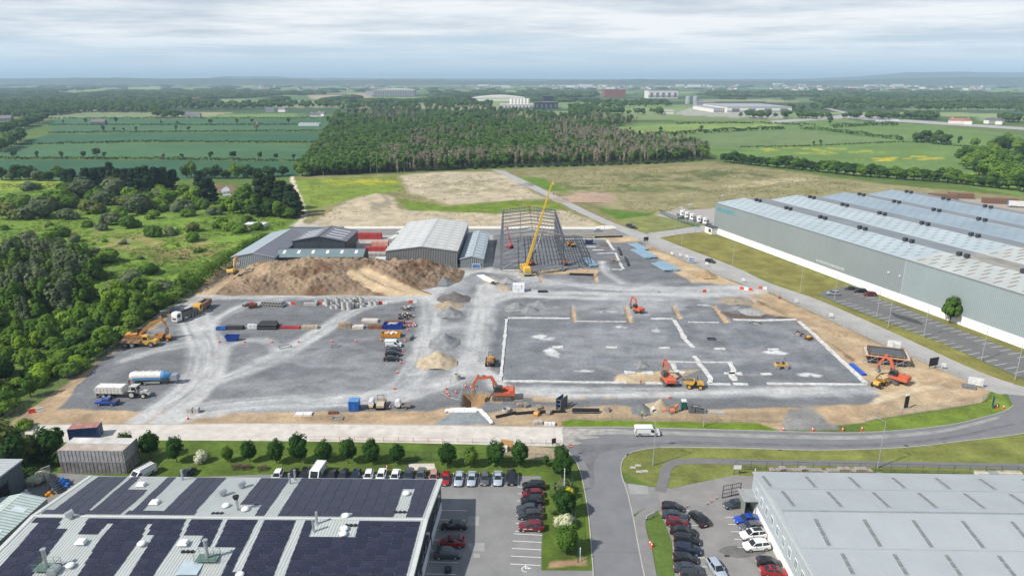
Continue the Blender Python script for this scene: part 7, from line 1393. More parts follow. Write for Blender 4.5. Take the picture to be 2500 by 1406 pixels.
t=thing('sign_pillar','dark tilted sign pillar on the soil near the corner','sign',G(2211,997),.3);MB().box(-.5,.5,-.15,.15,0,3.4).build('pillar',BPIPE,t);MB().box(-.55,.55,-.2,.2,3.4,3.7).build('cap',WHT,t);MB().box(-1.4,1.2,-.3,.3,0,.15).build('plinth',CONC,t)
# --- scaffolded plant base
sc=thing('formwork_base','square formwork base on scaffold with orange edge boards','scaffold',G(2160,882),R(-21));w=5.6;OB=mat('edge_board_orange',(.60,.28,.16),.7,var=.15)
MB().box(-w+1,w-1,-w*.62+.8,w*.62-.8,.0,2.6).build('formwork',mat('formwork_black',(.03,.03,.035),.6),sc)
for(x0,x1,y0,y1)in((-w,w,-w*.62,-w*.62+.9),(-w,w,w*.62-.9,w*.62),(-w,-w+.9,-w*.62+.9,w*.62-.9),(w-.9,w,-w*.62+.9,w*.62-.9)):MB().box(x0,x1,y0,y1,2.3,2.4).build('deck_board',PALEW,sc);
for(x0,x1,y0,y1)in((-w-.05,w+.05,-w*.62-.05,-w*.62),(-w-.05,w+.05,w*.62,w*.62+.05),(-w-.05,-w,-w*.62,w*.62),(w,w+.05,-w*.62,w*.62)):MB().box(x0,x1,y0,y1,2.3,2.6).build('edge_board',OB,sc)
for(x0,x1,y0,y1)in((-w+1,w-1,-w*.62+.8,-w*.62+1.1),(-w+1,w-1,w*.62-1.1,w*.62-.8),(-w+1,-w+1.3,-w*.62+.8,w*.62-.8),(w-1.3,w-1,-w*.62+.8,w*.62-.8)):MB().box(x0,x1,y0,y1,2.6,3.3).build('wall_form',mat('form_ply',(.13,.09,.06),.7),sc)
MB().box(-w+1.3,w-1.3,-w*.62+1.1,w*.62-1.1,2.9,2.92).build('rebar_mat',mat('rebar_grey',(.10,.11,.13),.7),sc)
for k in range(8):
 for y in(-w*.62,w*.62):MB().cyl((-w+k*2*w/7,y,0),(-w+k*2*w/7,y,3.4),.04,.04,6).build('scaffold_pole',M_STEEL,sc)
for k in range(4):
 for x in(-w,w):MB().cyl((x,-w*.62+k*w*.41,0),(x,-w*.62+k*w*.41,3.4),.04,.04,6).build('scaffold_pole',M_STEEL,sc)
for z in(1.2,3.3):
 for y in(-w*.62,w*.62):MB().cyl((-w,y,z),(w,y,z),.035,.035,6).build('scaffold_pole',M_STEEL,sc)
for k in range(3):MB().cyl((-w+k*3.6,-w*.62,.1),(-w+k*3.6+3,-w*.62,2.3),.035,.035,6).build('scaffold_brace',M_STEEL,sc)
t=thing('pit_barrier','rope barrier on stakes round the open pit','barrier',G(1075,965));q=[(1075,965),(1078,940),(1100,935),(1130,936),(1128,960),(1120,985),(1095,978)];pts=[G(*p)-G(1075,965)for p in q]
for p in pts:MB().cyl(p,p+Vector((0,0,1.1)),.04,.04,6).build('stake',WOODG,t)
MB().tube([p+Vector((0,0,1))for p in pts+pts[:1]],.025,5).build('rope',WHT,t)
g=thing('steel_gate','tall black steel gate standing open beside the hall','gate',G(1785,1212),R(17));w=3.9
for x in(-w/2,0,w/2):MB().box(x-.05,x+.05,-.05,.05,.1,2.7).build('upright',BPIPE,g)
for z in(.15,.95,1.75,2.65):MB().box(-w/2,w/2,-.04,.04,z,z+.07).build('rail',BPIPE,g)
for k in range(9):MB().box(-w/2+.3+k*.42,-w/2+.32+k*.42,-.015,.015,.15,2.65).build('bar',BPIPE,g)
o=board('white notice on black frame by the gate entrance',(1799,1158),R(-4),1.5,.9,1.2,WHT);board('small white notice on the grass island kerb',(1588,1266),R(35),2.2,.6,.5,WHT)
for k,(u,n)in enumerate([(1885,3),(1897,3),(1909,4),(1921,3),(1933,3),(1946,3),(1960,4),(1972,3),(1985,3),(1998,3),(2012,2),(2025,3),(2038,3),(2052,4),(2064,4),(2078,3),(2092,4),(2105,4),(2120,3),(2148,1)]):
 t=thing('pallet_stack','stack of wooden pallets in the row behind the ribbed hall','pallets',G(u,1157+k*.15),random.uniform(-.05,.05),'pallet stacks behind the hall')
 for e in range(n):
  m=WOOD if k>11 else mat('red_brown_pallet',(.26,.15,.10),.85,var=.2,sc=2);b=MB();z=e*.42
  for x in(-.5,0,.5):b.box(x-.07,x+.07,-.55,.55,z,z+.25)
  for y in range(5):b.box(-.58,.58,-.55+y*.25,-.4+y*.25,z+.25,z+.31)
  b.build('pallet',m if e<n-1 else mat('grey_pallet',(.40,.36,.32),.9,var=.2),t)
for u,lb,m in[(2395,'pale boards stacked behind the hall',PALEW),(2420,'grey sheeting roll on boards behind the hall',LGREY),(2450,'low pile of pale planks behind the hall',PALEW),(2478,'rightmost pile of planks behind the hall',PALEW)]:block('board_pile',lb,'boards',(u,1160),0,(2.4,1.2,.8),m,(1,3,3))
for u,v,lb in[(1238,1090,'orange timber hoarding frame by the young trees')]:
 t=thing('timber_screen',lb,'screen',G(u,1096),R(-10));MB().box(-1.4,1.4,-.1,.1,0,2.2).build('back_board',mat('ply_orange',(.55,.33,.14),.8),t);MB().box(-1.4,-1.2,-1.4,-.1,0,1.9).build('side_board',mat('ply_orange',(.55,.33,.14)),t);MB().box(-1.1,.2,-1.3,-.3,0,1.1).build('white_box',WHT,t)
t=thing('planter_bin','dark round planter with clipped bush by the navy wall','planter',G(1094,1396),0);MB().cyl((0,0,0),(0,0,.8),.5,.62,14).build('pot',BPIPE,t)
for k,(u,v)in enumerate([(578,1143),(600,1144),(640,1147)]):
 t=thing('picnic_table',['left brown picnic table on the lawn edge','middle brown picnic table on the lawn edge','right brown picnic table on the lawn edge'][k],'table',G(u,v),.3);BR=mat('brown_timber',(.09,.055,.04),.8,var=.2)
 for y in range(4):MB().box(-1,1,-.4+y*.21,-.22+y*.21,.72,.77).build('table_board',BR,t)
 for y in(-.8,.62):MB().box(-1,1,y,y+.2,.42,.47).build('bench',BR,t)
 for x in(-.7,.7):MB().box(x-.04,x+.04,-.75,.75,.35,.42).box(x-.04,x+.04,-.3,-.2,0,.72).box(x-.04,x+.04,.2,.3,0,.72).build('leg',BR,t)
flat('concrete_slab',GA([(997,1132),(1060,1131),(1064,1146),(1000,1148)]),mat('bare_slab',(.55,.50,.43),.9,var=.15),.045,kind='structure')
mk=MB()
for p0,p1,n,l,s in[((1088-18,1185),(1265,1187),6,4.6,1),((1322,1190),(1322,1298),6,4.6,1),((1324,1306),(1320,1380),4,5.0,1),((1076,1245),(1040,1400),6,4.9,-1)]:a=GA([p0,p1]);bays(mk,a[0],a[1],n,l*(1 if s else 1),-1 if s==1 and p0[0]>1300 else(1 if s==1 else 1),.13,.037)
q=GA([(1283,1389)])[0]
for a in range(14):t0,t1=a*.36,a*.36+.36;mk.add([(q[0]+r*math.cos(t),q[1]+r*math.sin(t)*1.0,.037)for t,r in((t0,.55),(t1,.55),(t1,.68),(t0,.68))],[(0,1,2,3)])
mk.add([(q[0]-.06,q[1]+.1,.0375),(q[0]+.9,q[1]+.1,.0375),(q[0]+.9,q[1]+.24,.0375),(q[0]-.06,q[1]+.24,.0375)],[(0,1,2,3)]);mk.add([(q[0]-.06,q[1]+.24,.038),(q[0]+.08,q[1]+.24,.038),(q[0]+.08,q[1]+1.1,.038),(q[0]-.06,q[1]+1.1,.038)],[(0,1,2,3)])
struct(mk.build('bay_marking',M_WHITE));mk=MB();a=GA([(1692,1247),(1735,1406)]);bays(mk,a[0],a[1],8,1.6,-1,.12,.04);a=GA([(1770,1262),(1800,1335)]);bays(mk,a[0],a[1],4,4.5,1,.12,.04);struct(mk.build('bay_marking',M_WHITE))
for pg in([(1145,1260),(1170,1260),(1170,1283),(1140,1283)],[(1140,1325),(1183,1325),(1183,1345),(1150,1345)],[(1157,1351),(1172,1351),(1172,1361),(1156,1361)]):flat('asphalt_patch',GA(pg),mat('patch_pale',(.33,.325,.31),.9,var=.1),.036)
for lb,uv,d,m,pr in[('red crates stacked in the yard behind the dark barn',(903,583),(12,3,3.0),mat('crate_red',(.42,.05,.045),.6,var=.25,sc=1),(6,1,2)),('red stacked sheets left of the large grey shed',(918,612),(10,3,2.0),mat('crate_red',(.42,.05,.045)),(4,2,3)),('pink stacked boards behind the red sheets',(928,600),(8,3,2.2),mat('board_pink',(.58,.30,.24),.8,var=.2),(3,2,3)),('grey steel frames by the low store',(918,626),(9,3,1.6),LGREY,(4,1,2))]:block('yard_stack',lb,'stack',uv,0,d,m,pr)
for k in range(4):tag(MB().cyl((0,-2,1.1),(0,2,1.1),1.05,1.05,14).cyl((0,-2.2,1.1),(0,-2,1.1),.6,1.05,14).build('white_tank',WHT,None,G(920+k*6.5,641),smooth=True),'white round tank in the row beside the grey shed','tank','white tanks by the grey shed')
for k,(u,lb)in enumerate([(858,'white box container beside the dark barn'),(960,'pale container left of the grey shed roof'),(980,'pale container behind the grey shed corner')]):t=thing('box_container',lb,'container',G(u,[612,596,580][k]),R(80));container(t,0,0,0,9,mat('pale_container',(.58,.58,.56),.7,var=.1),mat('pale_container_top',(.62,.62,.6),.7))
for k,(u,v,n)in enumerate([(2300,486,10),(2345,484,9),(2440,497,12)]):
 block('pallet_yard_stack',['long stack of brown pallets beyond the warehouse roofs','second stack of brown pallets beyond the warehouse roofs','brown pallet stack nearest the blue ended trailer'][k],'pallets',(u,v),R(-15),(n*1.6,5,3.4),mat('pallet_brown',(.20,.115,.08),.9,var=.3,sc=1.2),(n,2,4))
 # ================================================================== VEGETATION
def lf(n,c,c2,t=.3):return leafmat('leaf_'+n,c,c2,t)
LM={'dark':lf('dark',(.034,.074,.022),(.070,.130,.034)),'mid':lf('mid',(.075,.150,.026),(.150,.240,.042)),'light':lf('light',(.12,.22,.032),(.20,.30,.05)),'lime':lf('lime',(.160,.275,.029),(.246,.362,.043)),'grey':lf('grey',(.11,.15,.075),(.185,.225,.115)),'conifer':lf('conifer',(.020,.041,.020),(.038,.065,.029),.1),'brown':lf('brown',(.23,.205,.135),(.38,.34,.235),.1),'blossom':lf('blossom',(.580,.609,.362),(.700,.700,.609)),'wood':lf('wood',(.060,.120,.032),(.150,.24,.062)),'olive':lf('olive',(.131,.160,.043),(.203,.232,.072)),'gold':lf('gold',(.580,.522,.029),(.700,.609,.058)),'street':lf('street',(.030,.078,.018),(.058,.125,.028)),'farw':lf('farw',(.05,.095,.035),(.13,.185,.07))}
BARK=mat('bark',(.10,.075,.055),.95,var=.2,sc=2);BARKP=mat('pale_bark',(.27,.235,.19),.95,var=.2,sc=2)
def leaves(P,N,size,rng,name,m,extra=None):
 """one small bent quad per point, facing roughly along N"""
 n=len(P);N=N/(np.linalg.norm(N,axis=1)[:,None]+1e-9);t=rng.normal(size=(n,3));t-=N*(t*N).sum(1)[:,None];t/=np.linalg.norm(t,axis=1)[:,None]+1e-9;b=np.cross(N,t);s=size*rng.uniform(.55,1.35,n)[:,None]
 V=np.stack([P-t*s,P-b*s*.7+N*s*.15,P+t*s,P+b*s*.7-N*s*.1],1).reshape(-1,3);me=bpy.data.meshes.new(name);me.vertices.add(4*n);me.vertices.foreach_set('co',V.ravel());me.loops.add(4*n);me.loops.foreach_set('vertex_index',np.arange(4*n));me.polygons.add(n);me.polygons.foreach_set('loop_start',np.arange(0,4*n,4));me.update(calc_edges=True);me.materials.append(m);return me
def crown(seed,rx,rz,zc,n,size,m,lumps=14,shape='round',spread=.42):
 g=np.random.default_rng(seed);d=g.normal(size=(lumps,3));d/=np.linalg.norm(d,axis=1)[:,None]
 if shape=='bush':d[:,2]=np.abs(d[:,2])*.9-.12
 c=d*g.uniform(.45,.78,lumps)[:,None]*np.array([rx,rx,rz])
 if shape=='cone':z=g.uniform(-1,1,lumps);a=g.uniform(0,6.28,lumps);r=rx*(1-z)/2*.75;c=np.stack([r*np.cos(a),r*np.sin(a),z*rz*.92],1)
 if shape=='spire':a=g.uniform(0,6.28,lumps);r=rx*g.uniform(0,.8,lumps);c=np.stack([r*np.cos(a),r*np.sin(a),g.uniform(-.9,.55,lumps)*rz],1)
 k=g.integers(0,lumps,n);q=g.normal(size=(n,3));q/=np.linalg.norm(q,axis=1)[:,None];rad=spread*g.uniform(.6,1.15,lumps)[k]*(.35+.65*g.random(n)**.35)
 sc=np.array([rx,rx,min(rz,rx*1.5)])if shape!='spire' else np.array([rx*.55,rx*.55,rz*.9])
 if shape=='cone':sc=np.array([rx*.8,rx*.8,rx*.6])
 P=c[k]+q*rad[:,None]*sc;N=.8*q+.9*P/np.array([rx,rx,rz])+g.normal(size=(n,3))*.3+np.array([0,0,.45]);P[:,2]+=zc;P[:,2]=np.maximum(P[:,2],.08)
 return leaves(P,N,size,g,'crown',m)
def trunk(h,r,seed,m=BARK,br=4,sp=1.2):
 g=random.Random(seed);b=MB();p=Vector((0,0,0))
 for i in range(3):q=p+Vector((g.uniform(-.1,.1),g.uniform(-.1,.1),h/3));b.cyl(p,q,r*(1-i*.22),r*(1-(i+1)*.22),7,False);p=q
 for i in range(br):a=g.uniform(0,6.28);b.cyl(p*g.uniform(.55,.95),p+Vector((math.cos(a)*sp,math.sin(a)*sp,g.uniform(.3,1.0)*sp)),r*.4,r*.12,5,False)
 return b.mesh('trunk',m)
PR={}
def proto(kind,j):
 k=(kind,j)
 if k in PR:return PR[k]
 s=hash(kind)%1+sum(map(ord,kind))*7+j*31
 PR[k]={'street':lambda:(trunk(1.9,.11,s),crown(s,2.0,2.4,3.3,4200,.21,LM['street'],40)),'bush':lambda:(trunk(1.2,.12,s,sp=.7),crown(s,2.6,2.1,1.1,1500,.34,LM['mid'],15,'bush')),'tree':lambda:(trunk(4.2,.32,s,sp=2.2),crown(s,3.7,4.2,6.0,2400,.46,LM['mid'],22)),'spire':lambda:(trunk(4,.2,s,sp=1),crown(s,2.8,5.0,5.2,2200,.40,LM['grey'],26,'spire',.5)),'conifer':lambda:(trunk(4,.3,s,sp=1),crown(s,3.4,7.6,8.6,2400,.55,LM['conifer'],34,'cone',.55)),'field':lambda:(trunk(3.4,.35,s,sp=1.6),crown(s,2.6,2.6,5.0,500,.5,LM['dark'],9)),'wood':lambda:(trunk(5,.22,s,sp=1.3),crown(s,3.3,4.4,7.4,520,.80,LM['wood'],15)),'dead':lambda:(trunk(12,.16,s,BARKP,10,1.4),crown(s,1.5,5.2,8.0,230,.45,LM['brown'],18,'spire',.6)),'pine':lambda:(trunk(8,.2,s,BARKP),crown(s,1.9,5.2,8.0,300,.7,LM['dark'],12,'cone',.6)),'copse':lambda:(None,crown(s,24,6.5,5.0,620,2.6,LM['farw'],26,'bush',.34))}[kind]()
 return PR[k]
def plant(kind,uv,label,group,cat='tree',h=1.0,w=None,m=None,nm=None,loc=None):
 tr_,crn=proto(kind,random.randrange(3));p=loc if loc is not None else G(*uv);w=w or h;t=thing(nm or{'bush':'bush','conifer':'conifer_tree','street':'young_tree'}.get(kind,'tree'),label,cat,p,random.uniform(0,6.28),group);t.scale=(w,w,h)
 if tr_:obj('trunk',tr_,t)
 o=obj('crown',crn,t)
 if m:o.material_slots[0].link='OBJECT';o.material_slots[0].material=LM[m]
 return t
ORD='first second third fourth fifth sixth seventh eighth ninth tenth eleventh twelfth thirteenth fourteenth fifteenth sixteenth seventeenth eighteenth nineteenth twentieth'.split()
def ordn(n):
 t,o=divmod(n+1,10);T='x x twent thirt fort fift sixt sevent eight ninet'.split()
 return ORD[n]if n<20 else T[t]+'ieth' if o==0 else T[t]+'y '+ORD[o-1]
def sample(poly,n,seed,mind=0.0,tries=40):
 """scattered points inside a pixel polygon on the ground"""
 g=np.random.default_rng(seed);q=GA(poly);out=[]
 for _ in range(n*tries):
  p=np.array([g.uniform(q[:,0].min(),q[:,0].max()),g.uniform(q[:,1].min(),q[:,1].max())])
  if not inside(p[:1],p[1:],q)[0]:continue
  if mind and any((p[0]-o[0])**2+(p[1]-o[1])**2<mind*mind for o in out):continue
  out.append(p)
  if len(out)>=n:break
 return np.array(out)
 # --- young trees along the green strip
for k,(u,v,s)in enumerate([(310,1118,1.0),(367,1120,1.08),(432,1128,1.0),(611,1127,.85),(676,1130,.95),(734,1129,1.15),(793,1127,.85),(850,1131,1.0),(908,1131,.95),(970,1132,.8),(1092,1139,.95),(1149,1139,.82),(1209,1138,1.02),(1270,1140,1.0),(557,1127,.62),(1333,1138,.42)]):
 s*=1.03;plant('street',(u,v),['leafy young tree just right of the grey containers','leafy young tree second from the containers','leafy young tree left of the white blossom bush','small dense tree behind the picnic tables','dense tree above the right picnic table','biggest round tree in the parking row','small round tree right of the biggest one','round tree above the navy hatchback','round tree above the white saloon','small round tree left of the bare slab','egg shaped tree above the bright red hatchback','sparse young tree above the two silver saloons','egg shaped tree beside the orange timber screen','egg shaped tree right of the orange timber screen','thin sapling between blossom bush and dense tree','thin sapling at the corner of the strip'][k],'young trees along the green strip','tree',s,s*.95,'street' if k not in(11,14)else 'mid')
plant('bush',(492,1128),'white flowering bush among the young trees',None,'bush',.9,.62,'blossom');plant('bush',(95,1178),'white flowering bush beside the concrete wall',None,'bush',.8,.9,'blossom');plant('bush',(1377,1288),'white blossom bush in the planted bed',None,'bush',1.0,.75,'blossom');plant('bush',(1374,1205),'round variegated grey bush in the planted bed',None,'bush',1.05,.72,'grey');plant('bush',(1390,1216),'golden yellow bush in the planted bed',None,'bush',.8,.5,'gold')
for k,(u,v,s,mm)in enumerate([(1371,1130,.75,'dark'),(1370,1172,.95,'street'),(1380,1262,1.0,'street'),(1381,1352,1.0,'mid')]):plant('street',(u,v),['upper dark tree in the bed by the side road','second dark tree in the bed above the grey bush','dark tree above the white blossom bush in the bed','lowest round tree in the bed by the side road'][k],None,'tree',s,s*1.1,mm)
def tuft(lb,uv,r,n,m,h):
 g=np.random.default_rng(int(uv[0]));t=thing('grass_tussock',lb,'plant',G(*uv));b=MB()
 for k in range(n):a=g.uniform(0,6.28);e=g.uniform(.3,1)*r;b.add([(0,.03,.1),(0,-.03,.1),(e*.6*math.cos(a),e*.6*math.sin(a)-.03,h),(e*math.cos(a),e*math.sin(a),h*.55),(e*.6*math.cos(a),e*.6*math.sin(a)+.03,h)],[(0,1,2,4),(4,2,3)])
 b.build('blades',m,t)
tuft('pale spiky tussock, upper one in the bed',(1347,1216),1.3,70,LM['grey'],1.1);tuft('pale spiky tussock, lower one in the bed',(1348,1256),1.4,70,LM['grey'],1.1)
plant('tree',(2318,789),'single leafy tree against the warehouse wall',None,'tree',.92,.85,'mid')
# --- hedges: leafy walls along lines
def hedge(lb,pts,h,w,dens,size,m,seed,cat='hedge',zs=.3):
 ln=smooth_line(GA(pts),4)if len(pts)>2 else GA(pts);seg=np.linalg.norm(np.diff(ln,axis=0),axis=1);cum=np.concatenate([[0],np.cumsum(seg)]);n=int(cum[-1]*dens);g=np.random.default_rng(seed);s=g.uniform(0,cum[-1],n)
 hh=h*(.65+.7*vn(s,s*0,h*2.2,seed));off=g.normal(0,.33,n)*w;z=hh*g.random(n)**.6;d=np.diff(ln,axis=0);i=np.clip(np.searchsorted(cum,s)-1,0,len(seg)-1);nx,ny=-d[i,1]/seg[i],d[i,0]/seg[i]
 P=np.stack([np.interp(s,cum,ln[:,0])+nx*off,np.interp(s,cum,ln[:,1])+ny*off,z+.1],1);N=np.stack([nx*off/w*2,ny*off/w*2,z/h],1)+g.normal(size=(n,3))*.5;o=obj('hedge',leaves(P,N,size,g,'hedge',LM[m]));return tag(o,lb,cat)
for k,(lb,pts,h,w,de,sz)in enumerate([('field hedge nearest the tree belt',[(-40,389),(200,389),(400,390),(740,395)],2.2,2.0,5,.8),('field hedge second from the tree belt',[(35,354),(200,351),(384,347.5),(640,349),(778,349)],2.2,2,4,.9),('field hedge third from the tree belt',[(118,326),(300,324),(640,322),(792,321)],2.4,2.4,3.5,1.0),('field hedge below the glasshouse',[(116,306.5),(400,306),(730,306)],2.4,2.6,3,1.1),('field hedge in front of the farmhouses',[(100,291),(400,290.5),(640,290),(830,290)],3.0,3,3,1.2),('hedge along the top of the pale field',[(80,286),(160,280),(225,275.5),(380,275)],4,3,3,1.3),('long hedge across the right meadows',[(1490,337),(1600,332),(1700,327),(1800,321),(1912,316)],5,4,5,1.2),('hedge right of the farm track',[(1950,315),(2030,322),(2100,331),(2206,344)],5,4,4,1.2),('hedge below the far lorries',[(2032,313),(2100,309),(2192,306)],6,4,5,1.2),('low hedge between meadow and yellow flowers',[(1800,361),(2000,357),(2206,348),(2332,357),(2420,362)],1.6,1.6,3,.8),('hedge of the far right fields',[(2230,345),(2280,350),(2320,354)],6,4,5,1.2),('thin hedge behind the far warehouse meadow',[(1650,304),(1800,302),(1990,306)],3,3,3,1.2)]):hedge(lb,pts,h,w,de,sz,'dark',700+k)
# --- trees standing in the field hedges
for k,(u,v,h)in enumerate([(36,390,1.25),(92,390,1.15),(151,390,1.1),(206,390,1.15),(238,390,1.55),(257,390,1.1),(399,391,.9),(445,391,.85),(516,392,1.15),(570,393,1.3),(636,393,1.2),(674,393,1.0),(718,394,1.0),(253,324,1.4),(302,323,.9),(333,323,1.1),(280,323,1.0),(431,323,1.4),(462,323,1.2),(626,322,2.2),(394,306,1.1),(433,306,1.0),(515,306,1.4),(579,305,1.4),(616,305,1.4),(705,305,1.6),(803,304,2.0),(284,304,1.8),(210,304,1.3),(155,305,1.2),(2026,309,2.2),(1612,330,1.6),(1712,324,1.4),(2260,349,2.2),(2002,357,1.0),(1986,358,.9),(2340,358,1.6)]):
 plant('field',(u,v),'lone tree standing in a crop field hedge' if u<900 else 'lone tree standing in a meadow hedge','lone hedge trees' if u<900 else 'lone meadow trees','tree',h,h*random.uniform(.75,1.1),'brown' if u in(399,626)else None)
 # --- belt of trees at the edge of the crops, conifers, scrub
random.seed(5)
for u,v,h,w,kind,mm,lb,gp in[(5,440,1.0,1.2,'tree','dark',0,0),(30,441,.7,1.1,'tree','grey',0,0),(50,440,1.25,1.3,'tree','dark',0,0),(72,440,1.2,1.2,'tree','dark',0,0),(95,442,.9,1.2,'tree','grey',0,0),(118,442,.8,1.1,'tree','dark',0,0),(148,440,1.35,1.1,'tree','mid',0,0),(165,440,1.0,1.0,'tree','dark',0,0),(455,434,1.0,.9,'tree','dark',0,0),(468,434,1.45,.9,'tree','light',0,0),(500,436,.8,1,'tree','dark',0,0),(525,436,.95,1.2,'tree','dark',0,0),(552,436,.75,1.0,'tree','dark',0,0),(578,436,1.2,1.3,'tree','light',0,0),(606,436,.95,1.1,'tree','dark',0,0),(628,436,.8,1,'tree','dark',0,0),(660,432,.95,1.2,'tree','dark',0,0),(690,430,.9,1.1,'tree','dark',0,0),(738,430,1.15,1.5,'tree','light',0,0),(165,464,.95,1.0,'conifer',None,1,1),(182,464,1.0,1.0,'conifer',None,1,1),(204,462,1.15,1.1,'tree','mid',0,0),(222,462,1.25,1.1,'tree','dark',0,0),(215,468,1.1,1.1,'conifer',None,1,1),(236,467,1.1,1.1,'conifer',None,1,1),(256,466,1.1,1.1,'conifer',None,1,1),(276,466,1.15,1.1,'conifer',None,1,1),(292,468,1.1,1.1,'conifer',None,1,1),(312,472,1.15,1.1,'conifer',None,1,1),(330,474,1.15,1.1,'conifer',None,1,1),(348,478,1.15,1.1,'conifer',None,1,1),(364,482,1.2,1.1,'conifer',None,1,1),(384,476,1.2,1.1,'conifer',None,1,1),(404,474,1.25,1.1,'conifer',None,1,1),(428,472,1.1,1.0,'conifer',None,1,1),(240,456,1.2,1.2,'tree','mid',0,0),(300,456,1.2,1.2,'tree','dark',0,0),(350,458,1.2,1.2,'tree','dark',0,0),(400,458,1.3,1.2,'tree','dark',0,0),(392,484,.95,1.0,'tree','lime',2,2),(448,478,.8,.9,'tree','light',2,2),(480,496,1.05,1.0,'tree','lime',2,2),(462,494,.8,.9,'tree','light',2,2),(506,500,1.15,1.15,'conifer',None,1,1),(516,492,1.0,1.0,'conifer',None,1,1),(490,478,1.1,1.0,'conifer',None,1,1),(590,520,1.25,1.25,'tree','mid',3,3),(612,526,1.45,1.3,'tree','mid',3,3),(600,508,1.55,1.2,'tree','mid',3,3),(636,524,1.3,1.2,'tree','dark',3,3),(640,508,1.3,1.4,'conifer',None,3,3),(664,512,1.3,1.4,'conifer',None,3,3),(690,514,1.25,1.4,'conifer',None,3,3),(712,522,1.05,1.2,'conifer',None,3,3),(722,528,.85,1.1,'conifer',None,3,3),(660,530,1.0,1.0,'tree','dark',3,3),(684,532,.95,1.0,'tree','mid',3,3),(706,534,.7,.9,'tree','mid',3,3),(570,522,.8,.9,'tree','lime',3,3),(628,530,.8,1.0,'tree','dark',3,3)]:
 plant(kind,(u,v),['leafy tree in the belt along the near crop field','dark conifer in the row behind the scrubland','bright green tree beside the dark conifers','tree in the tall clump beside the stone track'][lb],['field edge belt','dark conifers','bright trees by the conifers','clump by the stone track'][gp],'tree',h*random.uniform(.85,1.1),w*(1.5 if kind=='conifer' else 1.35),mm)
for k,(x,y,w)in enumerate([(90,640,300),(430,640,330),(670,650,200),(500,725,90),(890,720,120),(1030,755,130),(1130,700,200),(1290,740,200),(1400,590,300),(1560,640,160),(1550,820,200),(1720,800,140),(1960,770,150),(1950,870,150),(600,820,230),(330,960,260),(480,940,260),(150,900,130),(290,880,180),(490,1030,150),(680,1000,220),(900,1080,280),(1100,1090,260),(1110,1215,90),(1330,1290,230),(1180,1390,220),(1500,1200,200),(1820,1060,60),(2000,980,80),(40,760,110),(40,1060,90),(230,1040,200),(1650,1400,260),(700,1140,300),(930,580,260),(1050,500,250),(1250,500,200),(600,520,300),(850,430,300),(1150,400,260),(1700,480,250),(1850,560,220),(300,350,150),(370,340,120),(250,560,240),(120,520,220),(720,540,220),(480,560,220),(1480,520,220),(1620,560,200),(1000,460,220),(700,420,240),(1330,440,200),(1600,470,240),(1900,620,160),(1240,620,160),(760,870,120),(1060,880,60),(2060,1180,120),(2250,730,160),(2330,760,170),(2420,780,180),(2500,700,150),(2600,760,140),(2150,600,160),(2300,560,180),(2040,540,180),(1250,900,90),(1420,1060,70)]):
 uv=(x/4.136,380+y/4.136);sc_=w/4.136/(FPX/(G(*uv).y*_c+CAM_H*_s))/4.6;mm=random.choice(['mid','light','grey','light','grey','mid','olive']);plant('bush',uv,{'mid':'rounded mid green bush in the scrubland','grey':'greyish willow bush in the scrubland','light':'fresh light green bush in the scrubland','dark':'dark green bush in the scrubland','olive':'olive brown thorn bush in the scrubland'}[mm],'scrubland bushes '+mm,'bush',sc_*random.uniform(.8,1.1),sc_,mm)
for q in sample([(0,505),(300,480),(560,520),(640,590),(520,660),(420,700),(250,640),(0,640)],60,71,5):mm=random.choice(['mid','olive','light']);s=random.uniform(.22,.5);plant('bush',None,{'mid':'small mid green bush among the rough grass','olive':'small brown thorn bush among the rough grass','light':'small pale green bush among the rough grass'}[mm],'small bushes '+mm,'bush',s,s*1.1,mm,loc=Vector((q[0],q[1],0)))
for q in sample([(-60,655),(120,615),(240,650),(250,720),(200,770),(60,790),(-60,780)],70,72,3.4):s=random.uniform(.75,1.3);plant('spire',None,'tall grey green poplar in the near thicket','grey poplar thicket','tree',s,s*random.uniform(1.1,1.5),random.choice(['grey','mid','grey','grey','mid']),loc=Vector((q[0],q[1],0)))
for q in sample([(-120,780),(60,790),(200,770),(270,735),(400,715),(495,680),(455,715),(380,775),(300,830),(200,900),(100,970),(10,1022),(-150,1040)],185,73,3.3):mm=random.choice(['mid','light','mid','dark','lime','light','mid']);kd=random.choice(['bush','bush','tree']);s=random.uniform(.85,1.55)if kd=='bush' else random.uniform(.5,.85);plant(kd,None,{'mid':'mid green plant in the dense thicket by the fence','light':'light green plant in the dense thicket by the fence','dark':'dark plant in the dense thicket by the fence','lime':'lime green plant in the dense thicket by the fence','olive':'olive plant in the dense thicket by the fence'}[mm],'thicket by the fence '+mm,'bush' if kd=='bush' else 'tree',s,s*random.uniform(.9,1.15),mm,loc=Vector((q[0],q[1],0)))
hedge('tall hedge between scrubland and the long low barn',[(455,718),(500,690),(545,655),(580,632),(620,605),(655,585)],4.6,4.5,75,.36,'mid',760)
for k,(u,v,s,mm)in enumerate([(40,1150,1.3,'dark'),(10,1140,1.6,'olive'),(70,1130,1.1,'olive'),(110,1120,.9,'dark'),(132,1118,1.2,'street'),(150,1125,1.0,'dark'),(190,1108,1.0,'street'),(70,1165,.8,'dark'),(-10,1110,1.5,'olive'),(45,1110,1.1,'mid'),(60,1045,.8,'light'),(30,1060,.6,'light')]):plant('tree' if s>1 and k<5 else 'bush',(u,v),['dark shrub above the workshop roof','big olive shrub at the left edge','olive shrub left of the stacked containers','dark bush between olive shrub and containers','round dark tree left of the stacked containers','dark bush against the stacked containers','round tree behind the stacked containers','dark bush beside the concrete wall','tall olive tree at the left edge','green bush behind the olive shrub','light green bush at the fence corner','low green bush at the fence corner'][k],None,'bush',s*(.62 if s>1 and k<5 else 1),s*(.7 if s>1 and k<5 else 1),mm)
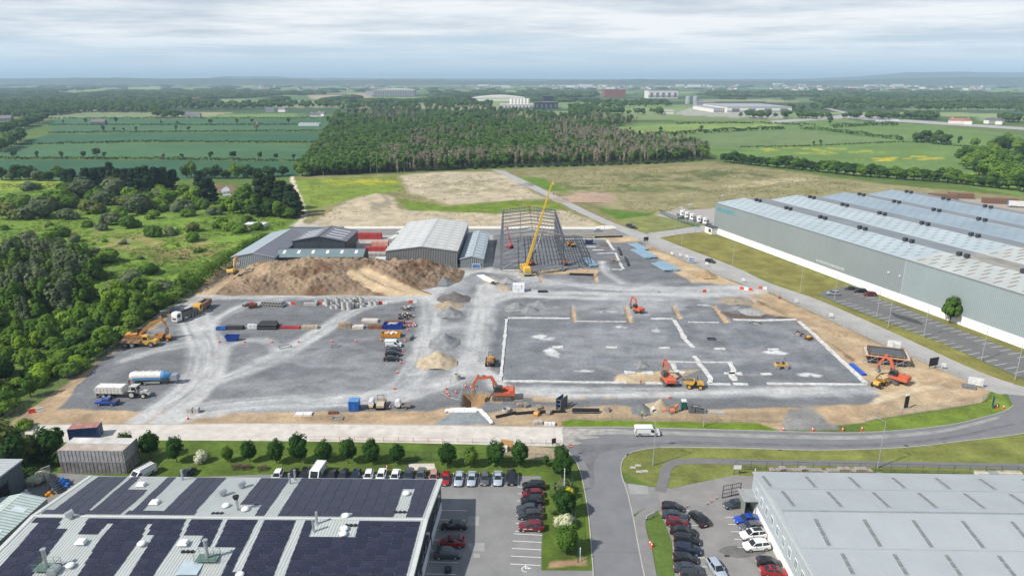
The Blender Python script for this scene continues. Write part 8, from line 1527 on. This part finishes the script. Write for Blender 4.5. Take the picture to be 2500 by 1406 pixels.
# --- trees right of the rough field
for k in range(34):f=k/33;u=1770+f*690;v=float(np.interp(u,[1770,1800,1968,2091,2304,2430,2480],[396,400,417,431,446,460,466]));s=random.uniform(.72,1.05);plant('tree',(u,v),'dark tree in the row along the rough field','tree row along the rough field','tree',s*1.12,s*1.9,random.choice(['dark','dark','mid']))
for u,v,s in[(2350,402,1.3),(2375,395,1.2),(2400,402,1.3),(2385,412,1.3),(2360,414,1.1),(2420,392,1.3),(2440,375,1.4),(2460,372,1.5),(2480,376,1.3),(2425,372,1.2),(2445,405,1.2),(2470,410,1.2),(2495,398,1.2),(2390,430,1.3),(2415,440,1.5),(2440,452,1.2),(2480,455,1.3),(2500,470,1.3),(2520,440,1.3),(2378,360,.9)]:plant('tree',(u,v),'large rounded tree in the copse at the right edge','copse at the right edge','tree',s*1.3,s*1.7,random.choice(['dark','mid','mid','light']))
# --- the wood behind the rough field: edge trees singly, the rest as one mass
WOODP=[(742,428),(800,428),(960,420),(1130,413),(1240,407),(1420,404),(1600,398),(1738,388),(1700,364),(1580,347),(1500,330),(1480,318),(1560,300),(1500,288),(1380,284),(1230,272),(1000,253),(880,252),(825,268),(812,300),(792,340),(765,385)]
random.seed(9)
fe_=[(755,430),(800,430),(880,426),(960,422),(1050,418),(1130,414),(1240,408),(1420,405),(1600,399),(1735,389)]
for k in range(120):
 u=748+k*8.25;v=float(np.interp(u,[p[0]for p in fe_],[p[1]for p in fe_]))-random.uniform(0,5);kd='wood' if u<900 or random.random()<.4 else random.choice(['dead','dead','dead','pine']);s=random.uniform(.8,1.15)
 plant(kd,(u,v),{'wood':'leafy tree at the front edge of the wood','dead':'bare pale trunk at the front edge of the wood','pine':'narrow pine at the front edge of the wood'}[kd],'front edge of the wood '+kd,'tree',s,s*random.uniform(.9,1.3),None if kd!='wood' else random.choice(['dark','mid','wood']))
for k in range(26):u=1160+k*22;v=float(np.interp(u,[p[0]for p in fe_],[p[1]for p in fe_]))+1;s=random.uniform(.6,1.2);plant('bush',(u,v),'low bush along the palisade before the wood','bushes along the palisade','bush',s,s*1.2,'dark')
def scatter(name,label,P,sc,kinds,idx,kind='stuff'):
 """one object: plants instanced on its points"""
 pc=bpy.data.collections.new(name+'_kinds');meshes=[]
 for i,(kd,j)in enumerate(kinds):
  tr_,c=proto(kd,j);bm=bmesh.new();bm.from_mesh(c);n0=len(bm.faces);mats=list(c.materials)
  if tr_:bm.from_mesh(tr_);mats+=list(tr_.materials)
  bm.faces.ensure_lookup_table()
  for f in bm.faces[n0:]:f.material_index=1
  me=bpy.data.meshes.new('%s_%02d'%(name,i));bm.to_mesh(me);bm.free();[me.materials.append(m)for m in mats];pc.objects.link(bpy.data.objects.new('%s_%02d'%(name,i),me))
 me=bpy.data.meshes.new(name);me.from_pydata(P.tolist(),[],[]);a=me.attributes.new('sc','FLOAT_VECTOR','POINT');a.data.foreach_set('vector',sc.ravel());a=me.attributes.new('rot','FLOAT_VECTOR','POINT');a.data.foreach_set('vector',np.stack([np.zeros(len(P)),np.zeros(len(P)),RNG.uniform(0,6.28,len(P))],1).ravel());a=me.attributes.new('which','INT','POINT');a.data.foreach_set('value',idx.astype(np.int32))
 o=tag(obj(name,me),label,None,None,kind);ng=bpy.data.node_groups.new(name,'GeometryNodeTree');ng.interface.new_socket('Geometry',in_out='INPUT',socket_type='NodeSocketGeometry');ng.interface.new_socket('Geometry',in_out='OUTPUT',socket_type='NodeSocketGeometry');N=ng.nodes.new;Lk=ng.links.new;gi,go=N('NodeGroupInput'),N('NodeGroupOutput');ci=N('GeometryNodeCollectionInfo');ci.inputs[0].default_value=pc;ci.inputs[1].default_value=True;ci.inputs[2].default_value=True;ip=N('GeometryNodeInstanceOnPoints');ip.inputs['Pick Instance'].default_value=True
 def at_(n,t):q=N('GeometryNodeInputNamedAttribute');q.data_type=t;q.inputs[0].default_value=n;return q.outputs[0]
 Lk(gi.outputs[0],ip.inputs['Points']);Lk(ci.outputs[0],ip.inputs['Instance']);Lk(at_('which','INT'),ip.inputs['Instance Index']);Lk(at_('sc','FLOAT_VECTOR'),ip.inputs['Scale']);Lk(at_('rot','FLOAT_VECTOR'),ip.inputs['Rotation']);Lk(ip.outputs[0],go.inputs[0]);o.modifiers.new('scatter','NODES').node_group=ng;return o
g=np.random.default_rng(77);q=GA(WOODP);PX=np.stack([g.uniform(735,1760,14000),g.uniform(252,430,14000)],1);PX=PX[inside(PX[:,0],PX[:,1],np.array(WOODP,float))];keep=g.random(len(PX))<np.clip((PX[:,1]-225)/110,.25,1);PX=PX[keep];P=np.array([G(u,v)[:]for u,v in PX]);dn=fbm(P[:,0],P[:,1]*.6,90,610,3);fv_=np.interp(PX[:,0],[p[0]for p in fe_],[p[1]for p in fe_]);pd_=np.maximum(np.clip((dn-.52)*7,0,.8)*np.clip((PX[:,0]-840)/100,.1,1),np.exp(-((fv_-PX[:,1]-9)/15)**2)*np.clip((PX[:,0]-900)/120,0,.95)*np.clip(.4+(dn-.3)*3,.3,1))
r_=g.random(len(P));idx=np.where(r_<pd_*.85,g.integers(3,6,len(P)),np.where(r_<pd_,g.integers(6,8,len(P)),g.integers(0,3,len(P))));s=g.uniform(.6,1.25,len(P));scatter('woodland','dense mixed wood with pale dead trunks behind the rough field',P,np.stack([s*np.where(idx<3,1.25,1.1),s*np.where(idx<3,1.25,1.1),s],1),[('wood',0),('wood',1),('wood',2),('dead',0),('dead',1),('dead',2),('pine',0),('pine',1)],idx)
# --- far country: tree belts thinning into the haze
PX=np.stack([g.uniform(-150,2650,16000),196.5+92*g.random(16000)**1.15],1);bad=np.zeros(len(PX),bool)
for f in FIELDS:bad|=inside(PX[:,0],PX[:,1],f)
for bx_ in((870,228,1060,246),(1140,236,1300,256),(1200,255,1390,285),(1450,222,1700,248),(1620,244,2000,288),(2000,285,2500,300),(400,268,900,300),(1300,204,1520,216),(1640,205,1730,214)):bad|=(PX[:,0]>bx_[0])&(PX[:,0]<bx_[2])&(PX[:,1]>bx_[1])&(PX[:,1]<bx_[3])
bad|=(PX[:,0]>580)&(PX[:,1]>201)&(PX[:,1]<226)&(g.random(len(PX))<.85)
bad|=inside(PX[:,0],PX[:,1],np.array(WOODP,float))|((PX[:,0]>1480)&(PX[:,1]>284));PX=PX[~bad];P=np.array([G(u,v)[:]for u,v in PX]);nz=fbm(P[:,0],P[:,1],420,620,3);m_=nz>.46;P=P[m_]
for u0,v0,u1,v1,n in[(1800,288,2300,292,110),(1930,268,2500,262,150),(2000,258,2500,250,110),(1420,268,1640,258,60),(0,330,110,296,70),(0,372,60,340,40),(380,288,450,287,22),(830,290,815,320,12),(60,262,400,268,110),(840,268,1180,258,80),(2230,345,2320,354,14),(2440,296,2500,300,20)]:f=g.random(n);P=np.vstack([P,[G(a,b)[:]for a,b in zip(u0+(u1-u0)*f+g.uniform(-6,6,n),v0+(v1-v0)*f+g.uniform(-2.2,2.2,n))]])
far_=P[:,1]>2300;idx=np.where(far_,g.integers(3,6,len(P)),g.integers(0,3,len(P)));s=np.where(far_,g.uniform(.6,1.7,len(P)),g.uniform(.8,1.5,len(P)));scatter('treeline','belts of trees across the hazy far country',P,np.stack([s*np.where(far_,1.2,1.5),s*np.where(far_,1.2,1.5),s*np.where(far_,.9,1.0)],1),[('wood',0),('wood',1),('wood',2),('copse',0),('copse',1),('copse',2)],idx)
# --- rough grass
gp=[]
for pg,n in(([(0,450),(180,445),(560,470),(720,540),(640,590),(500,670),(400,720),(250,700),(0,640)],9000),([(740,440),(1200,425),(1380,500),(1440,540),(960,545),(745,540)],1500),([(1300,425),(1740,402),(2150,455),(1740,512),(1590,522),(1450,490)],3500)):
 q=GA(pg);p=np.stack([g.uniform(q[:,0].min(),q[:,0].max(),n*3),g.uniform(q[:,1].min(),q[:,1].max(),n*3)],1);p=p[inside(p[:,0],p[:,1],q)][:n];p=p[fbm(p[:,0],p[:,1],30,630,2)>.40+g.normal(0,.08,len(p))];gp.append(p)
PR[('tuftm',0)]=(None,leaves(g.normal(0,.35,(14,3))*[1,1,.25]+[0,0,.2],g.normal(0,.6,(14,3))+[0,0,1],.26,g,'tuft',LM['light']));PR[('tuftm',1)]=(None,leaves(g.normal(0,.35,(14,3))*[1,1,.25]+[0,0,.2],g.normal(0,.6,(14,3))+[0,0,1],.26,g,'tuft',LM['olive']))
P2=np.vstack(gp);idx=(g.random(len(P2))<np.where(np.arange(len(P2))<len(gp[0]),.35,.65)).astype(int);P=np.concatenate([P2,np.zeros((len(P2),1))],1);P[:,2]=(fbm(P[:,0],P[:,1],11,301,4)-.35)*1.4;s=g.uniform(.4,1.2,len(P));s[len(gp[0]):]*=.75;scatter('grass','rough grass tussocks over scrubland and waste ground',P,np.stack([s,s,s],1),[('tuftm',0),('tuftm',1)],idx)
# ================================================================== FAR BUILDINGS AND HILLS
FW=mat('far_white',(.68,.66,.62),.8,var=.05);FRF=mat('far_slate',(.16,.155,.16),.8,var=.1);FRR=mat('far_red_roof',(.33,.15,.10),.8);FGR=mat('far_grey',(.34,.36,.39),.6)
def far_house(lb,grp,p,w,d,h,rz,wm=FW,rm=FRF,nm='house',cat='house',pitch=.45):
 t=thing(nm,lb,cat,p,rz,grp);k=('fh',w,d,h,wm.name,rm.name,pitch)
 if k not in CARM:CARM[k]=(MB().box(-w/2,w/2,-d/2,d/2,0,h).mesh('wall',wm),MB().prism([(-d/2-.3,h),(d/2+.3,h),(0,h+d*pitch)],-w/2-.3,w/2+.3,'x').mesh('roof',rm),MB().box(-w*.36,-w*.26,-.3,.3,h+d*pitch*.5,h+d*pitch+.8).mesh('chimney',wm))
 a,b,c=CARM[k];obj('wall',a,t);r=obj('roof',b,t);obj('chimney',c,r)if pitch>.3 else None;return t
random.seed(12)
for k in range(240):
 u=random.choice([random.uniform(600,1300),random.uniform(1300,1800),random.uniform(1300,1800),random.uniform(1880,2420),random.uniform(1880,2420)]);v=209.5+10.5*random.random()+(2 if u>1900 else 0);p=G(u,v);s=random.choice([1.3,1.8,2.6]);far_house('small pale house in the hazy distant town','houses of the distant town',p,12*s,8*s,5*s,R(random.choice([0,20,-25,70])),random.choice([FW,FW,mat('far_render',(.50,.46,.40),.8),FGR]),random.choice([FRF,FRF,FRR]))
for k,(u,v,w,h)in enumerate([(1395,214,120,16),(1432,213,110,20),(1470,213,90,16),(1225,214,150,14),(1050,204,260,14),(1695,213,120,18),(1660,211,80,14),(1900,209,120,20),(1955,211,90,16),(2135,212,190,14),(2190,210,120,14),(300,198,160,10),(395,197,160,10),(1180,211,110,12)]):far_house('long white block in the hazy distant town','white blocks of the distant town',G(u,v),w,40,h,R(random.uniform(-12,12)),FW,FGR,'town_block','building',.12)
for lb,u,v,w,d,h,rz,wm in[('white farmhouse at the edge of the crop fields',770,287,20,9,5,10,FW),('grey roofed farmhouse beside the white one',785,284,18,9,5,-20,FW),('long farm shed in front of the far trees',470,286,34,10,4,3,FGR),('small farm shed right of the long one',455,284,16,9,5,3,FW),('white house hidden in the middle trees',262,268,26,10,6,15,FW),('pale house among the middle trees',335,269,22,10,6,-15,FW),('house with red gable on the wooded rise',480,250,24,12,9,30,FW),('cottage left of the farmhouses',660,274,20,10,6,10,FGR),('cottage beside the lane behind the fields',690,274,18,10,6,-10,FW),('white bungalow with red roof at the far right',2335,302,24,10,5,-20,FW),('white gabled house right of the red roofed one',2362,304,16,12,6,60,FW),('white house at the far right edge',2418,302,20,10,6,15,FW),('white house between two gables at the far right',2440,304,16,10,6,45,FW),('dark barn at the left edge behind the lane',12,296,26,12,5,10,FRF),('dark farm ruin in the crop field hedge',243,305,22,10,5,5,FRF)]:far_house(lb,None,G(u,v),w,d,h,R(rz),wm,FRR if 'red' in lb else FRF)
t=thing('glasshouse','long white glasshouse in the crop fields','glasshouse',G(753,308),0)
for k in range(6):x=-17+k*5.8;MB().box(x,x+5.6,0,14,0,3.4).build('bay',mat('greenhouse_white',(.58,.62,.64),.4),t);MB().prism([(x,3.4),(x+5.6,3.4),(x+2.8,5.2)],0,14).build('bay_roof',mat('greenhouse_white',(.58,.62,.64)),t)
def far_hall(lb,u0,u1,v,h,d,wm,rm,band=None,wins=0,name='far_hall',curve=0):
 A,B=G(u0,v),G(u1,v);w=B.x-A.x;t=thing(name,lb,'building',A);MB().box(0,w,0,d,0,h).build('wall',wm,t)
 if curve:
  n=10;pr=[(i/n*w,h+curve*math.sin(math.pi*i/n))for i in range(n+1)]+[(w,h-.5),(0,h-.5)];MB().prism(pr,-1,d+1).build('roof',rm,t)
 else:MB().box(-1,w+1,-1,d+1,h,h+.8).build('roof',rm,t)
 if band:MB().box(-.3,w+.3,-.4,0,h*.12,h*.42).build('wall_band',band,t)
 for k in range(wins):x=(k+.3)*w/wins;MB().box(x,x+w/wins*.45,-.5,0,h*.15,h*.75).build('window',FRF,t)
 return t
far_hall('dark clad factory with wavy white roof',915,1012,234,26,60,FGR,FW,None,16,curve=5);far_hall('low office wing left of the wavy roofed factory',893,914,233,20,40,FGR,FGR);far_hall('long white arched warehouse behind the wood',1150,1285,247,10,90,FW,FW,None,0,curve=9);far_hall('white silos of the far works',1222,1300,268,12,40,FW,FW,FRF,9);far_hall('dark glass block beside the white works',1305,1362,266,16,40,mat('far_navy',(.035,.04,.07),.3),FRF,None,5);far_hall('dark upper tower of the far works',1326,1350,258,27,30,mat('far_navy',(.035,.04,.07)),FRF,FW)
for k in range(6):tag(MB().cyl((0,0,0),(0,0,25),5,5,14).cyl((0,0,25),(0,0,26),5.4,3,14).build('silo',FW,None,G(1249+k*8,266)),'white cylindrical silo in the row at the far works','silo','silos at the far works')
for k in(0,1):tag(MB().cyl((0,0,0),(0,0,22),9,9,18).cyl((0,0,22),(0,0,23.5),9.2,4,18).build('storage_tank',FGR,None,G(1680+k*18,254)),['left grey storage tank beside the far warehouse','right grey storage tank beside the far warehouse'][k],'tank')
far_hall('brick red factory block in the distance',1476,1527,238,30,90,mat('far_brick',(.24,.10,.08),.8),mat('far_brick',(.24,.10,.08)));far_hall('white and grey factory right of the red block',1583,1655,241,30,90,FW,FGR,FGR,5);far_hall('low grey offices beside the far warehouse',1700,1745,262,13,30,FGR,FGR,None,8);far_hall('huge white warehouse with grey roof in the distance',1775,1932,276,13,210,FW,FGR,FGR,4);far_hall('lower left wing of the huge far warehouse',1742,1774,275,9,190,FW,FGR,FGR,6);far_hall('small white depot in front of the far warehouse',1622,1645,279,7,20,FW,FW)
for k,u in enumerate((931,952)):tag(MB().cyl((0,0,0),(0,0,150-20*k),9,6,8).cyl((0,0,150-20*k),(0,0,175-20*k),6,.5,8).build('church_tower',FRF,None,G(u,200.0)),['slim spire on the skyline','squat tower on the skyline'][k],'tower')
flat('road',np.vstack([line([(1880,296),(2000,287),(2060,279),(2030,270),(2010,265)]),GA([(2020,264),(2048,270),(2090,280),(2200,292),(2500,312),(2500,318),(2200,299),(2060,290),(1890,301)])]),M_LANE,.3)
t=thing('tower_crane','thin green crane jib above the far trees','crane',G(842,236));MB().beam((0,0,0),(-24,0,42),1.2,1.2).build('jib',mat('crane_green',(.10,.30,.27),.5),t);MB().box(-3,3,-2,2,0,3).build('base',FGR,t)
for u,v,h,lb in[(921,424,15,'telegraph pole before the wood edge'),(791,446,9,'telegraph pole in the green meadow'),(235,581,9,'pale pole leaning in the scrubland'),(905,424,8,'short pole at the wood edge'),(970,424,8,'pole right of the telegraph pole at the wood'),(2207,348,11,'pole in the meadow hedge')]:t=thing('utility_pole',lb,'pole',G(u,v),.4);MB().cyl((0,0,0),(0,0,h),.16,.1,7).build('pole',mat('pole_grey',(.36,.34,.30),.9),t);MB().box(-.9,.9,-.06,.06,h-.6,h-.45).build('crossarm',BARK,t)
flat('water',GA([(538,466),(552,455),(560,462),(566,478),(545,480)]),mat('pond_water',(.30,.30,.30),.08,var=0,spec=.8),.35)
def hill(dist,pts,seed,amp,depth,col):
 """rounded ridge: pts = (pixel u, crest pixel v)"""
 us=np.linspace(-500,3000,900);xs=(us-1250)/FPX*dist;el=192-np.interp(us,[p[0]for p in pts],[p[1]for p in pts]);zc=CAM_H*(1 if dist>0 else 0)+el/FPX*dist*1.0;zc=zc+amp*(fbm(xs,xs*0,dist*.012,seed,4)-.5)+amp*.8*(fbm(xs,xs*0,dist*.0035,seed+50,2)-.4)
 rows=np.linspace(-1,1,11);V=[(x*(1+.0*r),dist+depth*r,max(-3,-3+(z+3)*(1-r*r)**.8))for r in rows for x,z in zip(xs,zc)];i=np.arange(len(rows)*len(xs)).reshape(len(rows),len(xs));F=np.stack([i[:-1,:-1],i[:-1,1:],i[1:,1:],i[1:,:-1]],-1).reshape(-1,4)
 me=bpy.data.meshes.new('hill');me.from_pydata(V,[],F.tolist());me.polygons.foreach_set('use_smooth',[True]*len(F));me.materials.append(mat('hill_%d'%seed,col,.95,var=.4,sc=.004,bump=0));struct(obj('hill',me))
hill(13500,[(-500,194),(0,192.5),(560,192),(590,187.5),(690,187.5),(740,191),(1000,192),(1500,194),(1950,193),(2080,187),(2180,179),(2300,177),(2400,180),(2500,177),(3000,176)],5,12,1500,(.06,.085,.04))
hill(9000,[(-500,197),(0,194.5),(160,192),(330,191),(450,194),(560,192),(720,193),(820,197),(1000,195),(1200,198),(1450,196),(1550,194),(1700,198),(2000,198),(2100,194),(2300,190),(2500,190),(3000,191)],6,14,900,(.05,.08,.035))
for u,v,h,lb in[(1377,1212,6.0,'tall white flagpole in the planted bed'),(1416,1370,2.6,'short white post at the foot of the planted bed'),(1838,1200,5.0,'white pole leaning by the hall corner')]:t=thing('flag_pole',lb,'pole',G(u,v));MB().cyl((0,0,0),(0,0,h),.1,.08,8).build('pole',WHT,t);MB().cyl((0,0,h),(0,0,h+.12),.12,.05,8).build('finial',WHT,t)
for k,(u,v)in enumerate([(1678,1238),(1728,1231),(1738,1225),(1750,1218)]):t=thing('chain_post',['red and white post beside the top black hatchback','lowest of three red posts by the gate','middle of three red posts by the gate','uppermost of three red posts by the gate'][k],'post',G(u,v));MB().cyl((0,0,0),(0,0,1.0),.045,.045,8).build('post',CR,t);MB().cyl((0,0,.4),(0,0,.65),.048,.048,8).build('band',CW,t);MB().cyl((0,0,0),(0,0,.06),.2,.18,10).build('foot',BPIPE,t)
t=thing('road_sign_stand','black temporary road sign stand at the end of the pale road','sign',G(1352,1085),.4);MB().box(-.5,.5,-.04,.04,.3,1.5).build('panel',BPIPE,t);MB().tube([(-.6,-.5,0),(0,0,1.6),(.6,-.5,0)],.04).build('leg',BPIPE,t);MB().tube([(0,.6,0),(0,0,1.6)],.04).build('leg',BPIPE,t);MB().cyl((0,0,1.5),(0,0,4.4),.03,.03,6).build('pole',LPM,t)
by={}
for o in bpy.context.scene.objects:
 if o.parent is None and 'group' in o and o['group']in('pallet stacks behind the hall','barriers along the pale road','stacked concrete pipes','cones in a line across the yard','cones at the soil crossing','white tanks by the grey shed','silos at the far works','dark conifers','tree row along the rough field','bushes along the palisade','field edge belt','white blocks of the distant town','copse at the right edge','clump by the stone track','lone meadow trees','bright trees by the conifers','manhole rings below the bank','low black pipe bundle','front edge of the wood pine','front edge of the wood dead','front edge of the wood wood','cones at the pit','scrubland bushes dark','scrubland bushes olive','scrubland bushes mid','scrubland bushes light','scrubland bushes grey','grey poplar thicket','thicket by the fence light','thicket by the fence mid','thicket by the fence lime','thicket by the fence dark','large black pipe stack','blue pipes along the footing','black pipes beside the verge','small bushes mid','small bushes olive','small bushes light','lone hedge trees'):by.setdefault((o['group'],o['label']),[]).append(o)
for(g_,l_),os_ in by.items():
 if len(os_)<2:continue
 os_.sort(key=lambda o:proj(tuple(o.location))[0])
 for i,o in enumerate(os_):o['label']=l_+', '+ordn(i)+' from the left'
 # ================================================================== AIR
hz=bpy.data.materials.new('haze_air');hz.use_nodes=True;ht=hz.node_tree;ht.nodes.clear()
pv=ht.nodes.new('ShaderNodeVolumePrincipled');pv.inputs['Color'].default_value=(.60,.81,1,1);pv.inputs['Density'].default_value=0.000095;pv.inputs['Anisotropy'].default_value=0.0
ho=ht.nodes.new('ShaderNodeOutputMaterial');ht.links.new(pv.outputs[0],ho.inputs['Volume'])
b=MB();b.box(-36000,36000,-500,43000,-6,236);hazeo=b.build('haze',hz);tag(hazeo,None,None,None,'stuff');hazeo['label']='thin blue summer haze over the distant country'
